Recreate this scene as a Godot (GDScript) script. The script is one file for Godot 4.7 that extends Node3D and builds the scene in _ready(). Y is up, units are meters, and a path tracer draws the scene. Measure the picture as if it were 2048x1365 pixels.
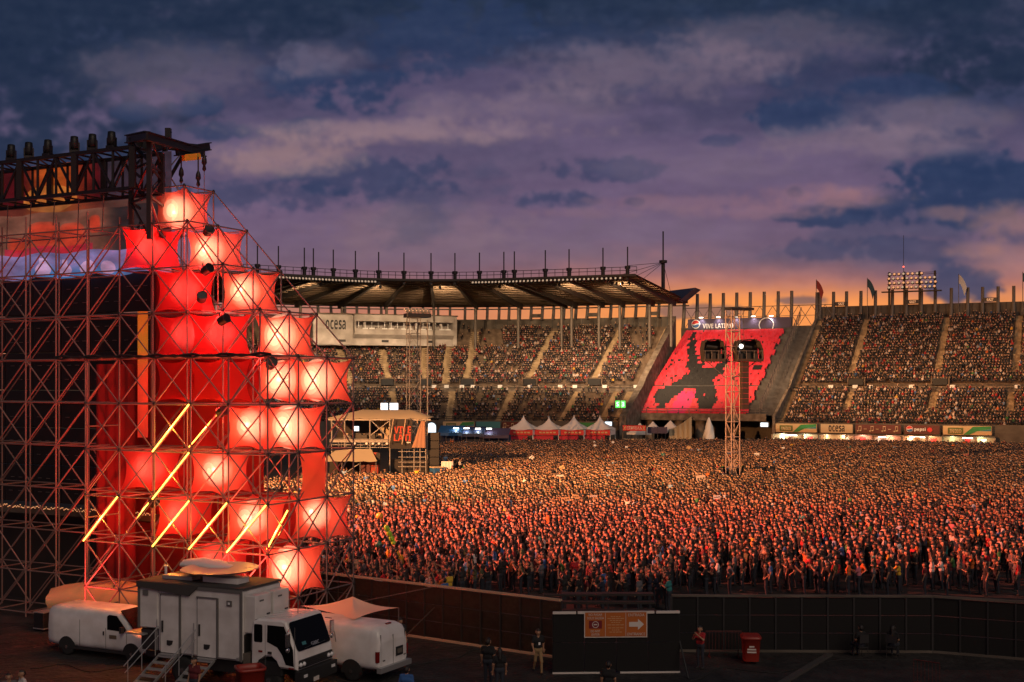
extends Node3D
# A stadium concert at dusk: stage scaffold with glowing fabric cubes, backstage vehicles, a huge field crowd and the grandstands behind.
# World: metres, y up, -Z is the way the lens looks. A point is often given as (x, depth) on the plan, depth = -z.

const F := 2400.0      # focal length in photograph pixels
const EYE := 11.0      # height of the lens
const HOR := 772.0     # row of the horizon in the photograph
var rng := RandomNumberGenerator.new()
var taken := {}
var mats := {}
var M := {}
var unit_tube: Mesh
var unit_box: Mesh
var round_box: Mesh

# ---------------------------------------------------------------- set-up: lens, sky, sun
func _ready():
	rng.seed = 4711
	set_view()
	set_sky()
	set_sun()
	make_materials()
	build_ground()
	build_left_grandstand()
	build_canopy()
	build_press_box()
	build_right_grandstand()
	build_mosaic_stand()
	build_stand_crowd()
	build_field_edge()
	build_light_tower()
	build_delay_tower()
	build_second_stage()
	build_stage_back()
	build_scaffold()
	build_cubes()
	build_stage_rig()
	build_stage_lights()
	build_hoardings()
	build_truck()
	build_vans()
	build_backstage()
	build_crowd()

func set_view():
	var c = Camera3D.new()
	c.name = "camera"
	c.projection = Camera3D.PROJECTION_FRUSTUM
	c.near = 0.5
	c.far = 4000.0
	c.size = 0.5 * 1365.0 / F
	c.frustum_offset = Vector2(0, 0.5 * (HOR - 682.5) / F)
	c.position = Vector3(0, EYE, 0)
	add_child(c)
	c.current = true

func set_sun():
	# the last daylight behind the lens, spread over a wide part of the sky
	var s = DirectionalLight3D.new()
	s.name = "dusk_light"
	s.light_energy = 0.27
	s.light_color = Color(1.0, 0.9, 0.8)
	s.light_angular_distance = 40.0
	s.shadow_enabled = true
	s.rotation_degrees = Vector3(-38, 24, 0)
	add_child(s)

func mix3(a: Vector3, b: Vector3, t: float) -> Vector3:
	return a + (b - a) * clampf(t, 0.0, 1.0)

var n_a := FastNoiseLite.new()
var n_b := FastNoiseLite.new()
var n_c := FastNoiseLite.new()
# cloud banks: x, y, half width, half height, strength, kind (0 dark blue, 1 mauve light, 2 peach light, 3 deep dark)
var banks := [
	[20, 130, 330, 330, 1.0, 3], [260, 20, 420, 120, 0.8, 3], [1000, -60, 900, 130, 0.6, 3], [2000, 40, 260, 160, 0.6, 3], [620, 160, 95, 62, 0.9, 0], [720, 185, 105, 48, 0.9, 0], [392, 206, 52, 24, 0.8, 0], [265, 222, 60, 18, 0.7, 0], [455, 268, 90, 22, 0.85, 0], [600, 258, 60, 24, 0.7, 0], [545, 150, 40, 22, 0.7, 0],
	[900, 75, 170, 80, 0.75, 0], [1150, 80, 110, 45, 0.5, 0], [1960, 120, 150, 60, 0.9, 3], [1790, 172, 100, 24, 0.75, 0], [1600, 232, 95, 46, 0.9, 0], [1560, 165, 30, 16, 0.6, 0], [1450, 280, 60, 14, 0.45, 0],
	[1960, 385, 190, 74, 1.0, 0], [1790, 400, 60, 40, 0.8, 0], [1668, 425, 80, 26, 0.95, 0], [1580, 434, 40, 10, 0.8, 0], [1592, 385, 22, 13, 0.8, 0], [1265, 404, 20, 9, 0.8, 0], [1110, 400, 90, 20, 0.6, 0], [1240, 340, 140, 26, 0.5, 0], [740, 355, 190, 42, 0.6, 0], [560, 395, 160, 36, 0.5, 0],
	[1926, 572, 72, 44, 0.95, 0], [1620, 602, 50, 8, 0.6, 0], [1780, 500, 220, 24, 0.55, 0], [1400, 625, 90, 14, 0.55, 0], [1960, 330, 120, 30, 0.7, 0],
	[360, 140, 190, 60, 0.5, 1], [300, 195, 110, 36, 0.4, 1], [640, 120, 90, 36, 0.6, 1], [820, 262, 380, 26, 1.0, 1], [560, 310, 150, 40, 0.9, 1], [930, 215, 130, 34, 0.7, 1], [1270, 140, 280, 62, 0.7, 1], [1100, 215, 160, 44, 0.5, 1], [1720, 285, 230, 34, 0.8, 1], [1560, 80, 220, 50, 0.5, 1], [1860, 235, 160, 36, 0.6, 1], [1360, 405, 200, 15, 0.7, 2],
	[1640, 392, 160, 24, 0.9, 2], [1500, 425, 150, 14, 0.8, 2], [2020, 440, 80, 34, 0.6, 2], [1900, 425, 60, 14, 0.5, 2], [1180, 425, 120, 12, 0.5, 2], [2030, 520, 90, 36, 0.5, 2], [1950, 500, 60, 16, 0.5, 2], [1400, 330, 200, 40, 0.4, 1], [850, 470, 240, 60, 0.35, 1], [1250, 470, 260, 60, 0.35, 1],
]

func sky_at(x: float, y: float, in_view: bool) -> Vector3:
	var rows = [-1500.0, -500.0, 0.0, 150.0, 300.0, 420.0, 520.0, 570.0, 620.0, 700.0, 780.0]
	var cols = [Vector3(22, 34, 54), Vector3(28, 42, 64), Vector3(38, 51, 73), Vector3(58, 60, 89), Vector3(91, 81, 109), Vector3(106, 88, 115), Vector3(116, 94, 114), Vector3(138, 99, 110), Vector3(184, 120, 106), Vector3(205, 130, 100), Vector3(205, 130, 100)]
	var c: Vector3 = cols[0]
	for i in 10:
		if y >= rows[i]:
			c = mix3(cols[i], cols[i + 1], (y - rows[i]) / (rows[i + 1] - rows[i]))
	var w1 = n_a.get_noise_2d(x * 0.34, y)
	var w2 = n_b.get_noise_2d(x * 0.6, y)
	var w3 = n_c.get_noise_2d(x * 0.8, y)
	# streaky air
	c = mix3(c, Vector3(118, 98, 128), clampf((w1 * 1.2 + w2 * 0.3 - 0.05) * 1.1, 0, 0.42) * smoothstep(640, 380, y) * smoothstep(-900, 150, y))
	c = mix3(c, Vector3(52, 64, 94), clampf((-w1 * 1.2 + w2 * 0.4 - 0.1) * 1.2, 0, 0.45) * smoothstep(600, 440, y))
	# afterglow low on the right
	var side = (x - 1430.0) / (520.0 if x < 1430.0 else 1100.0)
	var glow = exp(-side * side) * smoothstep(488, 592, y + w1 * 46 + w2 * 16 - maxf(0.0, (1300 - x)) * 0.02)
	c = mix3(c, mix3(Vector3(206, 128, 108), Vector3(255, 156, 84), smoothstep(545, 610, y)), glow)
	if in_view:
		for b in banks:
			var dx = (x - b[0]) / b[2]
			var dy = (y - b[1]) / b[3]
			var d = dx * dx + dy * dy
			if d > 3.0:
				continue
			var k: int = b[5]
			var soft = k == 1 or k == 2
			d += w2 * (0.8 if soft else 1.3) + w3 * (0.7 if soft else 0.8) + w1 * 0.5
			var m: float
			if soft:
				m = smoothstep(1.7, -0.2, d) * b[4] * 0.86
			elif k == 3:
				m = smoothstep(1.6, 0.0, d) * b[4] * 0.9
			else:
				m = smoothstep(1.28, 0.3, d) * b[4] * 0.95
			var to: Vector3
			match k:
				0:
					to = mix3(Vector3(46, 60, 93), Vector3(74, 74, 102), smoothstep(380, 600, y))
				1:
					to = mix3(Vector3(132, 112, 128), Vector3(160, 128, 130), smoothstep(200, 320, y) * smoothstep(1300, 700, x))
				2:
					to = mix3(Vector3(140, 106, 122), Vector3(192, 134, 122), smoothstep(1500, 2000, x))
				_:
					to = Vector3(36, 48, 72)
			c = mix3(c, to, m)
	c += Vector3(1.0, 0.85, 0.8) * (w3 * 4.0 + n_c.get_noise_2d(x * 0.25, y * 1.0 + 500.0) * 6.0)
	return c

func set_sky():
	n_a.seed = 5
	n_a.frequency = 0.0035
	n_a.fractal_octaves = 4
	n_a.domain_warp_enabled = true
	n_a.domain_warp_amplitude = 60.0
	n_a.domain_warp_frequency = 0.003
	n_b.seed = 9
	n_b.frequency = 0.011
	n_b.fractal_octaves = 5
	n_c.seed = 17
	n_c.frequency = 0.03
	n_c.fractal_octaves = 5
	var W = 4096
	var H = 2048
	var small = sky_rows(512, 256, 0, 512, 0, 256)
	var pano = Image.create_from_data(512, 256, false, Image.FORMAT_RGB8, small)
	pano.resize(W, H, Image.INTERPOLATE_CUBIC)
	var x0 = 1700
	var x1 = 2396
	var y0 = 750
	var y1 = 1040
	var part = Image.create_from_data(x1 - x0, y1 - y0, false, Image.FORMAT_RGB8, sky_rows(W, H, x0, x1, y0, y1))
	pano.blit_rect(part, Rect2i(0, 0, x1 - x0, y1 - y0), Vector2i(x0, y0))
	# a panorama begins and ends straight ahead
	var turned = Image.create_empty(W, H, false, Image.FORMAT_RGB8)
	turned.blit_rect(pano, Rect2i(W / 2, 0, W / 2, H), Vector2i(0, 0))
	turned.blit_rect(pano, Rect2i(0, 0, W / 2, H), Vector2i(W / 2, 0))
	var p = PanoramaSkyMaterial.new()
	p.panorama = ImageTexture.create_from_image(turned)
	var sk = Sky.new()
	sk.sky_material = p
	var e = Environment.new()
	e.background_mode = Environment.BG_SKY
	e.sky = sk
	e.tonemap_mode = Environment.TONE_MAPPER_LINEAR
	e.tonemap_exposure = 1.0
	e.sdfgi_enabled = true
	e.ssao_enabled = true
	e.ssil_enabled = true
	var w = WorldEnvironment.new()
	w.name = "world_environment"
	w.environment = e
	add_child(w)

func sky_rows(W: int, H: int, x0: int, x1: int, y0: int, y1: int) -> PackedByteArray:
	var data = PackedByteArray()
	data.resize((x1 - x0) * (y1 - y0) * 3)
	var at = 0
	for j in range(y0, y1):
		var el = PI / 2 - (j + 0.5) / H * PI
		for i in range(x0, x1):
			var az = ((i + 0.5) / W - 0.5) * TAU
			var near = absf(az) < 0.6 and el < 0.55
			var qx: float
			var qy: float
			if absf(az) < 0.75:
				qx = 1024.0 + F * tan(az)
				qy = HOR - F * tan(minf(el, 0.8)) / cos(az)
			else:
				qx = 1024.0 + signf(az) * (F * tan(0.75) + (absf(az) - 0.75) * F * 1.7)
				qy = HOR - F * tan(minf(el, 0.8)) / cos(0.75)
			if el < 0:
				qy = HOR
			var c = sky_at(qx, qy, near)
			data[at] = int(clampf(c.x, 0, 255))
			data[at + 1] = int(clampf(c.y, 0, 255))
			data[at + 2] = int(clampf(c.z, 0, 255))
			at += 3
	return data

# ---------------------------------------------------------------- helpers
func P(px: float, py: float, d: float) -> Vector3:      # the point at depth d that lies in that direction
	return Vector3((px - 1024.0) / F * d, EYE + (HOR - py) / F * d, -d)

func at_plan(x: float, d: float, y: float) -> Vector3:
	return Vector3(x, y, -d)

func numbered(called: String) -> String:
	if not taken.has(called):
		taken[called] = 0
		return called
	taken[called] += 1
	return "%s_%03d" % [called, taken[called]]

func tag(o: Node, label: String, category: String, group := "", kind := "") -> Node:
	if label: o.set_meta("label", label)
	if category: o.set_meta("category", category)
	if group: o.set_meta("group", group)
	if kind: o.set_meta("kind", kind)
	return o

func thing(called: String, label: String, category: String, xf := Transform3D(), group := "") -> Node3D:
	var o = Node3D.new()
	o.name = numbered(called)
	o.transform = xf
	add_child(o)
	tag(o, label, category, group)
	return o

func put(called: String, mesh: Mesh, mat, parent: Node = null, xf := Transform3D()) -> MeshInstance3D:
	var o = MeshInstance3D.new()
	o.mesh = mesh
	if mat: o.material_override = mat
	o.transform = xf
	if parent == null:
		o.name = numbered(called)
		add_child(o)
	else:
		var key = called
		if not parent.has_meta("names"): parent.set_meta("names", {})
		var used: Dictionary = parent.get_meta("names")
		if used.has(key):
			o.name = "%s_%03d" % [called, used[key]]
			used[key] += 1
		else:
			o.name = called
			used[key] = 1
		parent.add_child(o, true)
	return o

func structure(called: String, mesh: Mesh, mat, xf := Transform3D()) -> MeshInstance3D:
	var o = put(called, mesh, mat, null, xf)
	o.set_meta("kind", "structure")
	return o

func new_st() -> SurfaceTool:
	var st = SurfaceTool.new()
	st.begin(Mesh.PRIMITIVE_TRIANGLES)
	st.set_uv(Vector2.ZERO)
	st.set_smooth_group(-1)
	return st

func done(st: SurfaceTool) -> ArrayMesh:
	st.generate_normals()
	return st.commit()

func tri(st: SurfaceTool, a: Vector3, b: Vector3, c: Vector3):
	st.add_vertex(a)
	st.add_vertex(b)
	st.add_vertex(c)

func quad(st: SurfaceTool, a: Vector3, b: Vector3, c: Vector3, d: Vector3, smooth := false):     # clockwise as seen from the front
	st.set_smooth_group(0 if smooth else -1)
	st.set_uv(Vector2(0, 0)); st.add_vertex(a)
	st.set_uv(Vector2(1, 0)); st.add_vertex(b)
	st.set_uv(Vector2(1, 1)); st.add_vertex(c)
	st.set_uv(Vector2(0, 0)); st.add_vertex(a)
	st.set_uv(Vector2(1, 1)); st.add_vertex(c)
	st.set_uv(Vector2(0, 1)); st.add_vertex(d)

func add_box(st: SurfaceTool, xf: Transform3D, s: Vector3):
	var h = s / 2
	var v = []
	for i in 8:
		v.append(xf * Vector3(h.x * (1 if i & 1 else -1), h.y * (1 if i & 2 else -1), h.z * (1 if i & 4 else -1)))
	quad(st, v[6], v[7], v[5], v[4])
	quad(st, v[3], v[2], v[0], v[1])
	quad(st, v[2], v[6], v[4], v[0])
	quad(st, v[7], v[3], v[1], v[5])
	quad(st, v[2], v[3], v[7], v[6])
	quad(st, v[4], v[5], v[1], v[0])

func box_at(st: SurfaceTool, c: Vector3, s: Vector3):
	add_box(st, Transform3D(Basis(), c), s)

func span_xf(a: Vector3, b: Vector3, rx: float, rz: float) -> Transform3D:     # takes the unit tube (height 1, radius 1) from a to b
	var y = b - a
	var n = y.normalized()
	var x = n.cross(Vector3.UP if absf(n.y) < 0.98 else Vector3.RIGHT).normalized()
	var z = x.cross(n).normalized()
	return Transform3D(Basis(x * rx, y, z * rz), (a + b) / 2)

func add_tube(st: SurfaceTool, a: Vector3, b: Vector3, r1: float, r2: float, n := 6, caps := false):
	var d = (b - a).normalized()
	var x = d.cross(Vector3.UP if absf(d.y) < 0.98 else Vector3.RIGHT).normalized()
	var z = x.cross(d).normalized()
	for i in n:
		var t0 = TAU * i / n
		var t1 = TAU * (i + 1) / n
		var e0 = x * cos(t0) + z * sin(t0)
		var e1 = x * cos(t1) + z * sin(t1)
		quad(st, b + e1 * r2, b + e0 * r2, a + e0 * r1, a + e1 * r1, true)
		if caps:
			st.set_smooth_group(-1)
			tri(st, b, b + e0 * r2, b + e1 * r2)
			tri(st, a, a + e1 * r1, a + e0 * r1)

func add_prism(st: SurfaceTool, pts: PackedVector2Array, depth: float, xf: Transform3D):       # outline in x, y; from z 0 to depth
	if Geometry2D.is_polygon_clockwise(pts):
		pts.reverse()
	var idx = Geometry2D.triangulate_polygon(pts)
	st.set_smooth_group(-1)
	var cw = true
	if idx.size() >= 3:
		var u = pts[idx[1]] - pts[idx[0]]
		var w = pts[idx[2]] - pts[idx[0]]
		cw = u.cross(w) < 0
	for i in range(0, idx.size(), 3):
		var a = pts[idx[i]]
		var b = pts[idx[i + 1]]
		var c = pts[idx[i + 2]]
		if not cw:
			var t = b
			b = c
			c = t
		tri(st, xf * Vector3(a.x, a.y, depth), xf * Vector3(b.x, b.y, depth), xf * Vector3(c.x, c.y, depth))
		tri(st, xf * Vector3(a.x, a.y, 0), xf * Vector3(c.x, c.y, 0), xf * Vector3(b.x, b.y, 0))
	for i in pts.size():
		var a = pts[i]
		var b = pts[(i + 1) % pts.size()]
		quad(st, xf * Vector3(a.x, a.y, depth), xf * Vector3(a.x, a.y, 0), xf * Vector3(b.x, b.y, 0), xf * Vector3(b.x, b.y, depth))

func loft(rings: Array, caps := true) -> ArrayMesh:       # rings of equal size, joined smoothly
	var st = new_st()
	var n: int = rings[0].size()
	for i in rings.size() - 1:
		for j in n:
			var k = (j + 1) % n
			quad(st, rings[i][j], rings[i + 1][j], rings[i + 1][k], rings[i][k], true)
	if caps:
		for e in [0, rings.size() - 1]:
			var mid = Vector3.ZERO
			for v in rings[e]: mid += v / n
			st.set_smooth_group(-1)
			for j in n:
				var k = (j + 1) % n
				if e == 0: tri(st, mid, rings[e][j], rings[e][k])
				else: tri(st, mid, rings[e][k], rings[e][j])
	return done(st)

func tube_between(called: String, parent: Node, a: Vector3, b: Vector3, r: float, mat) -> MeshInstance3D:
	return put(called, unit_tube, mat, parent, span_xf(a, b, r, r))

func bar_between(called: String, parent: Node, a: Vector3, b: Vector3, w: float, h: float, mat) -> MeshInstance3D:
	return put(called, unit_box, mat, parent, span_xf(a, b, w, h))

func block(called: String, parent: Node, c: Vector3, s: Vector3, mat, basis := Basis()) -> MeshInstance3D:
	return put(called, round_box if minf(s.x, minf(s.y, s.z)) > 0.05 else unit_box, mat, parent, Transform3D(basis * Basis.from_scale(s), c))

func ball(r: float, n := 12) -> SphereMesh:
	var s = SphereMesh.new()
	s.radius = r
	s.height = 2 * r
	s.radial_segments = n
	s.rings = n / 2
	return s

func disc(r: float, h: float, n := 20) -> CylinderMesh:
	var c = CylinderMesh.new()
	c.top_radius = r
	c.bottom_radius = r
	c.height = h
	c.radial_segments = n
	c.rings = 1
	return c

var letter_cache := {}
func lettering(parent: Node, text: String, mid: Vector3, basis: Basis, w: float, h: float, mat, font := "Droid Sans", bold := true, called := "lettering") -> MeshInstance3D:
	var key = text + font + str(bold)
	if not letter_cache.has(key):
		var f = SystemFont.new()
		f.font_names = [font]
		f.font_weight = 700 if bold else 400
		var t = TextMesh.new()
		t.text = text
		t.font = f
		t.font_size = 32
		t.pixel_size = 0.03
		t.depth = 0.05
		t.curve_step = 4.0
		letter_cache[key] = t
	var tm: TextMesh = letter_cache[key]
	var bb = tm.get_aabb()
	var sc = Vector3(w / maxf(bb.size.x, 0.01), h / maxf(bb.size.y, 0.01), 0.4)
	var b2 = basis * Basis.from_scale(sc)
	return put(called, tm, mat, parent, Transform3D(b2, mid - b2 * (bb.position + bb.size / 2)))

func lin(r: float, g: float, b: float) -> Color:
	return Color(r, g, b).linear_to_srgb()

func mat(called: String, r: float, g: float, b: float, rough := 0.8, metal := 0.0) -> StandardMaterial3D:
	var m = StandardMaterial3D.new()
	m.resource_name = called
	m.albedo_color = lin(r, g, b)
	m.roughness = rough
	m.metallic = metal
	M[called] = m
	return m

func glow_mat(called: String, r: float, g: float, b: float, energy: float) -> StandardMaterial3D:
	var m = mat(called, 0.5, 0.5, 0.5, 0.5)
	m.emission_enabled = true
	m.emission = Color(r, g, b)
	m.emission_energy_multiplier = energy
	return m

func noise_tex(sd: int, freq: float, lo: Color, hi: Color, size := 256, kind := FastNoiseLite.TYPE_SIMPLEX_SMOOTH) -> NoiseTexture2D:
	var n = FastNoiseLite.new()
	n.seed = sd
	n.frequency = freq
	n.noise_type = kind
	n.fractal_octaves = 5
	var t = NoiseTexture2D.new()
	t.width = size
	t.height = size
	t.seamless = true
	t.noise = n
	var g = Gradient.new()
	g.set_color(0, lo)
	g.set_color(1, hi)
	t.color_ramp = g
	return t

func bump_tex(sd: int, freq: float, strength: float, size := 256) -> NoiseTexture2D:
	var n = FastNoiseLite.new()
	n.seed = sd
	n.frequency = freq
	n.fractal_octaves = 4
	var t = NoiseTexture2D.new()
	t.width = size
	t.height = size
	t.seamless = true
	t.as_normal_map = true
	t.bump_strength = strength
	t.noise = n
	return t

func weather(m: StandardMaterial3D, tex: Texture2D, scale: float, nrm: Texture2D = null) -> StandardMaterial3D:
	m.albedo_texture = tex
	m.uv1_triplanar = true
	m.uv1_world_triplanar = true
	m.uv1_scale = Vector3.ONE * scale
	if nrm:
		m.normal_enabled = true
		m.normal_texture = nrm
	return m

func make_materials():
	var c6 = CylinderMesh.new()
	c6.top_radius = 1.0
	c6.bottom_radius = 1.0
	c6.height = 1.0
	c6.radial_segments = 8
	c6.rings = 1
	unit_tube = c6
	unit_box = BoxMesh.new()
	round_box = bevel_box(0.03)
	var soft = noise_tex(3, 0.01, Color(0.62, 0.6, 0.58), Color(1, 1, 1))
	var stain = noise_tex(11, 0.02, Color(0.45, 0.42, 0.4), Color(1, 1, 1))
	var grit = bump_tex(7, 0.06, 3.0)
	weather(mat("asphalt", 0.029, 0.025, 0.024, 0.8), stain, 0.13, grit)
	weather(mat("field_floor", 0.035, 0.03, 0.028, 0.9), stain, 0.1)
	weather(mat("concrete", 0.33, 0.27, 0.21, 0.9), stain, 0.11)
	weather(mat("seat_concrete", 0.2, 0.14, 0.095, 0.9), soft, 0.2)
	weather(mat("step_concrete", 0.5, 0.37, 0.22, 0.9), soft, 0.2)
	weather(mat("dark_concrete", 0.16, 0.135, 0.11, 0.9), soft, 0.1)
	weather(mat("grey_seat", 0.10, 0.10, 0.105, 0.8), soft, 0.2)
	weather(mat("roof_sheet", 0.42, 0.3, 0.2, 0.7), soft, 0.06)
	mat("roof_dark", 0.06, 0.048, 0.038, 0.7)
	mat("column_paint", 0.13, 0.105, 0.085, 0.6)
	mat("steel_dark", 0.03, 0.028, 0.028, 0.5, 0.3)
	mat("black_steel", 0.012, 0.012, 0.013, 0.5, 0.2)
	mat("pipe", 0.14, 0.12, 0.115, 0.5, 0.25)
	mat("pipe_warm_lit", 0.26, 0.17, 0.145, 0.5, 0.25)  # warm stage light put into the grey pipe colour
	mat("tower_red_lit", 0.36, 0.25, 0.22, 0.5, 0.2)  # the red light on the tower is put into its colour
	mat("pipe_pale", 0.27, 0.245, 0.22, 0.5, 0.3)
	weather(mat("press_wall", 0.74, 0.68, 0.63, 0.8), soft, 0.08)
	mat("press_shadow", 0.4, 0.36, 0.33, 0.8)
	mat("ink", 0.012, 0.012, 0.012, 0.6)
	mat("white_sheet", 0.75, 0.74, 0.72, 0.6)
	weather(mat("white_paint", 0.82, 0.81, 0.8, 0.35), noise_tex(21, 0.008, Color(0.84, 0.82, 0.8), Color(1, 1, 1)), 0.5)
	M["white_paint"].clearcoat_enabled = true
	M["white_paint"].clearcoat = 0.4
	M["white_paint"].clearcoat_roughness = 0.15
	weather(mat("box_panel", 0.72, 0.7, 0.68, 0.5), noise_tex(22, 0.008, Color(0.86, 0.85, 0.84), Color(1, 1, 1)), 0.5)
	mat("seam", 0.12, 0.115, 0.11, 0.7)
	mat("rubber", 0.014, 0.014, 0.014, 0.8)
	mat("dark_trim", 0.02, 0.02, 0.02, 0.5)
	mat("chrome", 0.55, 0.55, 0.55, 0.2, 0.95)
	mat("aluminium", 0.42, 0.42, 0.42, 0.4, 0.6)
	mat("window_dark", 0.006, 0.006, 0.007, 0.12)
	M.window_dark.metallic_specular = 0.22
	mat("tarp_dark", 0.05, 0.045, 0.042, 0.8)
	mat("tail_red", 0.18, 0.01, 0.008, 0.25)
	mat("lens_glass", 0.7, 0.7, 0.7, 0.1)
	weather(mat("hoarding_worn", 0.045, 0.03, 0.021, 0.5), stain, 0.9)
	weather(mat("hoarding", 0.03, 0.021, 0.016, 0.55), stain, 0.5)
	mat("hoarding_black", 0.0045, 0.004, 0.004, 0.9)
	mat("rail_wood", 0.42, 0.3, 0.2, 0.7)
	mat("sign_orange", 0.42, 0.11, 0.012, 0.5)
	mat("sign_maroon", 0.16, 0.006, 0.01, 0.5)
	mat("sign_white", 0.6, 0.55, 0.5, 0.5)
	mat("red_plastic", 0.24, 0.02, 0.011, 0.45)
	mat("canopy_cloth", 0.72, 0.52, 0.42, 0.8)
	M["canopy_cloth"].backlight_enabled = true
	M["canopy_cloth"].backlight = Color(0.5, 0.5, 0.5)
	mat("tent_cloth", 0.68, 0.62, 0.58, 0.8)
	mat("tent_band", 0.55, 0.03, 0.03, 0.7)
	mat("cerise", 0.5, 0.02, 0.05, 0.7)
	mat("blue_sheet", 0.02, 0.1, 0.25, 0.6)
	mat("navy_sheet", 0.02, 0.035, 0.09, 0.6)
	mat("purple_sheet", 0.06, 0.045, 0.09, 0.7)
	mat("maroon_board", 0.09, 0.015, 0.012, 0.6)
	mat("brown_case", 0.04, 0.022, 0.016, 0.7)
	mat("tan_board", 0.5, 0.37, 0.22, 0.7)
	mat("green_print", 0.03, 0.2, 0.05, 0.7)
	mat("olive_print", 0.11, 0.12, 0.03, 0.7)
	mat("sand_print", 0.55, 0.36, 0.18, 0.7)
	mat("teal_print", 0.04, 0.18, 0.2, 0.7)
	mat("kiosk_wall", 0.38, 0.25, 0.17, 0.8)
	mat("card_red", 0.64, 0.022, 0.044, 0.6)
	mat("card_rose", 0.6, 0.035, 0.065, 0.6)
	mat("card_crimson", 0.54, 0.016, 0.032, 0.6)
	mat("card_pink", 0.65, 0.015, 0.14, 0.6)
	mat("card_dark", 0.009, 0.009, 0.011, 0.7)
	mat("stage_roof_cloth", 0.42, 0.34, 0.22, 0.8)
	mat("stage_dark", 0.025, 0.02, 0.018, 0.8)
	mat("stage_red", 0.3, 0.035, 0.012, 0.7)
	mat("letter_red", 0.42, 0.045, 0.02, 0.7)
	mat("netting", 0.3, 0.16, 0.1, 0.9)
	mat("scrim", 0.19, 0.007, 0.009, 0.95)
	mat("flag_red", 0.3, 0.04, 0.03, 0.8)
	mat("flag_dark", 0.04, 0.08, 0.1, 0.8)
	mat("flag_white", 0.6, 0.58, 0.55, 0.8)
	mat("hivis", 0.55, 0.75, 0.05, 0.7)
	mat("yellow_steel", 0.6, 0.4, 0.03, 0.5)
	mat("skin", 0.36, 0.19, 0.11, 0.55)
	mat("hair", 0.012, 0.009, 0.008, 0.6)
	mat("denim", 0.02, 0.024, 0.035, 0.9)
	mat("shoe", 0.02, 0.018, 0.016, 0.7)
	mat("cloth_tint", 1, 1, 1, 0.9)
	M["cloth_tint"].vertex_color_use_as_albedo = true
	glow_mat("lamp_soft", 1.0, 0.82, 0.64, 0.4)
	glow_mat("lamp_bright", 1.0, 0.97, 0.9, 6.0)
	glow_mat("lamp_amber", 1.0, 0.66, 0.4, 0.7)
	glow_mat("screen_white", 0.85, 0.95, 1.0, 1.6)
	glow_mat("screen_green", 0.05, 0.9, 0.3, 1.3)
	glow_mat("tube_yellow", 1.0, 0.7, 0.24, 7.0)
	glow_mat("lamp_red", 1.0, 0.12, 0.08, 2.0)
	glow_mat("red_beacon", 1.0, 0.3, 0.2, 4.0)

func bevel_box(r: float) -> ArrayMesh:       # a unit box with chamfered edges
	var st = new_st()
	var a = 0.5 - r
	for ax in 3:
		for s in [-1, 1]:
			var n = Vector3.ZERO
			n[ax] = s
			var u = Vector3.ZERO
			u[(ax + 1) % 3] = 1
			var w = Vector3.ZERO
			w[(ax + 2) % 3] = 1
			var c = n * 0.5
			if s > 0: quad(st, c - u * a - w * a, c - u * a + w * a, c + u * a + w * a, c + u * a - w * a)
			else: quad(st, c - u * a - w * a, c + u * a - w * a, c + u * a + w * a, c - u * a + w * a)
			for t in [-1, 1]:
				var q1 = n * 0.5 + u * t * a
				var q2 = n * a + u * t * 0.5
				if s * t > 0: quad(st, q1 - w * a, q1 + w * a, q2 + w * a, q2 - w * a)
				else: quad(st, q1 - w * a, q2 - w * a, q2 + w * a, q1 + w * a)
	for sx in [-1, 1]:
		for sy in [-1, 1]:
			for sz in [-1, 1]:
				var p = Vector3(sx * 0.5, sy * a, sz * a)
				var q = Vector3(sx * a, sy * 0.5, sz * a)
				var w = Vector3(sx * a, sy * a, sz * 0.5)
				st.set_smooth_group(-1)
				if sx * sy * sz > 0: tri(st, p, w, q)
				else: tri(st, p, q, w)
	return done(st)

func face(dir_x: Vector3) -> Basis:      # x along a wall, y up, z out of it towards the viewer
	var x = dir_x.normalized()
	return Basis(x, Vector3.UP, x.cross(Vector3.UP).normalized())

func build_ground():
	var st = new_st()
	quad(st, Vector3(-2500, 0, -3000), Vector3(2500, 0, -3000), Vector3(2500, 0, 300), Vector3(-2500, 0, 300))
	structure("ground", done(st), M.asphalt)
	var f = new_st()
	quad(f, Vector3(-60, 0.006, -219), Vector3(130, 0.006, -219), Vector3(130, 0.006, -55.5), Vector3(-60, 0.006, -55.5))
	structure("playing_field", done(f), M.field_floor)

# ---------------------------------------------------------------- the grandstands
const L1 := 20.0
const RAD := 40.0
const PHI0 := 20.0
const PHI1 := -32.0
const LEFT_END := 104.0
const RIGHT_END := 78.0

func left_at(s: float, o: float) -> Vector2:      # plan point (x, depth): s along the front edge towards the left, o away from the field
	var n0 = Vector2(sin(deg_to_rad(PHI0)), cos(deg_to_rad(PHI0)))
	var b0 = Vector2(19.4 - 0.94 * minf(s, L1), 216.0 + 0.342 * minf(s, L1))
	if s <= L1:
		return b0 + n0 * o
	var c = b0 - n0 * RAD
	var arc = RAD * deg_to_rad(PHI0 - PHI1)
	var phi = deg_to_rad(PHI0) - minf(s - L1, arc) / RAD
	var n = Vector2(sin(phi), cos(phi))
	var b = c + n * RAD
	if s > L1 + arc:
		b += Vector2(-cos(phi), sin(phi)) * (s - L1 - arc)
	return b + n * o

func right_at(s: float, o: float) -> Vector2:
	return Vector2(46.5 + 0.906 * s, 214.0 - 0.4226 * s) + Vector2(0.4226, 0.9063) * o

func mosaic_at(s: float, o: float) -> Vector2:
	return Vector2(23.4 + 0.91 * s, 226.0 - 0.415 * s) + Vector2(0.415, 0.91) * o

func V(p: Vector2, y: float) -> Vector3:
	return Vector3(p.x, y, -p.y)

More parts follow.
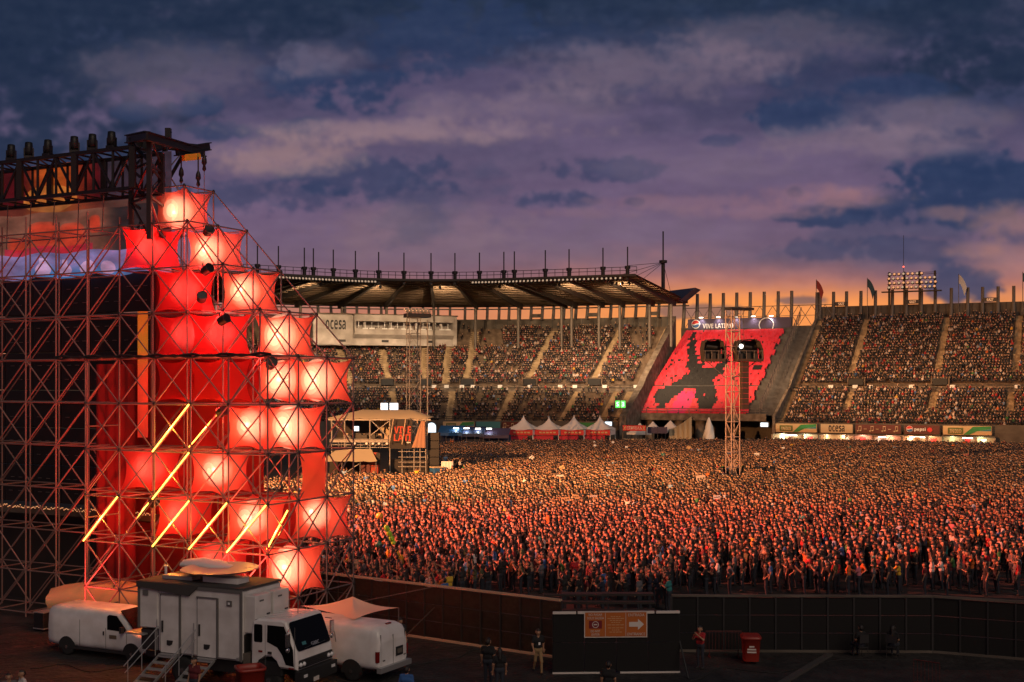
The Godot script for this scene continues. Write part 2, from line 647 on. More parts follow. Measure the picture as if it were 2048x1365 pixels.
func column_of(p: Vector2) -> float:
	return 1024.0 + F * p.x / p.y

func s_for(fn: Callable, px: float, o: float, s0: float, s1: float) -> float:     # where along a stand a given direction meets it
	var best = s0
	var err = 1e9
	var s = s0
	while s <= s1:
		var e = absf(column_of(fn.call(s, o)) - px)
		if e < err:
			err = e
			best = s
		s += 0.05
	return best

func facing(fn: Callable, s: float) -> Basis:     # x to the right along the stand, z towards the field
	var a = V(fn.call(s, 0.0), 0)
	var b = V(fn.call(s, 1.0), 0)
	var z = (a - b).normalized()
	return Basis(Vector3.UP.cross(z).normalized(), Vector3.UP, z)

func profile_sweep(fn: Callable, s0: float, s1: float, step: float, prof: Array) -> ArrayMesh:    # prof: [o, y] points
	var st = new_st()
	var cuts = [s0]
	while cuts[-1] < s1 - 0.01:
		var at: float = cuts[-1]
		cuts.append(minf(s1, at + (1.5 if fn == left_at and at > 18.0 and at < 57.0 else step)))
	for i in cuts.size() - 1:
		var sa: float = cuts[i]
		var sb: float = cuts[i + 1]
		for k in prof.size() - 1:
			var p = prof[k]
			var q = prof[k + 1]
			quad(st, V(fn.call(sb, q[0]), q[1]), V(fn.call(sa, q[0]), q[1]), V(fn.call(sa, p[0]), p[1]), V(fn.call(sb, p[0]), p[1]))
	return done(st)

func steps_profile(o0: float, y0: float, rows: int, run: float, rise: float) -> Array:
	var prof = []
	for r in rows:
		prof.append([o0 + r * run, y0 + r * rise])
		prof.append([o0 + (r + 1) * run, y0 + r * rise])
		prof.append([o0 + (r + 1) * run, y0 + (r + 1) * rise])
	return prof

const LOW := [0.7, 3.9, 13, 0.95, 0.475]
const HIGH := [15.4, 10.9, 27, 0.9, 0.512]
const HIGH_LEFT := [15.4, 10.9, 27, 0.9, 0.467]

func aisle(fn: Callable, s: float, deck: Array, r0: int, r1: int, parent: Node):
	# a flight of half-height steps proud of the seating rows
	var st = new_st()
	var steps = (r1 - r0) * 2
	for k in steps:
		var o = deck[0] + r0 * deck[3] + k * deck[3] / 2
		var y = deck[1] + r0 * deck[4] + k * deck[4] / 2
		var a = V(fn.call(s - 0.6, o), 0)
		var b = V(fn.call(s + 0.6, o), 0)
		var mid = (V(fn.call(s, o), y) + V(fn.call(s, o + deck[3] / 2), y)) / 2
		add_box(st, Transform3D(facing(fn, s), mid + Vector3(0, 0.02 - 0.2, 0)), Vector3(a.distance_to(b), 0.44, deck[3] / 2 + 0.02))
	put("stair_aisle", done(st), M.step_concrete, parent)

func railing(fn: Callable, s0: float, s1: float, o: float, y: float, h: float, gap: float, parent: Node, m):
	var st = new_st()
	var n = int(absf(s1 - s0) / gap)
	for i in n:
		var sa = lerpf(s0, s1, float(i) / n)
		var sb = lerpf(s0, s1, float(i + 1) / n)
		add_tube(st, V(fn.call(sa, o), y), V(fn.call(sa, o), y + h), 0.05, 0.05, 4)
		for f in [0.5, 1.0]:
			add_tube(st, V(fn.call(sa, o), y + h * f), V(fn.call(sb, o), y + h * f), 0.05, 0.05, 4)
	put("railing", done(st), m, parent)

func pillar_mesh(h: float, w: float, lean: float) -> ArrayMesh:    # a slim fin that curves as it rises
	var rings = []
	for i in 7:
		var t = i / 6.0
		var d = 0.75 - 0.35 * t
		var off = lean * (1.0 - t) * (1.0 - t)
		rings.append([Vector3(-w / 2, h * t, off + d / 2), Vector3(w / 2, h * t, off + d / 2), Vector3(w / 2, h * t, off - d / 2), Vector3(-w / 2, h * t, off - d / 2)])
	return loft(rings)

var left_aisles_high := []
var left_aisles_low := []
var right_aisles_high := []
var right_aisles_low := []

func stand_body(called: String, label: String, fn: Callable, s0: float, s1: float, H: Array, crest: float) -> Node3D:
	var t = thing(called, label, "grandstand")
	var back: float = H[1] + H[2] * H[4]
	put("lower_terrace", profile_sweep(fn, s0, s1, 3.0, steps_profile(LOW[0], LOW[1], LOW[2], LOW[3], LOW[4])), M.seat_concrete, t)
	put("upper_terrace", profile_sweep(fn, s0, s1, 3.0, steps_profile(H[0], H[1], H[2], H[3], H[4])), M.seat_concrete, t)
	put("walkway", profile_sweep(fn, s0, s1, 3.0, [[13.0, 10.05], [15.4, 10.05], [15.4, 10.9]]), M.concrete, t)
	put("front_wall", profile_sweep(fn, s0, s1, 3.0, [[0.5, 0.0], [0.5, 4.5], [0.7, 4.5], [0.7, 3.9]]), M.dark_concrete, t)
	put("parapet", profile_sweep(fn, s0, s1, 3.0, [[12.95, 9.7], [12.95, 10.45], [13.15, 10.45], [13.15, 10.05]]), M.concrete, t)
	put("rear_wall", profile_sweep(fn, s0, s1, 3.0, [[39.7, back], [41.2, back], [41.2, crest], [41.7, crest], [41.7, 0.0]]), M.dark_concrete, t)
	var fins = new_st()
	var s = s0 + 0.5
	while s < s1:
		add_box(fins, Transform3D(facing(fn, s), V(fn.call(s, 41.15), (back + crest) / 2)), Vector3(0.1, crest - back - 0.1, 0.16))
		s += 1.25
	var w = put("wall_ribs", done(fins), M.steel_dark, t)
	w.set_meta("kind", "stuff")
	railing(fn, s0, s1, 15.2, 10.15, 1.0, 2.0, t, M.steel_dark)
	railing(fn, s0, s1, 0.6, 4.5, 0.7, 2.2, t, M.steel_dark)
	return t

func side_wall(fn: Callable, s: float, thick: float, parent: Node, hi: float, crest: float):       # the raking parapet that closes a stand
	var st = new_st()
	var edge = PackedVector2Array([Vector2(-0.2, 0), Vector2(-0.2, 5.6), Vector2(12.9, 11.1), Vector2(15.4, 12.7), Vector2(39.7, hi), Vector2(42.0, crest), Vector2(42.0, 0)])
	var n = (fn.call(s, 1.0) - fn.call(s, 0.0)) as Vector2
	var ax = Vector3(n.x, 0, -n.y)
	add_prism(st, edge, thick, Transform3D(Basis(ax, Vector3.UP, ax.cross(Vector3.UP).normalized()), V(fn.call(s, 0.0), 0)))
	put("side_wall", done(st), M.concrete, parent)

func build_left_grandstand():
	var fn = left_at
	var t = stand_body("covered_grandstand", "curved concrete grandstand full of spectators under the long canopy roof", fn, 0.0, LEFT_END, HIGH_LEFT, 25.7)
	for px in [775.0, 892.0, 934.0, 1057.0, 1187.0, 1300.0]: left_aisles_high.append(s_for(fn, px, 18.0, 0, LEFT_END))
	left_aisles_high.append(s_for(fn, 850.0, 18.0, 0, LEFT_END))
	left_aisles_high.append(s_for(fn, 700.0, 18.0, 0, LEFT_END))
	for px in [900.0, 1008.0, 1135.0, 1215.0, 1242.0, 790.0]: left_aisles_low.append(s_for(fn, px, 6.0, 0, LEFT_END))
	for s in left_aisles_high: aisle(fn, s, HIGH_LEFT, 2, 26, t)
	for s in left_aisles_low: aisle(fn, s, LOW, 0, 13, t)
	side_wall(fn, 0.0, 1.2, t, 24.0, 25.8)
	for px in [1018.0, 1040.0, 1062.0, 1085.0, 1107.0, 1128.0, 1152.0, 1175.0, 1198.0, 1222.0, 1247.0, 1272.0, 1295.0, 1318.0, 1340.0, 998.0, 975.0, 952.0, 930.0, 900.0, 876.0, 846.0, 820.0, 790.0, 762.0, 738.0, 714.0, 690.0, 662.0, 636.0]:
		var s = s_for(fn, px, 41.0, 0, LEFT_END)
		put("pillar", pillar_mesh(4.6, 0.55, 1.0), M.column_paint, t, Transform3D(facing(fn, s), V(fn.call(s, 41.4), 25.4)))
	for px in [1075.0, 1187.0, 1307.0]:
		var s = s_for(fn, px, 41.0, 0, LEFT_END)
		block("gate_sign", t, V(fn.call(s, 40.9), 26.4), Vector3(2.4, 0.8, 0.2), M.dark_concrete, facing(fn, s))
	# portals through the terrace and the small white row signs on the walkway rail
	for px in [775.0, 850.0, 934.0, 1057.0, 1187.0]:
		var s = s_for(fn, px, 15.4, 0, LEFT_END)
		portal(fn, s, t)
	var nth = 0
	for px in [868.0, 893.0, 924.0, 946.0, 1000.0, 1060.0, 1121.0, 1150.0, 1210.0, 1272.0]:
		row_sign(fn, s_for(fn, px, 15.2, 0, LEFT_END), nth, "covered")
		nth += 1

func portal(fn: Callable, s: float, t: Node):
	var b = facing(fn, s)
	for k in [-1, 1]:
		block("portal_cheek", t, V(fn.call(s, 17.4), 11.7) + b.x * k * 1.5, Vector3(0.25, 1.5, 3.0), M.seat_concrete, b)
	block("portal_lintel", t, V(fn.call(s, 17.9), 12.5), Vector3(3.2, 0.25, 2.2), M.seat_concrete, b)
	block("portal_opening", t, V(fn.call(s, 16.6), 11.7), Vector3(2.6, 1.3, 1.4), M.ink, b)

const ORDER := ["first", "second", "third", "fourth", "fifth", "sixth", "seventh", "eighth", "ninth", "tenth", "eleventh", "twelfth"]

func row_sign(fn: Callable, s: float, nth: int, where: String):
	var b = facing(fn, s)
	var o = put("row_sign", round_box, M.white_sheet, null, Transform3D(b * Basis.from_scale(Vector3(0.9, 0.6, 0.08)), V(fn.call(s, 15.05), 10.85)))
	tag(o, "small white sign on the walkway rail, %s from the left on the %s grandstand" % [ORDER[nth], where], "sign", "white signs on the walkway rails")

func build_canopy():
	var fn = left_at
	var t = thing("canopy_roof", "long curved canopy roof over the left grandstand with lamps along its edge", "roof")
	var s0 = -4.5
	var top = func(o): return lerpf(30.1, 28.5, (o + 6.0) / 44.0)
	put("roof_deck", profile_sweep(fn, s0, LEFT_END, 2.0, [[-6.0, 30.1], [38.0, 28.5], [38.0, 28.85], [-6.0, 30.42], [-6.0, 30.1]]), M.roof_sheet, t)
	var pur = new_st()
	for k in 15:
		var o = -4.5 + k * 2.9
		var s = s0
		while s < LEFT_END - 1:
			add_tube(pur, V(fn.call(s, o), top.call(o) - 0.16), V(fn.call(s + 2.0, o), top.call(o) - 0.16), 0.13, 0.13, 4)
			s += 2.0
	put("purlins", done(pur), M.roof_sheet, t).set_meta("kind", "stuff")
	put("edge_fascia", profile_sweep(fn, s0, LEFT_END, 2.0, [[-6.05, 30.02], [-6.2, 30.1], [-6.2, 30.5], [-6.05, 30.5]]), M.roof_dark, t)
	put("rear_gutter", profile_sweep(fn, s0, LEFT_END, 2.0, [[38.0, 28.2], [38.4, 28.2], [38.4, 29.0], [38.0, 29.0], [38.0, 28.2]]), M.dark_concrete, t)
	put("edge_walk_rail", edge_rail(fn, s0), M.steel_dark, t).set_meta("kind", "stuff")
	var masts = [516.0, 558.0, 610.0, 628.0, 668.0, 712.0, 758.0, 808.0, 862.0, 909.0, 958.0, 1006.0, 1027.0, 1089.0, 1137.0, 1205.0, 1254.0]
	for px in masts:
		var s = s_for(fn, px, -6.0, s0, LEFT_END)
		var b = facing(fn, s)
		var m = put("mast", disc(0.11, 4.6, 8), M.steel_dark, t, Transform3D(Basis(), V(fn.call(s, -5.6), 33.0)))
		put("mast_collar", disc(0.5, 0.5, 8), M.steel_dark, m, Transform3D(Basis(), Vector3(0, -1.3, 0)))
		put("mast_foot", disc(0.34, 0.9, 8), M.steel_dark, m, Transform3D(Basis(), Vector3(0, -2.0, 0)))
		# the raking rib under the deck: a deep dark beam that tapers to its tip
		var rib = new_st()
		var prof = PackedVector2Array()
		for k in 9:
			var o = -6.0 + k * 4.9
			prof.append(Vector2(o, top.call(o) - 0.2))
		for k in 9:
			var o = 33.2 - k * 4.9
			prof.append(Vector2(o, top.call(o) - 0.6 - 0.75 * smoothstep(-6, 33, o)))
		add_prism(rib, prof, 0.5, Transform3D(Basis(-b.z, Vector3.UP, b.x), V(fn.call(s, 0.0), 0) - b.x * 0.25))
		put("rib", done(rib), M.roof_dark, t)
		var foot = 15.4 + 0.9 * 15.5
		put("column", disc(0.3, top.call(29.5) - 18.9, 12), M.column_paint, t, Transform3D(Basis(), V(fn.call(s, 29.5), (top.call(29.5) + 18.9) / 2)))
	# back tie rail between the columns
	put("tie_rail", profile_sweep(fn, s0, LEFT_END, 2.0, [[39.3, 27.7], [39.3, 27.95], [39.6, 27.95], [39.6, 27.7], [39.3, 27.7]]), M.column_paint, t)
	# round lamps hung below the front edge
	var run_px = []
	var q = 545.0
	while q < 752: run_px.append(q); q += 6.6
	q = 946.0
	while q < 1250: run_px.append(q); q += lerpf(6.4, 9.5, (q - 946) / 304.0)
	for px in run_px:
		var s = s_for(fn, px, -6.2, s0, LEFT_END)
		var m = put("floodlight", disc(0.3, 0.3, 10), M.steel_dark, t, Transform3D(facing(fn, s) * Basis(Vector3.RIGHT, 1.25), V(fn.call(s, -6.35), 29.75)))
		put("lamp_glass", ball(0.21, 8), M.lamp_soft, m, Transform3D(Basis(), Vector3(0, 0.1, 0)))
	# pointed dark fin and the tall end mast with its stays
	var fin = new_st()
	var b0 = facing(fn, 0.0)
	var tip = V(fn.call(s0, 38.0), 28.3)
	add_prism(fin, PackedVector2Array([Vector2(-0.4, 0.0), Vector2(2.9, 2.6), Vector2(-3.6, 2.0)]), 6.0, Transform3D(b0, tip + b0.z * 0.4))
	put("end_fin", done(fin), M.navy_sheet, t)
	var foot2 = V(fn.call(s0 + 2.0, 24.0), 28.2)
	put("end_mast", disc(0.38, 7.6, 10), M.steel_dark, t, Transform3D(Basis(), foot2 + Vector3(0, 3.8, 0)))
	put("end_spire", disc(0.14, 6.0, 8), M.steel_dark, t, Transform3D(Basis(), foot2 + Vector3(0, 10.4, 0)))
	put("end_collar", disc(0.8, 0.5, 10), M.steel_dark, t, Transform3D(Basis(), foot2 + Vector3(0, 7.4, 0)))
	for o in [-4.0, 2.0, 8.0, 37.0]:
		tube_between("stay_cable", t, foot2 + Vector3(0, 7.2, 0), V(fn.call(s0 + 3.0, o), top.call(o) + 0.6), 0.045, M.steel_dark)
	var c0 = V(fn.call(s_for(fn, 1254.0, -6.0, s0, LEFT_END), -5.6), 32.0)
	tube_between("stay_cable", t, foot2 + Vector3(0, 7.2, 0), c0, 0.045, M.steel_dark)

func edge_rail(fn: Callable, s0: float) -> ArrayMesh:
	var st = new_st()
	var s = s0
	while s < LEFT_END - 1:
		add_tube(st, V(fn.call(s, -5.4), 30.6), V(fn.call(s, -5.4), 31.8), 0.05, 0.05, 4)
		for h in [31.2, 31.8]:
			add_tube(st, V(fn.call(s, -5.4), h), V(fn.call(s + 1.5, -5.4), h), 0.05, 0.05, 4)
		s += 1.5
	return done(st)

func build_press_box():
	var a = P(626, 690, 246.5)
	var b = P(914, 690, 257.5)
	var x = (b - a)
	x.y = 0
	var w = x.length()
	var B = face(x)
	var h = 6.4
	var y0 = 19.4
	var o = Vector3(a.x, y0, a.z)
	var t = thing("press_box", "pale press box building with a long window band and black lettering", "building", Transform3D(B, o))
	var win0 = w * (704.0 - 626) / 288
	var win1 = w * (905.0 - 626) / 288
	# the wall is built round its window opening
	block("wall", t, Vector3(win0 / 2, h / 2, -2.0), Vector3(win0, h, 4.0), M.press_wall)
	block("wall", t, Vector3((win1 + w) / 2, h / 2, -2.0), Vector3(w - win1, h, 4.0), M.press_wall)
	block("wall", t, Vector3((win0 + win1) / 2, h - 0.7, -1.4), Vector3(win1 - win0, 1.4, 5.0), M.press_wall)
	block("wall", t, Vector3((win0 + win1) / 2, 0.75, -2.0), Vector3(win1 - win0, 1.5, 4.0), M.press_wall)
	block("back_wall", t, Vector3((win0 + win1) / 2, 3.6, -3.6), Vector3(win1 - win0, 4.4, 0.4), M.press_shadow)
	# the sloping apron below the windows
	var st = new_st()
	add_prism(st, PackedVector2Array([Vector2(-2.0, 1.4), Vector2(0.0, 1.5), Vector2(1.1, 2.3), Vector2(1.1, 3.4), Vector2(0.75, 3.4), Vector2(0.7, 2.7), Vector2(-2.0, 2.6)]), win1 - win0, Transform3D(Basis(Vector3(0, 0, 1), Vector3.UP, Vector3(-1, 0, 0)), Vector3(win1, 0, 0)))
	put("apron", done(st), M.press_wall, t)
	block("window_hood", t, Vector3((win0 + win1) / 2, 5.2, 0.4), Vector3(win1 - win0, 0.3, 1.6), M.press_wall)
	block("window_end", t, Vector3(win1 - 0.15, 4.0, 0.4), Vector3(0.3, 2.4, 1.5), M.press_wall)
	block("window_end", t, Vector3(win0 + 0.15, 4.0, 0.4), Vector3(0.3, 2.4, 1.5), M.press_wall)
	var n = 15
	for i in n:
		var xx = win0 + 0.4 + (win1 - win0 - 0.8) * (i + 0.5) / n
		var ww = (win1 - win0 - 0.8) / n
		var f = block("window", t, Vector3(xx, 4.2, 0.1), Vector3(0.12, 1.8, 0.12), M.white_sheet)
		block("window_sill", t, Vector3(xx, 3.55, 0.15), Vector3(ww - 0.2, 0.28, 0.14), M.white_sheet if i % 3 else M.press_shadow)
		if i % 4 == 1: block("pier", t, Vector3(xx, 4.2, -0.6), Vector3(0.5, 2.0, 0.5), M.press_wall)
	for i in 9:
		block("desk_clutter", t, Vector3(win0 + 1.0 + i * 2.1 + rng.randf() * 0.6, 3.5, -1.2), Vector3(0.9, 0.5 + rng.randf() * 0.4, 0.5), M.dark_concrete)
	for q in [[682, 681], [767, 682], [861, 682]]:
		var k = w * (q[0] - 626) / 288.0
		block("vent_grille", t, Vector3(k, 0.95, 0.03), Vector3(1.5, 0.5, 0.08), M.steel_dark)
	lettering(t, "ocesa", Vector3(w * (669.5 - 626) / 288, 4.25, 0.04), Basis(), 4.2, 1.95, M.ink)
	block("roof_slab", t, Vector3(w / 2, h + 0.12, -1.9), Vector3(w + 0.3, 0.24, 4.6), M.concrete)

func build_right_grandstand():
	var fn = right_at
	var t = stand_body("open_grandstand", "open concrete grandstand packed with spectators below the floodlight board", fn, 0.0, RIGHT_END, HIGH, 27.5)
	right_aisles_high.append(0.9)
	for px in [1700.0, 1873.0, 2030.0]: right_aisles_high.append(s_for(fn, px, 18.0, 0, RIGHT_END))
	right_aisles_low.append(0.9)
	for px in [1692.0, 1862.0, 2020.0]: right_aisles_low.append(s_for(fn, px, 6.0, 0, RIGHT_END))
	for s in right_aisles_high: aisle(fn, s, HIGH, 0 if s < 2 else 4, 27, t)
	for s in right_aisles_low: aisle(fn, s, LOW, 0 if s < 2 else 5, 13, t)
	side_wall(fn, 0.0, 0.5, t, 25.3, 27.5)
	for px in [1578.0, 1608.0, 1640.0, 1667.0, 1693.0, 1722.0, 1751.0, 1785.0, 1813.0, 1843.0, 1871.0, 1903.0, 1936.0, 1966.0, 1997.0, 2028.0]:
		if px > 1600:
			var s = s_for(fn, px, 41.0, 0, RIGHT_END)
			put("pillar", pillar_mesh(6.0, 0.6, 1.0), M.column_paint, t, Transform3D(facing(fn, s), V(fn.call(s, 41.4), 24.6)))
	for px in [1683.0, 1826.0, 1981.0]:
		var s = s_for(fn, px, 41.0, 0, RIGHT_END)
		block("gate_sign", t, V(fn.call(s, 40.8), 28.0), Vector3(2.6, 0.8, 0.2), M.dark_concrete, facing(fn, s))
		lettering(t, "GA27", V(fn.call(s, 40.68), 28.0), facing(fn, s), 1.2, 0.5, M.lamp_amber)
	for px in [1712.0, 1880.0]:
		portal(fn, s_for(fn, px, 15.4, 0, RIGHT_END), t)
	var nth = 0
	for px in [1662.0, 1711.0, 1741.0, 1824.0, 1906.0, 2036.0]:
		row_sign(fn, s_for(fn, px, 15.2, 0, RIGHT_END), nth, "open")
		nth += 1
	# floodlight board on four posts
	var sc = s_for(fn, 1824.0, 41.0, 0, RIGHT_END)
	var b = facing(fn, sc)
	var c = V(fn.call(sc, 41.0), 27.6)
	var fl = thing("floodlight_board", "steel floodlight board of three rows of lamps above the right grandstand", "floodlights", Transform3D(b, c))
	for k in 4:
		block("post", fl, Vector3(-4.4 + k * 2.95, 2.9, -0.2), Vector3(0.42, 7.4, 0.42), M.steel_dark)
	block("gantry", fl, Vector3(0, 2.5, 0.5), Vector3(11.6, 0.22, 1.2), M.steel_dark)
	for r in 4:
		block("lamp_rail", fl, Vector3(0, 3.1 + r * 0.95, 0.1), Vector3(9.6, 0.1, 0.1), M.steel_dark)
		for k in 11:
			if r == 3 and k > 7: continue
			var p = Vector3(-4.4 + k * 0.88 + (r % 2) * 0.2, 3.35 + r * 0.9, 0.35)
			var h = put("lamp", disc(0.33, 0.35, 10), M.steel_dark, fl, Transform3D(Basis(Vector3.RIGHT, 1.2), p))
			put("lamp_glass", ball(0.27, 8), M.lamp_amber if (k + r) % 3 else M.lamp_soft, h, Transform3D(Basis(), Vector3(0, 0.12, 0)))
	block("top_rail", fl, Vector3(0, 6.3, 0.1), Vector3(9.4, 0.08, 0.08), M.steel_dark)
	var an = put("antenna", disc(0.05, 9.0, 6), M.steel_dark, fl, Transform3D(Basis(), Vector3(-1.6, 9.5, -0.2)))
	put("beacon", ball(0.16, 8), M.red_beacon, an, Transform3D(Basis(), Vector3(0, -1.9, 0.1)))
	# flags on their poles
	var flags = [[1625.0, 559.0, "flag_red", "red flag hanging from its pole at the left end of the open grandstand"], [1735.0, 556.0, "flag_dark", "dark green flag hanging from its pole left of the floodlight board"], [1918.0, 548.0, "flag_white", "white flag hanging from its pole right of the floodlight board"], [2046.0, 544.0, "flag_dark", "dark flag on the pole at the far right end of the rear wall"]]
	for f in flags:
		var s = s_for(fn, f[0], 40.5, 0, RIGHT_END)
		var p = V(fn.call(s, 40.5), 24.5)
		var d = fn.call(s, 40.5).y
		var ht = EYE + (HOR - f[1]) / F * d - 24.5
		var g = thing("flag", f[3], "flag", Transform3D(facing(fn, s), p), "flags along the rear wall")
		put("flagpole", disc(0.07, ht, 6), M.pipe, g, Transform3D(Basis(), Vector3(0, ht / 2, 0)))
		put("flag_cloth", flag_mesh(), M[f[2]], g, Transform3D(Basis(), Vector3(0.05, ht - 0.2, 0)))

func flag_mesh() -> ArrayMesh:
	var st = new_st()
	var at = func(u: float, v: float): return Vector3(u * 1.5 * (1.0 - 0.3 * v), -v * 1.7 - u * u * 2.2 - u * 0.4, 0.3 * sin(u * 7.0 + v * 2.0) * u)
	for i in 8:
		for j in 5:
			var u0 = i / 8.0
			var u1 = (i + 1) / 8.0
			var v0 = j / 5.0
			var v1 = (j + 1) / 5.0
			quad(st, at.call(u0, v0), at.call(u1, v0), at.call(u1, v1), at.call(u0, v1), true)
	return done(st)

func build_mosaic_stand():
	var fn = mosaic_at
	var wide = 24.6
	var t = thing("mosaic_stand", "seating bank covered by a red and black mosaic of cards between the grandstands", "grandstand")
	var rows = 38
	var run = 0.9
	var rise = 0.458
	put("seating", profile_sweep(fn, 0.0, wide + 1.6, 4.0, steps_profile(0.0, 5.6, rows, run, rise)), M.grey_seat, t)
	put("front_beam", profile_sweep(fn, 0.0, wide, 4.0, [[-0.2, 4.6], [-0.3, 5.9], [0.0, 5.9]]), M.concrete, t)
	put("soffit", profile_sweep(fn, 0.0, wide, 4.0, [[-0.2, 4.6], [12.0, 4.6], [12.0, 0.0]]), M.dark_concrete, t)
	# cards laid over the seats: the figure is a dark raised arm with an open hand on red
	var reds = [new_st(), new_st(), new_st()]
	var pink = new_st()
	var dark = new_st()
	var nz = FastNoiseLite.new()
	nz.seed = 12
	nz.frequency = 0.5
	var cols = 84
	var fig = [[0.9, 0.08, 0.14], [0.86, 0.07, 0.16], [0.8, 0.1, 0.19], [0.74, 0.13, 0.22], [0.68, 0.15, 0.25], [0.63, 0.18, 0.29], [0.58, 0.19, 0.33, 0.55, 0.61], [0.53, 0.2, 0.4, 0.5, 0.62], [0.49, 0.22, 0.62], [0.45, 0.25, 0.65], [0.4, 0.21, 0.6], [0.36, 0.18, 0.58, 0.6, 0.63], [0.32, 0.14, 0.62], [0.28, 0.08, 0.64], [0.25, 0.05, 0.34, 0.42, 0.66], [0.21, 0.05, 0.32, 0.43, 0.68], [0.17, 0.06, 0.29, 0.44, 0.7], [0.13, 0.1, 0.27, 0.48, 0.71], [0.1, 0.15, 0.24, 0.53, 0.69]]
	for r in rows:
		for c in cols:
			var u = (c + 0.5) / cols
			var v = (r + 0.5) / rows          # 0 at the bottom row
			var jag = nz.get_noise_2d(c * 1.3, r * 1.7) * 0.03
			if u > 0.845 + 0.012 * sin(r * 1.3) + jag * 0.3 or (v > 0.985): continue
			if r == 11: continue
			var is_dark = false
			var ur = u / 0.845 + jag * 0.5
			var row: Array = fig[0]
			for e in fig:
				if absf(e[0] - v) < absf(row[0] - v): row = e
			if absf(row[0] - v) < 0.05:
				for k in range(1, row.size(), 2):
					if absf(ur - (row[k] + row[k + 1]) / 2) < (row[k + 1] - row[k]) * 0.42: is_dark = true
			# broken ring right of the raised arm, streaks left of it
			if v > 0.55 and v < 0.67 and ur > 0.34 and ur < 0.6 and nz.get_noise_2d(c * 0.8 + 60, r * 1.2) > 0.02: is_dark = true
			if v > 0.28 and v < 0.74 and ur > 0.02 and ur < 0.2 and nz.get_noise_2d(c * 0.5, r * 3.5 + 90) > 0.36: is_dark = true
			if absf(v - 0.49) < 0.025 and ur > 0.875 and ur < 0.96: is_dark = true
			if rng.randf() < 0.02: continue
			var p = V(fn.call(u * wide, (r + 0.45) * run), 5.6 + r * rise + 0.32 + rng.randf() * 0.05)
			var b = facing(fn, 0.0) * Basis(Vector3.RIGHT, -0.62 + rng.randf_range(-0.08, 0.08)) * Basis(Vector3.UP, rng.randf_range(-0.06, 0.06))
			var dst = dark if is_dark != (nz.get_noise_2d(c * 2.3 + 30, r * 2.9) > 0.56) else (pink if v < 0.25 and ur > 0.3 and ur < 0.46 else reds[[0, 0, 1, 1, 2][rng.randi() % 5]])
			add_box(dst, Transform3D(b, p), Vector3(wide / cols * 0.97, 0.94, 0.04))
	for k in 3: put("red_cards", done(reds[k]), [M.card_red, M.card_rose, M.card_crimson][k], t).set_meta("kind", "stuff")
	put("pink_cards", done(pink), M.card_pink, t).set_meta("kind", "stuff")
	put("dark_cards", done(dark), M.card_dark, t).set_meta("kind", "stuff")
	# open fence of fins and thin bracing along the top
	var top_y = 5.6 + rows * rise
	put("crest_walk", profile_sweep(fn, -1.5, wide + 6.0, 4.0, [[34.6, top_y - 3.0], [34.6, top_y + 0.4], [36.2, top_y + 0.4], [36.2, 0.0]]), M.dark_concrete, t)
	for px in [1368.0, 1394.0, 1420.0, 1446.0, 1473.0, 1500.0, 1528.0, 1556.0, 1583.0]:
		var s = s_for(fn, px, 36.0, -4.0, wide + 8.0)
		put("pillar", pillar_mesh(7.6, 0.6, 1.0), M.column_paint, t, Transform3D(facing(fn, s), V(fn.call(s, 36.4), top_y + 0.2)))
	var br = new_st()
	var k = -1.0
	while k < wide + 6.0:
		var a = V(fn.call(k, 36.0), top_y + 0.5)
		var b = V(fn.call(k + 2.7, 36.0), top_y + 0.5)
		var up = Vector3(0, 4.2, 0)
		add_tube(br, a, b + up, 0.06, 0.06, 4)
		add_tube(br, b, a + up, 0.06, 0.06, 4)
		add_tube(br, a + up, b + up, 0.07, 0.07, 4)
		add_tube(br, a + up * 0.5, b + up * 0.5, 0.05, 0.05, 4)
		k += 2.7
	put("bracing", done(br), M.pipe, t).set_meta("kind", "stuff")
	railing(fn, 0.0, wide, 0.1, 5.9, 0.9, 2.0, t, M.pipe)
	# raking fence between the mosaic and the right grandstand
	var fe = new_st()
	for i in 22:
		var o = i * 1.75
		var y = 5.6 + o / run * rise
		var a = V(fn.call(wide - 1.2, o), y + 0.2)
		var b = V(fn.call(wide - 1.2, o + 1.75), y + 0.2 + 1.75 / run * rise)
		add_tube(fe, a, a + Vector3(0, 2.0, 0), 0.07, 0.07, 4)
		add_tube(fe, a + Vector3(0, 2.0, 0), b + Vector3(0, 2.0, 0), 0.07, 0.07, 4)
		add_tube(fe, a, b + Vector3(0, 2.0, 0), 0.05, 0.05, 4)
	put("raking_fence", done(fe), M.pipe, t).set_meta("kind", "stuff")
	# the long printed banner above the cards
	var sa = s_for(fn, 1376.0, 34.2, -3, wide + 4)
	var sb = s_for(fn, 1582.0, 34.2, -3, wide + 8)
	var B = facing(fn, 0.0)
	var mid = V(fn.call((sa + sb) / 2, 34.3), top_y + 1.15)
	var bn = thing("festival_banner", "long purple printed banner with white lettering above the red mosaic", "banner", Transform3D(B, mid))
	var bw = sb - sa
	block("banner_sheet", bn, Vector3.ZERO, Vector3(bw, 2.2, 0.1), M.purple_sheet)
	put("logo_disc", disc(0.95, 0.06, 24), M.white_sheet, bn, Transform3D(Basis(Vector3.RIGHT, PI / 2), Vector3(-bw * 0.42, 0.0, 0.08)))
	logo_halves(bn, Vector3(-bw * 0.42, 0.0, 0.14), 0.8)
	lettering(bn, "VIVE LATINO", Vector3(-bw * 0.2, -0.45, 0.1), Basis(), bw * 0.3, 0.95, M.white_sheet)
	put("ring_print", ring_mesh(1.5, 0.12), M.white_sheet, bn, Transform3D(Basis(), Vector3(bw * 0.27, -0.5, 0.12)))
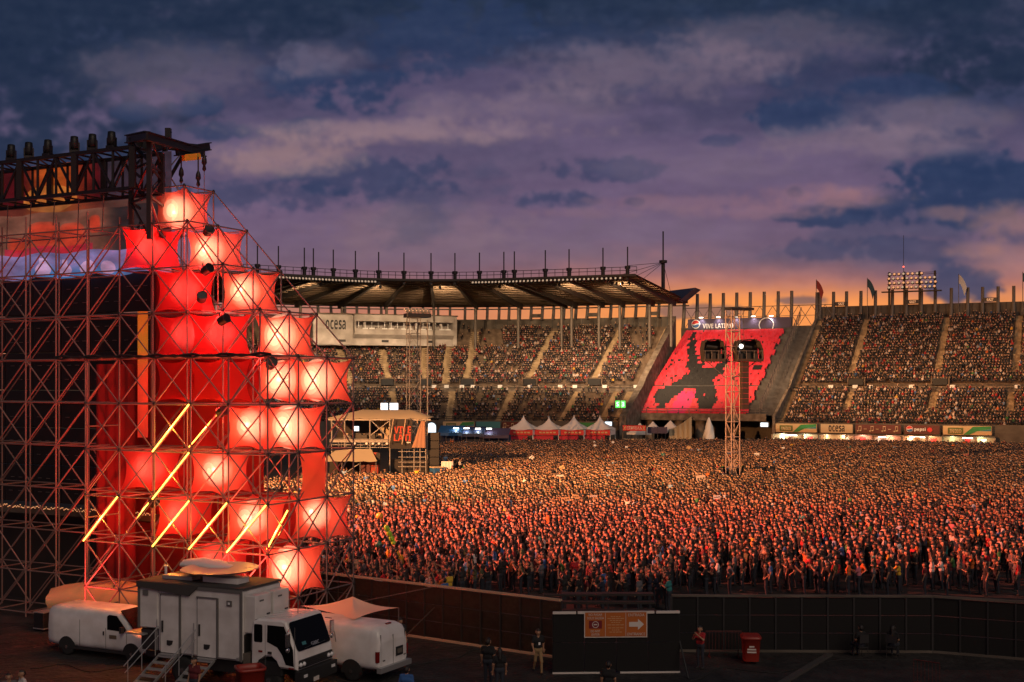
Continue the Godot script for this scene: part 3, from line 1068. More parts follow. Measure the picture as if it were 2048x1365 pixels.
	for i in 5:
		var l = block("banner_lamp", bn, Vector3(bw * (-0.36 + 0.17 * i), 1.35, 0.6), Vector3(0.8, 0.14, 0.3), M.lamp_bright)
		var li = SpotLight3D.new()
		li.name = "banner_light"
		li.light_energy = 9.0
		li.light_color = Color(1, 0.93, 0.9)
		li.light_size = 0.2
		li.spot_range = 20
		li.spot_angle = 60
		li.spot_attenuation = 2
		li.shadow_enabled = true
		bn.add_child(li, true)
		li.position = Vector3(bw * (-0.36 + 0.17 * i), 1.2, 0.75)
		li.rotation = Vector3(-1.1, 0, 0)

func ring_mesh(r: float, w: float) -> ArrayMesh:
	var st = new_st()
	for i in 24:
		var a = TAU * i / 24
		var b = TAU * (i + 1) / 24
		add_tube(st, Vector3(cos(a) * r, sin(a) * r, 0), Vector3(cos(b) * r, sin(b) * r, 0), w, w, 5)
	return done(st)

func logo_halves(parent: Node, at: Vector3, r: float):      # the round emblem: red above, blue below a white wave
	for k in 2:
		var pts = PackedVector2Array()
		for i in 13:
			var a = PI * i / 12.0 + (0.0 if k == 0 else PI)
			pts.append(Vector2(cos(a), sin(a)) * r)
		for i in range(1, 8):
			var x = lerpf(-1, 1, i / 8.0) if k == 0 else lerpf(1, -1, i / 8.0)
			pts.append(Vector2(x * r, (0.16 if k == 0 else -0.16) * r + sin(x * 3.0) * 0.12 * r))
		var st = new_st()
		add_prism(st, pts, 0.04, Transform3D(Basis(), at))
		put("emblem_half", done(st), M.tent_band if k == 0 else M.blue_sheet, parent)

# ---------------------------------------------------------------- field edge: boards, kiosks, tents
func build_field_edge():
	var boards = [
		[1552.0, 1634.0, "indio", "green and sand advertising board at the left end of the right grandstand", "advertising boards"],
		[1642.0, 1706.0, "ocesa", "white advertising board with black lettering on the stand front", ""],
		[1712.0, 1802.0, "notes", "long maroon board printed with pale music notes", ""],
		[1810.0, 1880.0, "soda", "dark red board with a round emblem and white lettering", ""],
		[1887.0, 1984.0, "indio", "green and sand advertising board at the right end of the right grandstand", "advertising boards"],
	]
	for q in boards:
		ad_board(right_at, q[0], q[1], q[2], q[3], RIGHT_END)
	ad_board(left_at, 886.0, 948.0, "indio", "green and sand advertising board beside the bright arched screen", LEFT_END)
	ad_board(left_at, 952.0, 1000.0, "teal", "teal advertising board behind the blue awnings", LEFT_END)
	ad_board(left_at, 1004.0, 1060.0, "notes", "maroon board of music notes half hidden by the leftmost white tent", LEFT_END)
	ad_board(left_at, 1150.0, 1196.0, "green", "green board between the two white tents on the right", LEFT_END)
	# kiosks below the right boards
	var ks = [[1548.0, 1640.0], [1640.0, 1708.0], [1708.0, 1806.0], [1806.0, 1884.0], [1884.0, 1990.0]]
	var words = ["bright kitchen kiosk under the first board of the right grandstand", "kiosk with a cream shutter under the white board", "pink lit kiosk under the music note board", "kiosk with an orange stand under the dark red board", "kiosk under the rightmost green board"]
	for i in 5:
		kiosk(right_at, ks[i][0], ks[i][1], words[i], i)
	# white screens on the stand fronts
	var scr = [[1529.0, 850.0, 15.0, 8.0, right_at, "screen_white", "small bright white screen at the corner of the right grandstand"], [1217.0, 848.0, 14.0, 8.0, left_at, "screen_white", "small bright white screen right of the tallest white tents"]]
	for q in scr:
		var fn: Callable = q[4]
		var s = s_for(fn, q[0], 0.0, 0, 60)
		var c = P(q[0], q[1], fn.call(s, -0.5).y)
		var o = thing("video_screen", q[6], "screen", Transform3D(facing(fn, s), c))
		block("casing", o, Vector3(0, 0, -0.1), Vector3(q[2] * 0.089 + 0.3, q[3] * 0.089 + 0.3, 0.15), M.dark_trim)
		block("display", o, Vector3(0, 0, 0.02), Vector3(q[2] * 0.089, q[3] * 0.089, 0.1), M[q[5]])
	# green number screen on the left stand
	var gs = s_for(left_at, 1241.0, 4.0, 0, 30)
	var g = thing("number_screen", "bright green screen with a white figure at the lower corner of the left grandstand", "screen", Transform3D(facing(left_at, gs), P(1241, 809, 216.0)))
	block("casing", g, Vector3(0, 0, -0.1), Vector3(2.1, 1.6, 0.15), M.dark_trim)
	block("display", g, Vector3(-0.5, 0, 0.02), Vector3(0.85, 1.3, 0.1), M.screen_green)
	block("display", g, Vector3(0.5, 0, 0.02), Vector3(0.85, 1.3, 0.1), M.screen_green)
	lettering(g, "S", Vector3(-0.5, 0, 0.08), Basis(), 0.45, 0.8, M.screen_white)
	lettering(g, "3", Vector3(0.5, 0, 0.08), Basis(), 0.45, 0.8, M.screen_white)
	# four peaked tents
	var tn = [[1047.0, 831.0, "leftmost white peaked tent, its side lit violet, over the crowd's far edge"], [1098.0, 834.0, "second white peaked tent from the left with a red front band"], [1148.0, 830.0, "third white peaked tent from the left with a red front band"], [1200.0, 831.0, "rightmost white peaked tent beside the white screen"]]
	for q in tn:
		peaked_tent(q[0], q[1], 206.0, 4.6, q[2])
	# beer stall and its neighbours in the opening below the mosaic
	var st = thing("beer_stall", "red beer stall sign board with cream lettering below the mosaic", "stall", Transform3D(face(Vector3(0.95, 0, 0.3)), P(1269, 872, 204.0)))
	block("sign_board", st, Vector3(0, 1.3, 0), Vector3(4.1, 1.0, 0.15), M.maroon_board)
	block("sign_band", st, Vector3(0, 1.3, 0.07), Vector3(4.0, 0.9, 0.1), M.tent_band)
	lettering(st, "CERVEZA", Vector3(0, 1.32, 0.13), Basis(), 2.6, 0.5, M.sign_white, "Droid Serif")
	for k in [-1, 1]:
		block("post", st, Vector3(k * 2.0, -0.4, 0), Vector3(0.15, 4.4, 0.15), M.dark_concrete)
		lettering(st, "X", Vector3(k * 1.65, 1.3, 0.13), Basis(), 0.5, 0.7, M.sand_print)
	block("counter", st, Vector3(0, -1.2, -0.3), Vector3(4.0, 1.3, 0.8), M.tan_board)
	small_tent(1280.0, 846.0, 212.0, 4.0, "tan pitched tent behind the red beer stall sign")
	small_tent(1306.0, 843.0, 214.0, 4.0, "tan pitched tent right of the beer stall")
	small_tent(1341.0, 841.0, 210.0, 4.0, "pale pitched tent in front of the grey tunnel cover")
	var pb = thing("purple_banner", "dull purple fence banner beside the beer stall", "banner", Transform3D(face(Vector3(0.97, 0, 0.2)), P(1315, 868, 205.0)))
	for k in 2: block("banner_sheet", pb, Vector3(-0.85 + k * 1.7, 0.6, 0), Vector3(1.64, 1.1, 0.08), M.purple_sheet)
	block("post", pb, Vector3(0, -0.5, -0.08), Vector3(0.1, 3.3, 0.1), M.steel_dark)
	# grey tunnel cover, curtain and pillars in the opening
	var tc = thing("tunnel_cover", "grey green draped tunnel cover below the mosaic", "cover", Transform3D(face(Vector3(0.95, 0, 0.3)), P(1368, 870, 207.0)))
	var pr = new_st()
	for i in 14:
		var a = i / 14.0
		var b = (i + 1) / 14.0
		var ya = 0.9 + 2.3 * pow(a, 1.4)
		var yb = 0.9 + 2.3 * pow(b, 1.4)
		var za = 0.25 * sin(i * 2.1)
		var zb = 0.25 * sin((i + 1) * 2.1)
		quad(pr, Vector3(-2.6 + a * 3.9, ya, za), Vector3(-2.6 + b * 3.9, yb, zb), Vector3(-2.6 + b * 3.9, -2.5, zb * 1.6), Vector3(-2.6 + a * 3.9, -2.5, za * 1.6), true)
		quad(pr, Vector3(-2.6 + a * 3.9, ya, za), Vector3(-2.6 + a * 3.9, ya - 0.4, -3), Vector3(-2.6 + b * 3.9, yb - 0.4, -3), Vector3(-2.6 + b * 3.9, yb, zb), true)
	put("cover_cloth", done(pr), M.stage_roof_cloth, tc)
	var wc = thing("white_wrap", "crumpled white wrapped bundle standing beside the tunnel opening", "wrap", Transform3D(Basis(), P(1418, 868, 208.0)))
	var rings = []
	for i in 7:
		var t = i / 6.0
		var r = 0.9 * (1.0 - pow(t, 2.2)) + 0.12
		var ring = []
		for j in 12:
			var an = -TAU * j / 12
			var rr = r * (1.0 + 0.18 * sin(j * 3.7 + i * 1.9))
			ring.append(Vector3(cos(an) * rr, -2.2 + t * 5.0, sin(an) * rr))
		rings.append(ring)
	put("wrap_cloth", loft(rings), M.white_sheet, wc)
	for q in [1300.0, 1352.0, 1388.0]:
		var o = put("concrete_pillar", disc(0.9, 5.0, 12), M.concrete, null, Transform3D(Basis(), V(mosaic_at((q - 1280) / 9.0, 1.4), 2.3)))
		tag(o, "round pale pillar under the mosaic bank, " + {1300.0: "behind the tan tents", 1352.0: "behind the pale tent", 1388.0: "right of the grey cover"}[q], "pillar", "pillars under the mosaic bank")
	# bright arched screen and blue awnings left of the tents
	var ar = thing("arched_screen", "bright white arched screen at the end of the blue awnings", "screen", Transform3D(face(Vector3(1, 0, 0.1)), P(863, 856, 190.0)))
	var ap = PackedVector2Array([Vector2(-0.7, -0.8), Vector2(0.7, -0.8)])
	for i in 9: ap.append(Vector2(0.7 * cos(PI * i / 8.0), 0.15 + 0.65 * sin(PI * i / 8.0)))
	var am = new_st()
	add_prism(am, ap, 0.2, Transform3D())
	put("display", done(am), M.screen_white, ar)
	block("stand", ar, Vector3(0, -3.2, -0.1), Vector3(0.4, 4.8, 0.3), M.steel_dark)
	var aw = [[875.0, 925.0, 866.0, "blue_sheet", "long blue awning nearest the arched screen"], [915.0, 968.0, 868.0, "navy_sheet", "navy awning in the middle of the blue row"], [958.0, 1018.0, 871.0, "purple_sheet", "violet grey awning touching the leftmost white tent"]]
	for q in aw:
		var d = 200.0
		var a = P(q[0], q[2], d)
		var w = (q[1] - q[0]) / F * d
		var o = thing("awning", q[4], "awning", Transform3D(face(Vector3(1, 0, 0.12)), Vector3(a.x, 0, a.z)), "awnings at the far edge of the field")
		var m = new_st()
		var y = a.y
		quad(m, Vector3(0, y + 1.1, -3), Vector3(w, y + 1.1, -3), Vector3(w, y, 0), Vector3(0, y, 0))
		quad(m, Vector3(0, y, 0), Vector3(w, y, 0), Vector3(w, y - 0.5, 0.02), Vector3(0, y - 0.5, 0.02))
		quad(m, Vector3(0, y + 1.1, -3), Vector3(0, y, 0), Vector3(0, y - 0.5, 0.02), Vector3(0, y - 0.5, -3))
		put("awning_sheet", done(m), M[q[3]], o)
		for k in 4: put("post", disc(0.05, y, 6), M.pipe, o, Transform3D(Basis(), Vector3(0.1 + (w - 0.2) * k / 3.0, y / 2, -0.05)))
		put("back_sheet", unit_box, M.navy_sheet, o, Transform3D(Basis.from_scale(Vector3(w, y, 0.05)), Vector3(w / 2, y / 2, -3)))
	for q in [[912.0, 857.0], [933.0, 857.0], [956.0, 858.0], [978.0, 858.0]]:
		lamp_box(P(q[0], q[1], 201.0), Vector3(0.9, 0.18, 0.3), "white strip lamp over the blue awnings, %s" % {912.0: "first from the arched screen", 933.0: "second from the arched screen", 956.0: "third from the arched screen", 978.0: "last before the white tents"}[q[0]], 1.6, Color(0.85, 0.93, 1.0), "strip lamps over the awnings")

func lamp_box(at: Vector3, s: Vector3, label: String, energy: float, col: Color, group := ""):
	var o = put("strip_lamp", round_box, M.lamp_bright, null, Transform3D(Basis.from_scale(s), at))
	tag(o, label, "lamp", group)
	var li = OmniLight3D.new()
	li.name = "strip_light"
	li.light_energy = energy
	li.light_color = col
	li.light_size = 0.2
	li.omni_range = 40
	li.omni_attenuation = 2
	li.shadow_enabled = true
	li.position = at + Vector3(0, -0.3, 0.5)
	add_child(li, true)

func ad_board(fn: Callable, px0: float, px1: float, style: String, label: String, smax: float):
	var sa = s_for(fn, px0, -0.4, 0, smax)
	var sb = s_for(fn, px1, -0.4, 0, smax)
	var w = absf(sa - sb)
	var c = V(fn.call((sa + sb) / 2, -0.4), 3.55)
	var h = 1.5
	var t = thing("advertising_board", label, "board", Transform3D(facing(fn, (sa + sb) / 2), c), "advertising boards on the stand fronts")
	var base = {"indio": "sand_print", "ocesa": "tan_board", "notes": "maroon_board", "soda": "maroon_board", "teal": "teal_print", "green": "green_print"}[style]
	block("board_sheet", t, Vector3.ZERO, Vector3(w, h, 0.1), M[base])
	block("board_frame", t, Vector3(0, 0, -0.12), Vector3(w + 0.2, h + 0.2, 0.12), M.dark_concrete)
	match style:
		"indio":
			block("print_patch", t, Vector3(-w * 0.24, -0.1, 0.06), Vector3(w * 0.32, h * 0.7, 0.04), M.olive_print)
			var pts = PackedVector2Array([Vector2(-w * 0.08, -0.72), Vector2(w * 0.12, 0.6), Vector2(w * 0.49, 0.72), Vector2(w * 0.49, 0.3), Vector2(w * 0.2, -0.1), Vector2(w * 0.05, -0.72)])
			var st = new_st()
			add_prism(st, pts, 0.04, Transform3D(Basis(), Vector3(0, 0, 0.05)))
			put("print_patch", done(st), M.green_print, t)
			var p2 = PackedVector2Array([Vector2(w * 0.22, -0.1), Vector2(w * 0.49, 0.28), Vector2(w * 0.49, -0.1)])
			var s2 = new_st()
			add_prism(s2, p2, 0.04, Transform3D(Basis(), Vector3(0, 0, 0.05)))
			put("print_patch", done(s2), M.teal_print, t)
			lettering(t, "INDIO", Vector3(-w * 0.24, -0.12, 0.1), Basis(), w * 0.24, 0.62, M.sand_print)
		"ocesa":
			lettering(t, "ocesa", Vector3(0, 0, 0.07), Basis(), w * 0.5, 1.1, M.ink)
		"notes":
			for k in 4:
				var x = w * (-0.42 + 0.27 * k)
				for n in 2:
					put("note_print", ball(0.16, 8), M.tan_board, t, Transform3D(Basis.from_scale(Vector3(1, 0.8, 0.2)), Vector3(x + n * 0.4 - 0.2, -0.35 + n * 0.08, 0.08)))
					block("note_print", t, Vector3(x + n * 0.4 - 0.06, 0.05, 0.08), Vector3(0.06, 0.8, 0.03), M.tan_board)
				block("note_print", t, Vector3(x + 0.14, 0.45, 0.08), Vector3(0.46, 0.12, 0.03), M.tan_board)
				if k < 3: block("note_print", t, Vector3(x + w * 0.135, 0, 0.08), Vector3(0.5, 0.08, 0.03), M.tan_board)
		"soda":
			put("logo_disc", disc(0.55, 0.06, 20), M.white_sheet, t, Transform3D(Basis(Vector3.RIGHT, PI / 2), Vector3(-w * 0.36, 0.1, 0.08)))
			logo_halves(t, Vector3(-w * 0.36, 0.1, 0.12), 0.5)
			lettering(t, "pepsi", Vector3(-w * 0.06, 0.0, 0.1), Basis(), w * 0.32, 0.75, M.white_sheet)
			put("logo_disc", disc(0.4, 0.06, 20), M.tent_band, t, Transform3D(Basis(Vector3.RIGHT, PI / 2), Vector3(w * 0.22, 0.0, 0.08)))

func kiosk(fn: Callable, px0: float, px1: float, label: String, n: int):
	var sa = s_for(fn, px0, 0, 0, RIGHT_END)
	var sb = s_for(fn, px1, 0, 0, RIGHT_END)
	var w = sb - sa
	var t = thing("kiosk", label, "kiosk", Transform3D(facing(fn, 0), V(fn.call((sa + sb) / 2, -0.3), 0)), "kiosks under the right grandstand")
	block("lintel", t, Vector3(0, 2.5, 0.3), Vector3(w, 0.16, 1.2), M.concrete)
	block("back_wall", t, Vector3(0, 1.2, 0.1), Vector3(w - 0.1, 2.4, 0.1), M.kiosk_wall)
	for k in [-0.5, -0.12, 0.2, 0.5]:
		block("pier", t, Vector3(w * k, 1.2, 0.4), Vector3(0.35, 2.4, 0.5), M.dark_concrete if n % 2 else M.kiosk_wall)
	block("counter", t, Vector3(0, 0.5, 0.7), Vector3(w * 0.9, 1.0, 0.4), M.tan_board)
	for k in 3:
		block("poster", t, Vector3(w * (-0.3 + 0.3 * k), 1.75, 0.2), Vector3(0.9, 0.8, 0.06), [M.white_sheet, M.tan_board, M.tent_band][(k + n) % 3])
	if n == 3: block("crate", t, Vector3(-w * 0.1, 1.6, 0.9), Vector3(0.9, 1.5, 0.5), M.sand_print)
	if n == 1: block("shutter", t, Vector3(0, 2.1, 0.75), Vector3(w * 0.55, 0.8, 0.1), M.tan_board)
	var at = [Vector3(-w * 0.1, 2.25, 0.75), Vector3(w * 0.1, 1.4, 0.8), Vector3(w * 0.1, 2.2, 0.75), Vector3(-w * 0.1, 2.3, 0.75), Vector3(0.0, 2.3, 0.75)][n]
	block("tube_lamp", t, at, Vector3([2.2, 1.0, 1.2, 2.4, 1.6][n], 0.16, 0.16), M.lamp_bright)
	for k in [-0.28, 0.25]:
		var li = OmniLight3D.new()
		li.name = "kiosk_light"
		li.light_energy = [5.0, 2.0, 5.0, 4.0, 3.0][n]
		li.light_color = [Color(0.95, 1.0, 0.85), Color(1, 0.9, 0.75), Color(1, 0.72, 0.65), Color(1, 0.78, 0.6), Color(0.9, 1.0, 0.8)][n]
		li.light_size = 0.15
		li.omni_range = 30
		li.omni_attenuation = 2
		li.shadow_enabled = true
		t.add_child(li, true)
		li.position = Vector3(w * k, 2.2, 1.1)

func peaked_tent(px: float, py: float, d: float, w: float, label: String):
	var top = P(px, py, d)
	var t = thing("peaked_tent", label, "tent", Transform3D(face(Vector3(0.96, 0, 0.28)), Vector3(top.x, 0, top.z)), "white peaked tents")
	var eave = 3.5
	var rings = []
	for i in 9:
		var f = i / 8.0
		var r = w / 2 * pow(1.0 - f, 1.7) + 0.04
		var y = eave + (top.y - eave) * f
		var ring = []
		for j in 24:
			var a = -TAU * j / 24 + PI / 4
			var sq = 1.0 / maxf(absf(cos(a)), absf(sin(a)))
			var rr = r * lerpf(sq, 1.0, f)
			ring.append(Vector3(cos(a) * rr, y + (0.12 * cos(4.0 * (a - PI / 4)) * (1 - f) if i < 3 else 0.0), sin(a) * rr))
		rings.append(ring)
	put("tent_roof", loft(rings, false), M.tent_cloth, t)
	block("front_band", t, Vector3(0, eave - 0.45, w / 2 - 0.05), Vector3(w - 0.1, 0.9, 0.06), M.tent_band)
	for k in 5:
		block("band_print", t, Vector3(-w * 0.2 + k * 0.62, eave - 0.45, w / 2 + 0.0), Vector3(0.42, 0.26, 0.03), M.sand_print)
	block("side_band", t, Vector3(w / 2 - 0.05, eave - 0.45, 0), Vector3(0.06, 0.9, w - 0.2), M.white_sheet)
	block("lower_panel", t, Vector3(-w * 0.1, 1.3, w / 2 - 0.3), Vector3(w * 0.75, 2.4, 0.06), M.cerise)
	for k in [[-1, -1], [-1, 1], [1, -1], [1, 1]]:
		put("pole", disc(0.06, eave, 8), M.white_sheet, t, Transform3D(Basis(), Vector3(k[0] * (w / 2 - 0.08), eave / 2, k[1] * (w / 2 - 0.12))))

func small_tent(px: float, py: float, d: float, w: float, label: String):
	var top = P(px, py, d)
	var t = thing("market_tent", label, "tent", Transform3D(face(Vector3(0.96, 0, 0.28)), Vector3(top.x, 0, top.z)), "pitched tents below the mosaic")
	var e = top.y - 1.7
	var st = new_st()
	var c = [Vector3(-w / 2, e, w / 2), Vector3(w / 2, e, w / 2), Vector3(w / 2, e, -w / 2), Vector3(-w / 2, e, -w / 2)]
	for k in 4:
		var a = c[k]
		var b = c[(k + 1) % 4]
		var m = (a + b) / 2 * 0.5 + Vector3(0, e * 0.5 + 0.55, 0)
		var p = Vector3(0, top.y, 0)
		var ma = a * 0.5 + Vector3(0, e * 0.5 + 0.5, 0)
		var mb = b * 0.5 + Vector3(0, e * 0.5 + 0.5, 0)
		quad(st, ma, mb, b, a)
		tri(st, p, mb, ma)
		quad(st, a, b, b - Vector3(0, 0.35, 0), a - Vector3(0, 0.35, 0))
	put("tent_roof", done(st), M.tent_cloth, t)
	for k in 4: put("pole", disc(0.06, e, 6), M.pipe, t, Transform3D(Basis(), Vector3(c[k].x * 0.97, e / 2, c[k].z * 0.97)))

# ---------------------------------------------------------------- towers on the field and the second stage
func truss_tower(t: Node3D, w: float, h: float, bay: float, r: float, m, base := Vector3.ZERO):
	var c = [Vector3(-w / 2, 0, w / 2), Vector3(w / 2, 0, w / 2), Vector3(w / 2, 0, -w / 2), Vector3(-w / 2, 0, -w / 2)]
	for k in 4:
		tube_between("leg", t, base + c[k], base + c[k] + Vector3(0, h, 0), r * 1.4, m)
	var n = int(h / bay)
	for i in n + 1:
		var y = Vector3(0, minf(i * bay, h), 0)
		for k in 4:
			tube_between("ring_bar", t, base + c[k] + y, base + c[(k + 1) % 4] + y, r, m)
			if i < n:
				var up = Vector3(0, bay, 0)
				if (i + k) % 2: tube_between("brace", t, base + c[k] + y, base + c[(k + 1) % 4] + y + up, r * 0.8, m)
				else: tube_between("brace", t, base + c[(k + 1) % 4] + y, base + c[k] + y + up, r * 0.8, m)

func build_light_tower():
	var d = 152.0
	var a = P(827, 800, d)
	var t = thing("light_tower", "tall lattice lamp tower standing before the press box behind the second stage", "tower", Transform3D(Basis(Vector3.UP, 0.35), Vector3(a.x, 0, a.z)))
	truss_tower(t, 1.45, 19.6, 1.96, 0.035, M.pipe_pale)
	block("head_frame", t, Vector3(0.5, 19.9, 0), Vector3(3.2, 0.5, 1.8), M.steel_dark)
	for i in 7:
		for k in 2:
			var h = put("lamp", disc(0.17, 0.4, 8), M.pipe_pale, t, Transform3D(Basis(Vector3.BACK, 1.2 + 0.3 * k), Vector3(-0.9 + i * 0.47, 20.4 + k * 0.28, 0.3 - k * 0.6)))
			put("lamp_glass", ball(0.15, 6), M.lamp_amber, h, Transform3D(Basis(), Vector3(0, 0.15, 0)))
	var p = P(855, 640, d)
	var m = put("mast", disc(0.09, p.y, 8), M.pipe_pale, null, Transform3D(Basis(), Vector3(p.x, p.y / 2, p.z)))
	tag(m, "slim pale mast just right of the lattice lamp tower", "mast")
	var w = P(808, 700, d)
	tube_between("guy_wire", t, t.transform.affine_inverse() * Vector3(a.x, 19.0, a.z), t.transform.affine_inverse() * P(798, 815, d), 0.02, M.pipe)

func build_delay_tower():
	var d = 137.0
	var a = P(1466, 960, d)
	var t = thing("delay_tower", "tall orange lit lattice tower rising from the middle of the field crowd", "tower", Transform3D(Basis(Vector3.UP, 0.42), Vector3(a.x, 0, a.z)))
	truss_tower(t, 1.12, 19.6, 1.72, 0.048, M.tower_red_lit)
	block("top_beam", t, Vector3(0.9, 19.8, 0), Vector3(3.2, 0.28, 1.3), M.steel_dark)
	block("base_plinth", t, Vector3(0, 0.15, 0), Vector3(3.0, 0.3, 3.0), M.steel_dark)
	# hanging column of loudspeakers
	var sp = thing("speaker_column", "dark brown column of loudspeakers hanging beside the lattice tower", "loudspeaker", Transform3D(Basis(Vector3.UP, 0.2), P(1489, 820, d - 0.6)))
	for i in 9: block("cabinet", sp, Vector3(0, 0.36 + i * 0.6, 0), Vector3(0.82, 0.57, 0.7), M.brown_case)
	block("bumper_frame", sp, Vector3(0, 5.6, 0), Vector3(0.9, 0.15, 0.8), M.steel_dark)
	tube_between("hanging_chain", sp, Vector3(0, 5.7, 0), Vector3(-0.2, 11.5, 0.2), 0.03, M.steel_dark)
	# two hooded spotlight stands
	var pods = [[1427.0, 45.0, "hooded follow spot platform on the left of the lattice tower", false], [1497.0, 54.0, "hooded follow spot platform with a lit lamp right of the lattice tower", true]]
	for q in pods:
		var c = P(q[0], 721, d - 0.4)
		var w = q[1] / F * d
		var o = thing("spotlight_platform", q[2], "platform", Transform3D(Basis(Vector3.UP, 0.1), c))
		block("deck", o, Vector3(0, 0, 0), Vector3(w, 0.3, 1.6), M.brown_case)
		var arch = PackedVector2Array([Vector2(-w * 0.46, 0.1), Vector2(-w * 0.5, 1.3), Vector2(-w * 0.44, 2.0), Vector2(-w * 0.28, 2.3), Vector2(w * 0.2, 2.35), Vector2(w * 0.38, 2.1), Vector2(w * 0.5, 1.2), Vector2(w * 0.52, 0.1)])
		var st = new_st()
		for i in arch.size() - 1:
			var u = arch[i]
			var v = arch[i + 1]
			add_box(st, Transform3D(Basis(Vector3(v.x - u.x, v.y - u.y, 0).normalized(), Vector3(-(v.y - u.y), v.x - u.x, 0).normalized(), Vector3(0, 0, 1)), Vector3((u.x + v.x) / 2, (u.y + v.y) / 2, -0.2)), Vector3(u.distance_to(v) + 0.08, 0.1, 1.5))
		put("hood", done(st), M.stage_dark, o)
		var edge = new_st()
		for i in arch.size() - 1:
			add_tube(edge, Vector3(arch[i].x, arch[i].y, 0.58), Vector3(arch[i + 1].x, arch[i + 1].y, 0.58), 0.04, 0.04, 5)
		put("hood_rim", done(edge), M.brown_case, o)
		block("hood_back", o, Vector3(0, 1.2, -0.95), Vector3(w * 0.9, 2.1, 0.06), M.ink)
		for k in 4: block("rail_post", o, Vector3(-w * 0.45 + k * w * 0.3, 0.6, 0.78), Vector3(0.05, 1.0, 0.05), M.pipe)
		block("hand_rail", o, Vector3(0, 1.05, 0.78), Vector3(w, 0.05, 0.05), M.pipe)
		for k in 3:
			block("equipment_case", o, Vector3(-w * 0.3 + k * w * 0.28, 0.45, 0.1), Vector3(0.5, 0.6 + 0.2 * (k % 2), 0.5), M.steel_dark)
		var sp2 = put("follow_spot", disc(0.2, 1.2, 12), M.black_steel, o, Transform3D(Basis(Vector3.BACK, PI / 2 - 0.12), Vector3(-w * 0.12, 1.5, 0.5)))
		if q[3]:
			put("spot_lens", ball(0.24, 12), M.lamp_bright, sp2, Transform3D(Basis(), Vector3(0, 0.62, 0.05)))
			var li = SpotLight3D.new()
			li.name = "follow_beam"
			li.light_energy = 420.0
			li.light_color = Color(0.8, 0.9, 1.0)
			li.light_size = 0.2
			li.spot_angle = 7
			li.spot_range = 200
			li.spot_attenuation = 2
			li.shadow_enabled = true
			o.add_child(li, true)
			li.position = Vector3(-w * 0.12 - 1.0, 1.42, 0.55)
			li.look_at_from_position(o.transform * li.position, P(880, 800, 110))
		tube_between("strut", o, Vector3(w * 0.3 * (1 if q[3] else -1), -0.1, 0), Vector3(-w * 0.55 * (1 if q[3] else -1), -2.0, 0), 0.05, M.pipe)
	# dark equipment heaps at the tower foot
	var h = thing("equipment_heap", "black covered equipment heap at the foot of the lattice tower", "equipment", Transform3D(Basis(Vector3.UP, 0.3), Vector3(a.x + 2.8, 0, a.z + 2.0)))
	for k in 4: block("case", h, Vector3(k * 0.75 - 1.1, 0.7 + 0.25 * (k % 2), 0.2 * (k % 3)), Vector3(0.8, 1.4 + 0.5 * (k % 2), 1.2), M.black_steel)

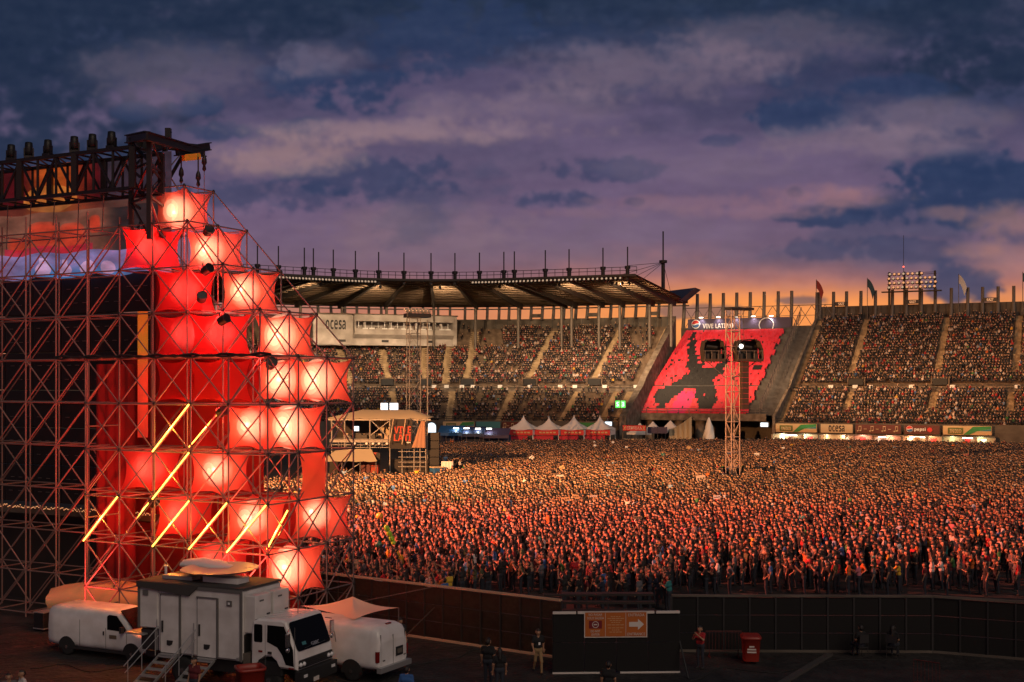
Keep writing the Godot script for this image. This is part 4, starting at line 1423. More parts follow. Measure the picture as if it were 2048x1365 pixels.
func build_second_stage():
	var d = 137.0
	var k = d / F
	var o = P(655, 772, d)
	var B = face(Vector3(1, 0, 0.06))
	var X = func(px): return (px - 655.0) * k
	var Y = func(py): return EYE + (HOR - py) * k
	var t = thing("second_stage", "two storey scaffold stage with a pitched canvas roof beside the crowd", "stage", Transform3D(B, Vector3(o.x, 0, o.z)))
	var st = new_st()
	var e = Y.call(837.0)
	var pk = Y.call(821.0)
	var r0 = [Vector3(X.call(653.0), e, 0.3), Vector3(X.call(722.0), pk, -1.5), Vector3(X.call(812.0), pk, -2.2), Vector3(X.call(857.0), e, 0.3)]
	# canvas roof with folds that run to the ridge
	for i in 12:
		var a = i / 12.0
		var b = (i + 1) / 12.0
		var fa = lerpf(X.call(653.0), X.call(857.0), a)
		var fb = lerpf(X.call(653.0), X.call(857.0), b)
		var ra = lerpf(X.call(716.0), X.call(818.0), a)
		var rb = lerpf(X.call(716.0), X.call(818.0), b)
		var da = 0.12 * (i % 2)
		var db = 0.12 * ((i + 1) % 2)
		quad(st, Vector3(ra, pk, -2.5), Vector3(rb, pk, -2.5), Vector3(fb, e - db, 0.4), Vector3(fa, e - da, 0.4), true)
		quad(st, Vector3(rb, pk, -2.5), Vector3(ra, pk, -2.5), Vector3(fa, e, -6.0), Vector3(fb, e, -6.0), true)
	quad(st, Vector3(X.call(716.0), pk, -2.5), Vector3(X.call(653.0), e, 0.4), Vector3(X.call(653.0), e, -6), Vector3(X.call(716.0), pk, -2.5), true)
	quad(st, Vector3(X.call(818.0), pk, -2.5), Vector3(X.call(857.0), e, -6), Vector3(X.call(857.0), e, 0.4), Vector3(X.call(818.0), pk, -2.5), true)
	put("roof", done(st), M.stage_roof_cloth, t)
	block("eave_beam", t, Vector3(X.call(760.0), e - 0.15, 0.2), Vector3(206 * k, 0.18, 0.18), M.pipe_pale)
	block("deck", t, Vector3(X.call(720.0), Y.call(882.0), -2.5), Vector3(122 * k, 0.35, 5.5), M.pipe_pale)
	block("back_cloth", t, Vector3(X.call(700.0), (e + Y.call(882.0)) / 2, -5.2), Vector3(90 * k, 2.6, 0.08), M.stage_dark)
	var sw = new_st()      # swagged side cloth
	for i in 8:
		var a = i / 8.0
		quad(sw, Vector3(X.call(742.0) + a * 34 * k, e - 0.2, -3.0 + 0.2 * (i % 2)), Vector3(X.call(742.0) + (a + 0.125) * 34 * k, e - 0.2, -3.0 + 0.2 * ((i + 1) % 2)), Vector3(X.call(742.0 + 30.0 * (a + 0.125)), Y.call(848.0 + 30 * (a + 0.125)), -2.6), Vector3(X.call(742.0 + 30.0 * a), Y.call(848.0 + 30 * a), -2.6))
	put("swag_cloth", done(sw), M.stage_roof_cloth, t)
	for px in [664.0, 690.0, 741.0, 781.0]:
		put("post", disc(0.09, e, 8), M.pipe_pale, t, Transform3D(Basis(), Vector3(X.call(px), e / 2, 0.15)))
		put("post", disc(0.07, e, 8), M.pipe, t, Transform3D(Basis(), Vector3(X.call(px), e / 2, -5.4)))
	for q in [[664.0, 845.0, 700.0, 876.0], [741.0, 872.0, 779.0, 843.0], [742.0, 840.0, 778.0, 876.0]]:
		tube_between("brace", t, Vector3(X.call(q[0]), Y.call(q[1]), 0.1), Vector3(X.call(q[2]), Y.call(q[3]), 0.1), 0.06, M.pipe_pale)
	for py in [879.0, 890.0, 895.0]:
		tube_between("guard_rail", t, Vector3(X.call(664.0), Y.call(py), 0.3), Vector3(X.call(781.0), Y.call(py), 0.3), 0.05, M.pipe_pale)
	for i in 9: tube_between("guard_post", t, Vector3(X.call(664.0 + i * 14.6), Y.call(896.0), 0.3), Vector3(X.call(664.0 + i * 14.6), Y.call(881.0), 0.3), 0.035, M.pipe_pale)
	# gear and spotlights on the deck
	for i in 5:
		var h = put("stage_lamp", disc(0.2, 0.4, 10), M.stage_dark, t, Transform3D(Basis(Vector3.RIGHT, 1.3), Vector3(X.call([711.0, 735.0, 748.0, 760.0, 776.0][i]), Y.call(888.0), 0.25)))
		put("lamp_glass", ball(0.16, 8), M.lamp_amber, h, Transform3D(Basis(), Vector3(0, 0.15, 0)))
	for i in 16: block("band_gear", t, Vector3(X.call(684.0 + i * 5.8), Y.call(876.5), -1.0 - rng.randf() * 2), Vector3(0.35 + rng.randf() * 0.3, 0.5 + rng.randf() * 0.5, 0.4), M.steel_dark if i % 3 else M.rail_wood)
	block("screen", t, Vector3(X.call(706.0), Y.call(859.0), -2.0), Vector3(0.64, 0.55, 0.06), M.screen_white)
	block("screen_stand", t, Vector3(X.call(706.0), Y.call(871.0), -2.05), Vector3(0.06, 1.0, 0.06), M.steel_dark)
	# right wing: hung cloths, scaffold bays, speaker stack
	var lf = 0.9
	block("wing_cloth", t, Vector3(X.call(805.0), Y.call(868.0), 0.5), Vector3(44 * k, 59 * k, 0.08), M.stage_dark)
	var dr = new_st()
	for i in 6:
		var a = i / 6.0
		var b = (i + 1) / 6.0
		quad(dr, Vector3(X.call(lerpf(844.0, 853.0, a)), Y.call(842.0), 0.6 + 0.15 * (i % 2)), Vector3(X.call(lerpf(844.0, 853.0, b)), Y.call(842.0), 0.6 + 0.15 * ((i + 1) % 2)), Vector3(X.call(lerpf(826.0, 854.0, b)), Y.call(895.0), 0.6 + 0.2 * ((i + 1) % 2)), Vector3(X.call(lerpf(826.0, 854.0, a)), Y.call(895.0), 0.6 + 0.2 * (i % 2)), true)
	put("netting_drape", done(dr), M.netting, t)
	var bn = thing("stage_banner", "dark banner with large red letters hung on the second stage", "banner", Transform3D(B, t.transform * Vector3(X.call(808.0), Y.call(867.0), 0.75)))
	block("banner_sheet", bn, Vector3.ZERO, Vector3(38 * k, 33 * k, 0.05), M.stage_dark)
	lettering(bn, "VIVE", Vector3(0, 7.5 * k, 0.05), Basis(), 34 * k, 14 * k, M.letter_red)
	lettering(bn, "LATI", Vector3(0, -8.0 * k, 0.05), Basis(), 34 * k, 13 * k, M.letter_red)
	block("small_print", bn, Vector3(12 * k, -17.5 * k, 0.05), Vector3(8 * k, 2.5 * k, 0.03), M.sign_white)
	for q in [[791.0, 838.0, 783.0, 885.0], [815.0, 838.0, 808.0, 888.0], [839.0, 838.0, 838.0, 846.0]]:
		tube_between("outrigger", t, Vector3(X.call(q[0]), Y.call(q[1]), 1.1), Vector3(X.call(q[2]), Y.call(q[3]), 1.1), 0.06, M.rail_wood)
	for px in [806.0, 830.0, 842.0, 853.5]:
		put("post", disc(0.07, Y.call(838.0) if px > 850 else Y.call(895.0), 8), M.pipe_pale, t, Transform3D(Basis(), Vector3(X.call(px), (Y.call(838.0) if px > 850 else Y.call(895.0)) / 2, 0.3)))
	for py in [903.0, 914.0, 924.0, 933.0, 950.0]:
		tube_between("guard_rail", t, Vector3(X.call(798.0), Y.call(py), 0.3), Vector3(X.call(854.0), Y.call(py), 0.3), 0.05, M.pipe_pale)
	block("under_stage_cloth", t, Vector3(X.call(818.0), 1.3, -0.6), Vector3(76 * k, 2.6, 0.1), M.stage_dark)
	# lower left tent
	var lt = thing("stage_side_tent", "tan pitched stage tent in front of the second stage's left foot", "tent", Transform3D(B, Vector3(P(700, 900, d - 3).x, 0, -(d - 3))))
	var ls = new_st()
	var lw = 48 * k
	var le = Y.call(919.0)
	var lp = Y.call(898.0)
	for i in 8:
		var a = -1.0 + i / 4.0
		var b = -1.0 + (i + 1) / 4.0
		quad(ls, Vector3(a * lw * 0.7, lp, -2.5), Vector3(b * lw * 0.7, lp, -2.5), Vector3(b * lw * 1.15, le - 0.08 * ((i + 1) % 2), 0.6), Vector3(a * lw * 1.15, le - 0.08 * (i % 2), 0.6), true)
	put("roof", done(ls), M.stage_roof_cloth, lt)
	for k2 in [-1.1, -0.3, 0.45, 1.1]: put("post", disc(0.06, le, 6), M.pipe, lt, Transform3D(Basis(), Vector3(k2 * lw, le / 2, 0.5)))
	block("back_cloth", lt, Vector3(0, le / 2, -2.6), Vector3(lw * 2.1, le, 0.06), M.stage_dark)
	block("side_panel", lt, Vector3(lw * 0.6, le / 2, -0.5), Vector3(1.0, le, 0.06), M.maroon_board)
	tube_between("brace", lt, Vector3(-lw * 0.6, 0.4, 0.6), Vector3(lw * 0.4, le - 0.3, 0.6), 0.05, M.pipe_pale)
	# brick red cabinet and dark speakers in front
	var rc = thing("red_cabinet", "brick red box cabinet standing above the crowd before the second stage", "cabinet", Transform3D(B, Vector3(P(745, 950, d - 2).x, 0, -(d - 2))))
	block("cabinet_body", rc, Vector3(0, Y.call(942.0), 0), Vector3(25 * k, 28 * k, 1.0), M.stage_red)
	block("cabinet_lip", rc, Vector3(0, Y.call(931.0), 0.05), Vector3(25.4 * k, 0.1, 1.02), M.maroon_board)
	block("support", rc, Vector3(0, Y.call(957.0) / 2, 0), Vector3(25 * k, Y.call(957.0), 0.9), M.stage_dark)
	block("upper_panel", rc, Vector3(0.1, Y.call(917.0), -0.6), Vector3(16 * k, 26 * k, 0.1), M.stage_red)
	block("hung_speaker", rc, Vector3(11 * k, Y.call(915.0), -0.2), Vector3(8 * k, 21 * k, 0.5), M.black_steel)
	var ss = thing("speaker_stack", "tall black stack of loudspeakers at the right end of the second stage", "loudspeaker", Transform3D(B, Vector3(P(868, 940, d).x, 0, -d)))
	for i in 6: block("cabinet", ss, Vector3(0, 0.55 + i * 0.93, 0), Vector3(23 * k, 0.9, 1.0), M.black_steel)
	var bc = thing("blue_cabin", "bright blue portable cabin with a tan roof beside the speaker stack", "cabin", Transform3D(face(Vector3(1, 0, -0.5)), P(874, 952, d - 1)))
	var cy = bc.position.y
	bc.position.y = 0
	block("wall", bc, Vector3(0, cy / 2 + 0.3, 0), Vector3(1.3, cy + 1.3, 1.3), M.blue_sheet)
	block("roof", bc, Vector3(0, cy + 0.98, 0), Vector3(1.4, 0.12, 1.4), M.tan_board)
	block("wall", bc, Vector3(1.3, cy / 2 + 0.3, -0.1), Vector3(1.1, cy + 1.1, 1.3), M.navy_sheet)
	var ps = thing("pink_drape", "pale pink draped barrier beside the blue cabin", "drape", Transform3D(B, Vector3(P(893, 940, d - 1).x, 0, -(d - 1))))
	var pd = new_st()
	for i in 8:
		quad(pd, Vector3(-0.6 + i * 0.17, Y.call(922.0), 0.1 * (i % 2)), Vector3(-0.6 + (i + 1) * 0.17, Y.call(922.0), 0.1 * ((i + 1) % 2)), Vector3(-0.6 + (i + 1) * 0.17, 0, 0.15 * ((i + 1) % 2)), Vector3(-0.6 + i * 0.17, 0, 0.15 * (i % 2)), true)
	put("drape_cloth", done(pd), M.tent_cloth, ps)
	# twin bright screens behind the stage roof
	var tw = thing("twin_screens", "pair of bright white upright screens above the second stage roof", "screen", Transform3D(B, P(778, 813, d + 6)))
	for q in [-1, 1]:
		block("display", tw, Vector3(q * 0.58, -0.05, 0), Vector3(0.85 if q < 0 else 1.0, 0.85, 0.1), M.screen_white)
	block("screen_stand", tw, Vector3(0, -4.5, -0.1), Vector3(0.2, 8.2, 0.15), M.steel_dark)

# ---------------------------------------------------------------- the great stage: scaffold grid of two metre cells
const TURN := 27.0
func node(i: float, j: float, k: float) -> Vector3:      # i to the left along the front, j into the depth, k upwards
	var a = deg_to_rad(TURN)
	var u = Vector2(-cos(a), sin(a))
	var v = Vector2(sin(a), cos(a))
	var p = Vector2(-9.78, 48.0) + u * 2.0 * i + v * 2.0 * j
	return Vector3(p.x, 0.22 + 2.0 * k, -p.y)

func joint_at(i: int, j: int, k: int) -> bool:
	if i < 0 or j < 0 or j > 3: return false
	if k <= 6: return i <= 5
	if j < 1 or i > 5: return false
	if k == 10: return i >= 4 and j >= 2
	return i >= k - 6

func members_of(t: Node3D, called: String, list: Array, r: float, m, most := 290):
	# the ones nearest the lens are pieces of their own, the rest of them one piece
	list.sort_custom(func(a, b): return a[2] < b[2])
	var rest = new_st()
	var any = false
	for n in list.size():
		var q = list[n]
		if n < most:
			tube_between(called, t, q[0], q[1], r, m)
		else:
			add_tube(rest, q[0], q[1], r, r, 6)
			any = true
	if any:
		put(called + "s_behind", done(rest), m, t).set_meta("kind", "stuff")

func mem(list: Array, a: Vector3, b: Vector3):
	list.append([a, b, ((a + b) / 2).distance_to(Vector3(0, EYE, 0))])

func build_scaffold():
	var t = thing("scaffold_tower", "stepped pyramid of pipe scaffolding carrying the glowing red fabric cubes", "scaffold")
	var ups = []
	var leds = []
	var brs = []
	for i in 7:
		for j in 4:
			for k in 11:
				if not joint_at(i, j, k): continue
				if k > 0 and joint_at(i, j, k - 1): mem(ups, node(i, j, k - 1), node(i, j, k))
				elif k == 0: mem(ups, node(i, j, -0.11), node(i, j, 0))
				if joint_at(i + 1, j, k): mem(leds, node(i, j, k), node(i + 1, j, k))
				if joint_at(i, j + 1, k): mem(leds, node(i, j, k), node(i, j + 1, k))
				# crossed braces on the two outer faces and on every stepped face
				if joint_at(i + 1, j, k) and joint_at(i, j, k + 1) and joint_at(i + 1, j, k + 1):
					var outer = j == 0 or (j == 1 and k >= 6)
					if outer:
						mem(brs, node(i, j, k), node(i + 1, j, k + 1))
						mem(brs, node(i + 1, j, k), node(i, j, k + 1))
					elif j == 3 or (j == 2 and (i + k) % 2 == 0):
						mem(brs, node(i + 1, j, k), node(i, j, k + 1))
				if joint_at(i, j + 1, k) and joint_at(i, j, k + 1) and joint_at(i, j + 1, k + 1):
					if not joint_at(i - 1, j, k + 1) or not joint_at(i - 1, j + 1, k + 1):
						mem(brs, node(i, j, k), node(i, j + 1, k + 1))
						mem(brs, node(i, j + 1, k), node(i, j, k + 1))
					elif (i + j + k) % 3 == 0:
						mem(brs, node(i, j, k), node(i, j + 1, k + 1))
				# the long raking members of the stepped outline
				if k >= 6 and k < 10 and i == k - 6 and joint_at(i, j, k) and joint_at(i + 1, j, k + 1):
					mem(brs, node(i, j, k), node(i + 1, j, k + 1))
				if k < 6 and j == 0 and i == 5 and k % 2 == 0: mem(leds, node(i, j, k + 0.5), node(i, j + 1, k + 0.5))
	members_of(t, "standard", ups, 0.036, M.pipe)
	members_of(t, "ledger", leds, 0.034, M.pipe)
	members_of(t, "brace", brs, 0.032, M.pipe)
	# couplers where the pipes meet
	var joints = []
	for i in 7:
		for j in 4:
			for k in 11:
				if joint_at(i, j, k): joints.append(node(i, j, k))
	var mm = MultiMesh.new()
	mm.transform_format = MultiMesh.TRANSFORM_3D
	mm.mesh = ball(1.0, 8)
	mm.instance_count = joints.size()
	for n in joints.size(): mm.set_instance_transform(n, Transform3D(Basis.from_scale(Vector3(0.075, 0.1, 0.075)), joints[n]))
	var jm = MultiMeshInstance3D.new()
	jm.name = "couplers"
	jm.multimesh = mm
	jm.material_override = M.steel_dark
	jm.set_meta("kind", "stuff")
	t.add_child(jm, true)
	# black cable run along the front ledger
	var cb = new_st()
	for i in 24:
		var a = i * 0.25 - 0.1
		var sag = 0.06 * sin(i * 1.7)
		var sag2 = 0.06 * sin((i + 1) * 1.7)
		add_tube(cb, node(a, -0.03, 6.02) + Vector3(0, sag, 0), node(a + 0.25, -0.03, 6.02) + Vector3(0, sag2, 0), 0.055, 0.055, 6)
		add_tube(cb, node(a, -0.04, 6.0) + Vector3(0, -sag, 0), node(a + 0.25, -0.04, 6.0) + Vector3(0, -sag2, 0), 0.04, 0.04, 6)
	var c = put("power_cable", done(cb), M.rubber)
	tag(c, "thick black cable bundle running along the scaffold's front ledger", "cable")
	# grey scaffold that carries the stage screen, to the left
	var g = thing("stage_scaffold", "tall grey pipe scaffold standing before the dark stage screen", "scaffold")
	ups = []
	leds = []
	brs = []
	for i in range(6, 12):
		for j in [1, 2]:
			for k in 10:
				mem(ups, node(i, j, k - (0.11 if k == 0 else 0.0)), node(i, j, k + 1 if k < 9 else k + 0.4))
				if i < 11: mem(leds, node(i, j, k), node(i + 1, j, k))
				if j == 1: mem(leds, node(i, j, k), node(i, 2, k))
				if i < 11 and k < 9:
					mem(brs, node(i + 1, j, k), node(i, j, k + 1))
					if (i + k) % 3 == 0: mem(brs, node(i, j, k), node(i + 1, j, k + 1))
	for k in 10: mem(leds, node(5, 1, k), node(6, 1, k))
	for k in 9: mem(brs, node(6, 1, k), node(5, 1, k + 1))
	members_of(g, "standard", ups, 0.04, M.pipe_warm_lit)
	members_of(g, "ledger", leds, 0.034, M.pipe_warm_lit)
	members_of(g, "brace", brs, 0.034, M.pipe_warm_lit)

func fabric_cube_mesh(c: float) -> ArrayMesh:      # cloth stretched to the eight corners of a cell
	var st = new_st()
	var n = 10
	var shape = func(p: Vector3) -> Vector3:
		var q = Vector3(1 - p.x * p.x, 1 - p.y * p.y, 1 - p.z * p.z)
		return Vector3(
			p.x * (1 - c * (q.y + q.z - 0.75 * q.y * q.z)),
			p.y * (1 - c * (q.x + q.z - 0.75 * q.x * q.z)),
			p.z * (1 - c * (q.x + q.y - 0.75 * q.x * q.y)))
	for ax in 3:
		for s in [-1.0, 1.0]:
			st.set_smooth_group(0)
			for a in n:
				for b in n:
					var v = []
					for e in [[0, 0], [1, 0], [1, 1], [0, 1]]:
						var p = Vector3.ZERO
						p[ax] = s
						p[(ax + 1) % 3] = -1.0 + 2.0 * (a + e[0]) / n
						p[(ax + 2) % 3] = -1.0 + 2.0 * (b + e[1]) / n
						v.append(shape.call(p))
					st.set_smooth_group(ax * 2 + (1 if s > 0 else 0))
					var o = [0, 3, 2, 1] if s > 0 else [0, 1, 2, 3]
					for e in [0, 1, 2, 0, 2, 3]:
						st.add_vertex(v[o[e]])
	return done(st)

func cloth_mat(called: String, col: Vector3) -> StandardMaterial3D:
	var m = mat(called, col.x, col.y, col.z, 0.9)
	m.backlight_enabled = true
	m.backlight = lin(1.0, 0.25, 0.17) if col.x > 0.32 else lin(1.0, 0.1, 0.09)
	m.transparency = BaseMaterial3D.TRANSPARENCY_ALPHA
	m.albedo_color.a = 0.72
	m.normal_enabled = true
	m.normal_texture = M.crease
	m.normal_scale = 0.35
	m.uv1_triplanar = true
	m.uv1_scale = Vector3.ONE * 0.35
	return m

func build_cubes():
	M["crease"] = bump_tex(31, 0.012, 6.0)
	var shape = fabric_cube_mesh(0.19)
	var shells = []  # see-through glow layers added round each bulb
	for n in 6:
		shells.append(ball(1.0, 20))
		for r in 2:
			var g = mat(("glow_shell_red_%d" if r else "glow_shell_%d") % n, 0.3, 0.2, 0.1, 0.9)
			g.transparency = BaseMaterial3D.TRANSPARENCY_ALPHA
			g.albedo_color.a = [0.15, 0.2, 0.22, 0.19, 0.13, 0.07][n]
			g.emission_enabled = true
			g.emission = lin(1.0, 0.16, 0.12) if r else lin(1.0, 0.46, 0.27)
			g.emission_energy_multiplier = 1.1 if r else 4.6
	var warm = cloth_mat("cloth_warm", Vector3(0.34, 0.03, 0.03))
	var deep = cloth_mat("cloth_deep", Vector3(0.3, 0.014, 0.016))
	var dim = cloth_mat("cloth_dim", Vector3(0.16, 0.007, 0.007))
	# i, j, k of the cell; cloth; lamp strength; lamp colour; lamp shift (i, j, k); words
	var W = Color(1.0, 0.87, 0.7)
	var R = Color(1.0, 0.5, 0.45)
	var list = [
		[4, 2, 9, warm, 3.4, W, Vector3(0.12, -0.42, -0.1), "topmost glowing fabric cube on the scaffold, white hot at its lower left"],
		[4, 1, 8, deep, 0.5, R, Vector3(-0.2, -0.4, 0.0), "deep red fabric cube on the second tier, left of the pale one"],
		[3, 2, 8, warm, 3.2, W, Vector3(0.3, -0.42, 0.05), "pale pink glowing fabric cube on the second tier from the top"],
		[3, 1, 7, deep, 1.0, R, Vector3(-0.2, -0.3, 0.1), "red fabric cube on the third tier, left of the bright one"],
		[2, 2, 7, warm, 3.0, W, Vector3(0.2, -0.42, 0.15), "bright fabric cube at the right end of the third tier"],
		[3, 1, 6, deep, 0.5, R, Vector3(-0.3, -0.3, 0.2), "dull red fabric cube on the fourth tier, the left one of two dull cubes"],
		[2, 1, 6, deep, 0.25, R, Vector3(-0.2, -0.3, 0.2), "dull red creased fabric cube on the fourth tier, next to the white glowing one"],
		[1, 2, 6, warm, 4.6, W, Vector3(0.1, -0.45, 0.0), "white glowing fabric cube at the right end of the fourth tier"],
		[0, 2, 5, warm, 4.2, W, Vector3(0.1, -0.45, 0.05), "yellow glowing fabric cube farthest right on the fifth tier"],
		[1, 2, 5, warm, 3.8, W, Vector3(0.0, -0.45, 0.05), "bright fabric cube half hidden behind the corner on the fifth tier"],
		[0, 1, 4, warm, 4.4, W, Vector3(0.05, -0.45, 0.1), "yellow glowing fabric cube right of the dark corner pipe on the sixth tier"],
		[1, 1, 4, warm, 2.4, W, Vector3(0.15, -0.42, 0.1), "pink glowing fabric cube left of the dark corner pipe on the sixth tier"],
		[2, 1, 3, warm, 2.2, W, Vector3(0.0, -0.4, 0.1), "salmon fabric cube with a soft glow on the seventh tier, behind the pipes"],
		[4, 1, 3, warm, 2.0, Color(1.0, 0.5, 0.4), Vector3(-0.1, -0.4, 0.1), "pink fabric cube at the left end of the seventh tier"],
		[0, 2, 2, warm, 1.6, W, Vector3(0.25, -0.42, 0.25), "two toned fabric cube at the right end above the crowd, eighth tier"],
		[1, 1, 2, warm, 2.6, W, Vector3(0.05, -0.42, 0.1), "orange glowing fabric cube crossed by a light tube on the eighth tier"],
		[3, 1, 2, warm, 2.2, Color(1.0, 0.5, 0.4), Vector3(0.1, -0.4, 0.1), "pink fabric cube at the left of the eighth tier"],
		[0, 1, 1, warm, 4.2, W, Vector3(0.15, -0.45, 0.1), "yellow glowing fabric cube on the lowest tier at the right"],
		[2, 1, 1, warm, 2.6, Color(1.0, 0.5, 0.4), Vector3(0.1, -0.4, 0.1), "pink fabric cube on the lowest tier behind the truck's dish"],
		[2, 1, 5, dim, 0.0, R, Vector3.ZERO, "unlit dark red fabric cube on the fifth tier left of the corner pipe"],
		[3, 1, 5, dim, 0.0, R, Vector3.ZERO, "unlit dark red fabric cube on the fifth tier under the left dull cube"],
	]
	var a = deg_to_rad(TURN)
	var bx = Basis(Vector3(cos(a), 0, sin(a)), Vector3.UP, Vector3(-sin(a), 0, cos(a)))
	for q in list:
		var c = node(q[0] + 0.5, q[1] + 0.5, q[2] + 0.5)
		var o = thing("fabric_cube", q[7], "fabric lantern", Transform3D(bx, c), "glowing fabric cubes on the scaffold")
		var jit = Basis(Vector3.UP, rng.randf_range(-0.03, 0.03)) * Basis(Vector3.BACK, rng.randf_range(-0.02, 0.02))
		put("cloth", shape, q[3], o, Transform3D(jit * Basis.from_scale(Vector3.ONE * 0.97), Vector3.ZERO))
		if q[4] > 0.0:
			var sh: Vector3 = q[6]
			var p = Vector3(-sh.x, sh.z, -sh.y)
			var bm = put("bulb", ball(0.1 if q[5] == W else 0.06, 10), M.lamp_bright if q[5] == W else M.lamp_red, o, Transform3D(Basis(), p))
			var li = OmniLight3D.new()
			li.name = "bulb_light"
			li.light_energy = q[4] * 0.62
			li.light_color = q[5]
			li.light_size = 0.09
			li.omni_range = 8
			li.omni_attenuation = 2
			li.shadow_enabled = true
			bm.add_child(li, true)
			# added shells of graded glow that imitate the hot spot on the cloth
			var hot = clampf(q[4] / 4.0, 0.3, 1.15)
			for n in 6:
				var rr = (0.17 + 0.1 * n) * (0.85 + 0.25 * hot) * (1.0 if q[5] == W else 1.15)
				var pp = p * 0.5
				put("added_glow_shell", shells[n], M["glow_shell_%d" % n] if q[5] == W else M["glow_shell_red_%d" % n], o, Transform3D(Basis.from_scale(Vector3(rr, rr * (1.0 + 0.25 * hot), rr)), pp)) if hot > 0.45 or n > 1 else null
			# a second, red bulb farther back fills the whole cloth
			var rb = put("red_bulb", ball(0.09, 10), M.lamp_red, o, Transform3D(Basis(), Vector3(0.1, 0.05, -0.12)))
			var rl = OmniLight3D.new()
			rl.name = "bulb_light"
			rl.light_energy = 1.2 if q[3] == warm else 1.25
			rl.light_color = Color(1.0, 0.24, 0.34)
			rl.light_size = 0.08
			rl.omni_range = 8
			rl.omni_attenuation = 2
			rl.shadow_enabled = true
			rb.add_child(rl, true)
	# flat cloth stretched on the right face only
	var fl = thing("stretched_sheet", "flat red cloth panel stretched between two pipes on the seventh tier", "cloth", Transform3D())
	var ps = new_st()
	for x in 6:
		for y in 6:
			var pt = func(u: float, v: float) -> Vector3: return node(0.02 - 0.05 * sin(PI * v), 1.06 + 0.9 * lerpf(0.5, u, 1.0 - 0.1 * sin(PI * v)), 3.03 + 0.94 * v) + Vector3(0.06 * sin(PI * u), 0, 0)
			quad(ps, pt.call(x / 6.0, (y + 1) / 6.0), pt.call((x + 1) / 6.0, (y + 1) / 6.0), pt.call((x + 1) / 6.0, y / 6.0), pt.call(x / 6.0, y / 6.0), true)
	var pmat = cloth_mat("cloth_panel_red", Vector3(0.8, 0.1, 0.05))
	pmat.albedo_color.a = 0.96
	put("panel_sheet", done(ps), pmat, fl)
	# bright diagonal light tubes
	var tubes = [
		[4, 6, 0, 4, "long bright light tube high on the scaffold front, upper one of its column"],
		[4, 6, 0, 3, "long bright light tube below the uppermost one"],
		[4, 6, 0, 2, "bright light tube lowest in the column of three"],
		[8, 10, 0, 2, "bright light tube farthest left on the scaffold front"],
		[2, 4, 0, 2, "bright light tube above the truck's dish"],
		[0, 2, 0, 2, "thick bright light tube left of the dark corner pipe"],
	]
	for q in tubes:
		light_tube(node(q[0] / 2.0, q[2] - 0.06, q[3] + 1), node(q[1] / 2.0, q[2] - 0.06, q[3]), 0.03, q[4])
	light_tube(node(2, 1, 4.93), node(2.95, 1, 4.05), 0.026, "thin light tube half hidden behind the scaffold's middle column")
	light_tube(node(4, 1, 2.9), node(4.6, 1, 2.3), 0.022, "short faint light tube behind the left pipes")
	light_tube(node(0.2, 0.9, 2.8), node(0.1, 0.1, 2.1), 0.03, "light tube on the right face below the crowd gap")

func light_tube(a: Vector3, b: Vector3, r: float, label: String):
	var o = put("light_tube", unit_tube, M.tube_yellow, null, span_xf(a, b, r, r))
	tag(o, label, "light tube", "diagonal light tubes on the scaffold")
	for k in 1:
		var li = OmniLight3D.new()
		li.name = "tube_light"
		li.light_energy = 2.4 * r / 0.03
		li.light_color = Color(1.0, 0.62, 0.2)
		li.light_size = 0.05
		li.omni_range = 12
		li.omni_attenuation = 2
		li.shadow_enabled = true
		li.position = a.lerp(b, 0.5) + Vector3(-0.1, 0.0, 0.16)
		add_child(li, true)

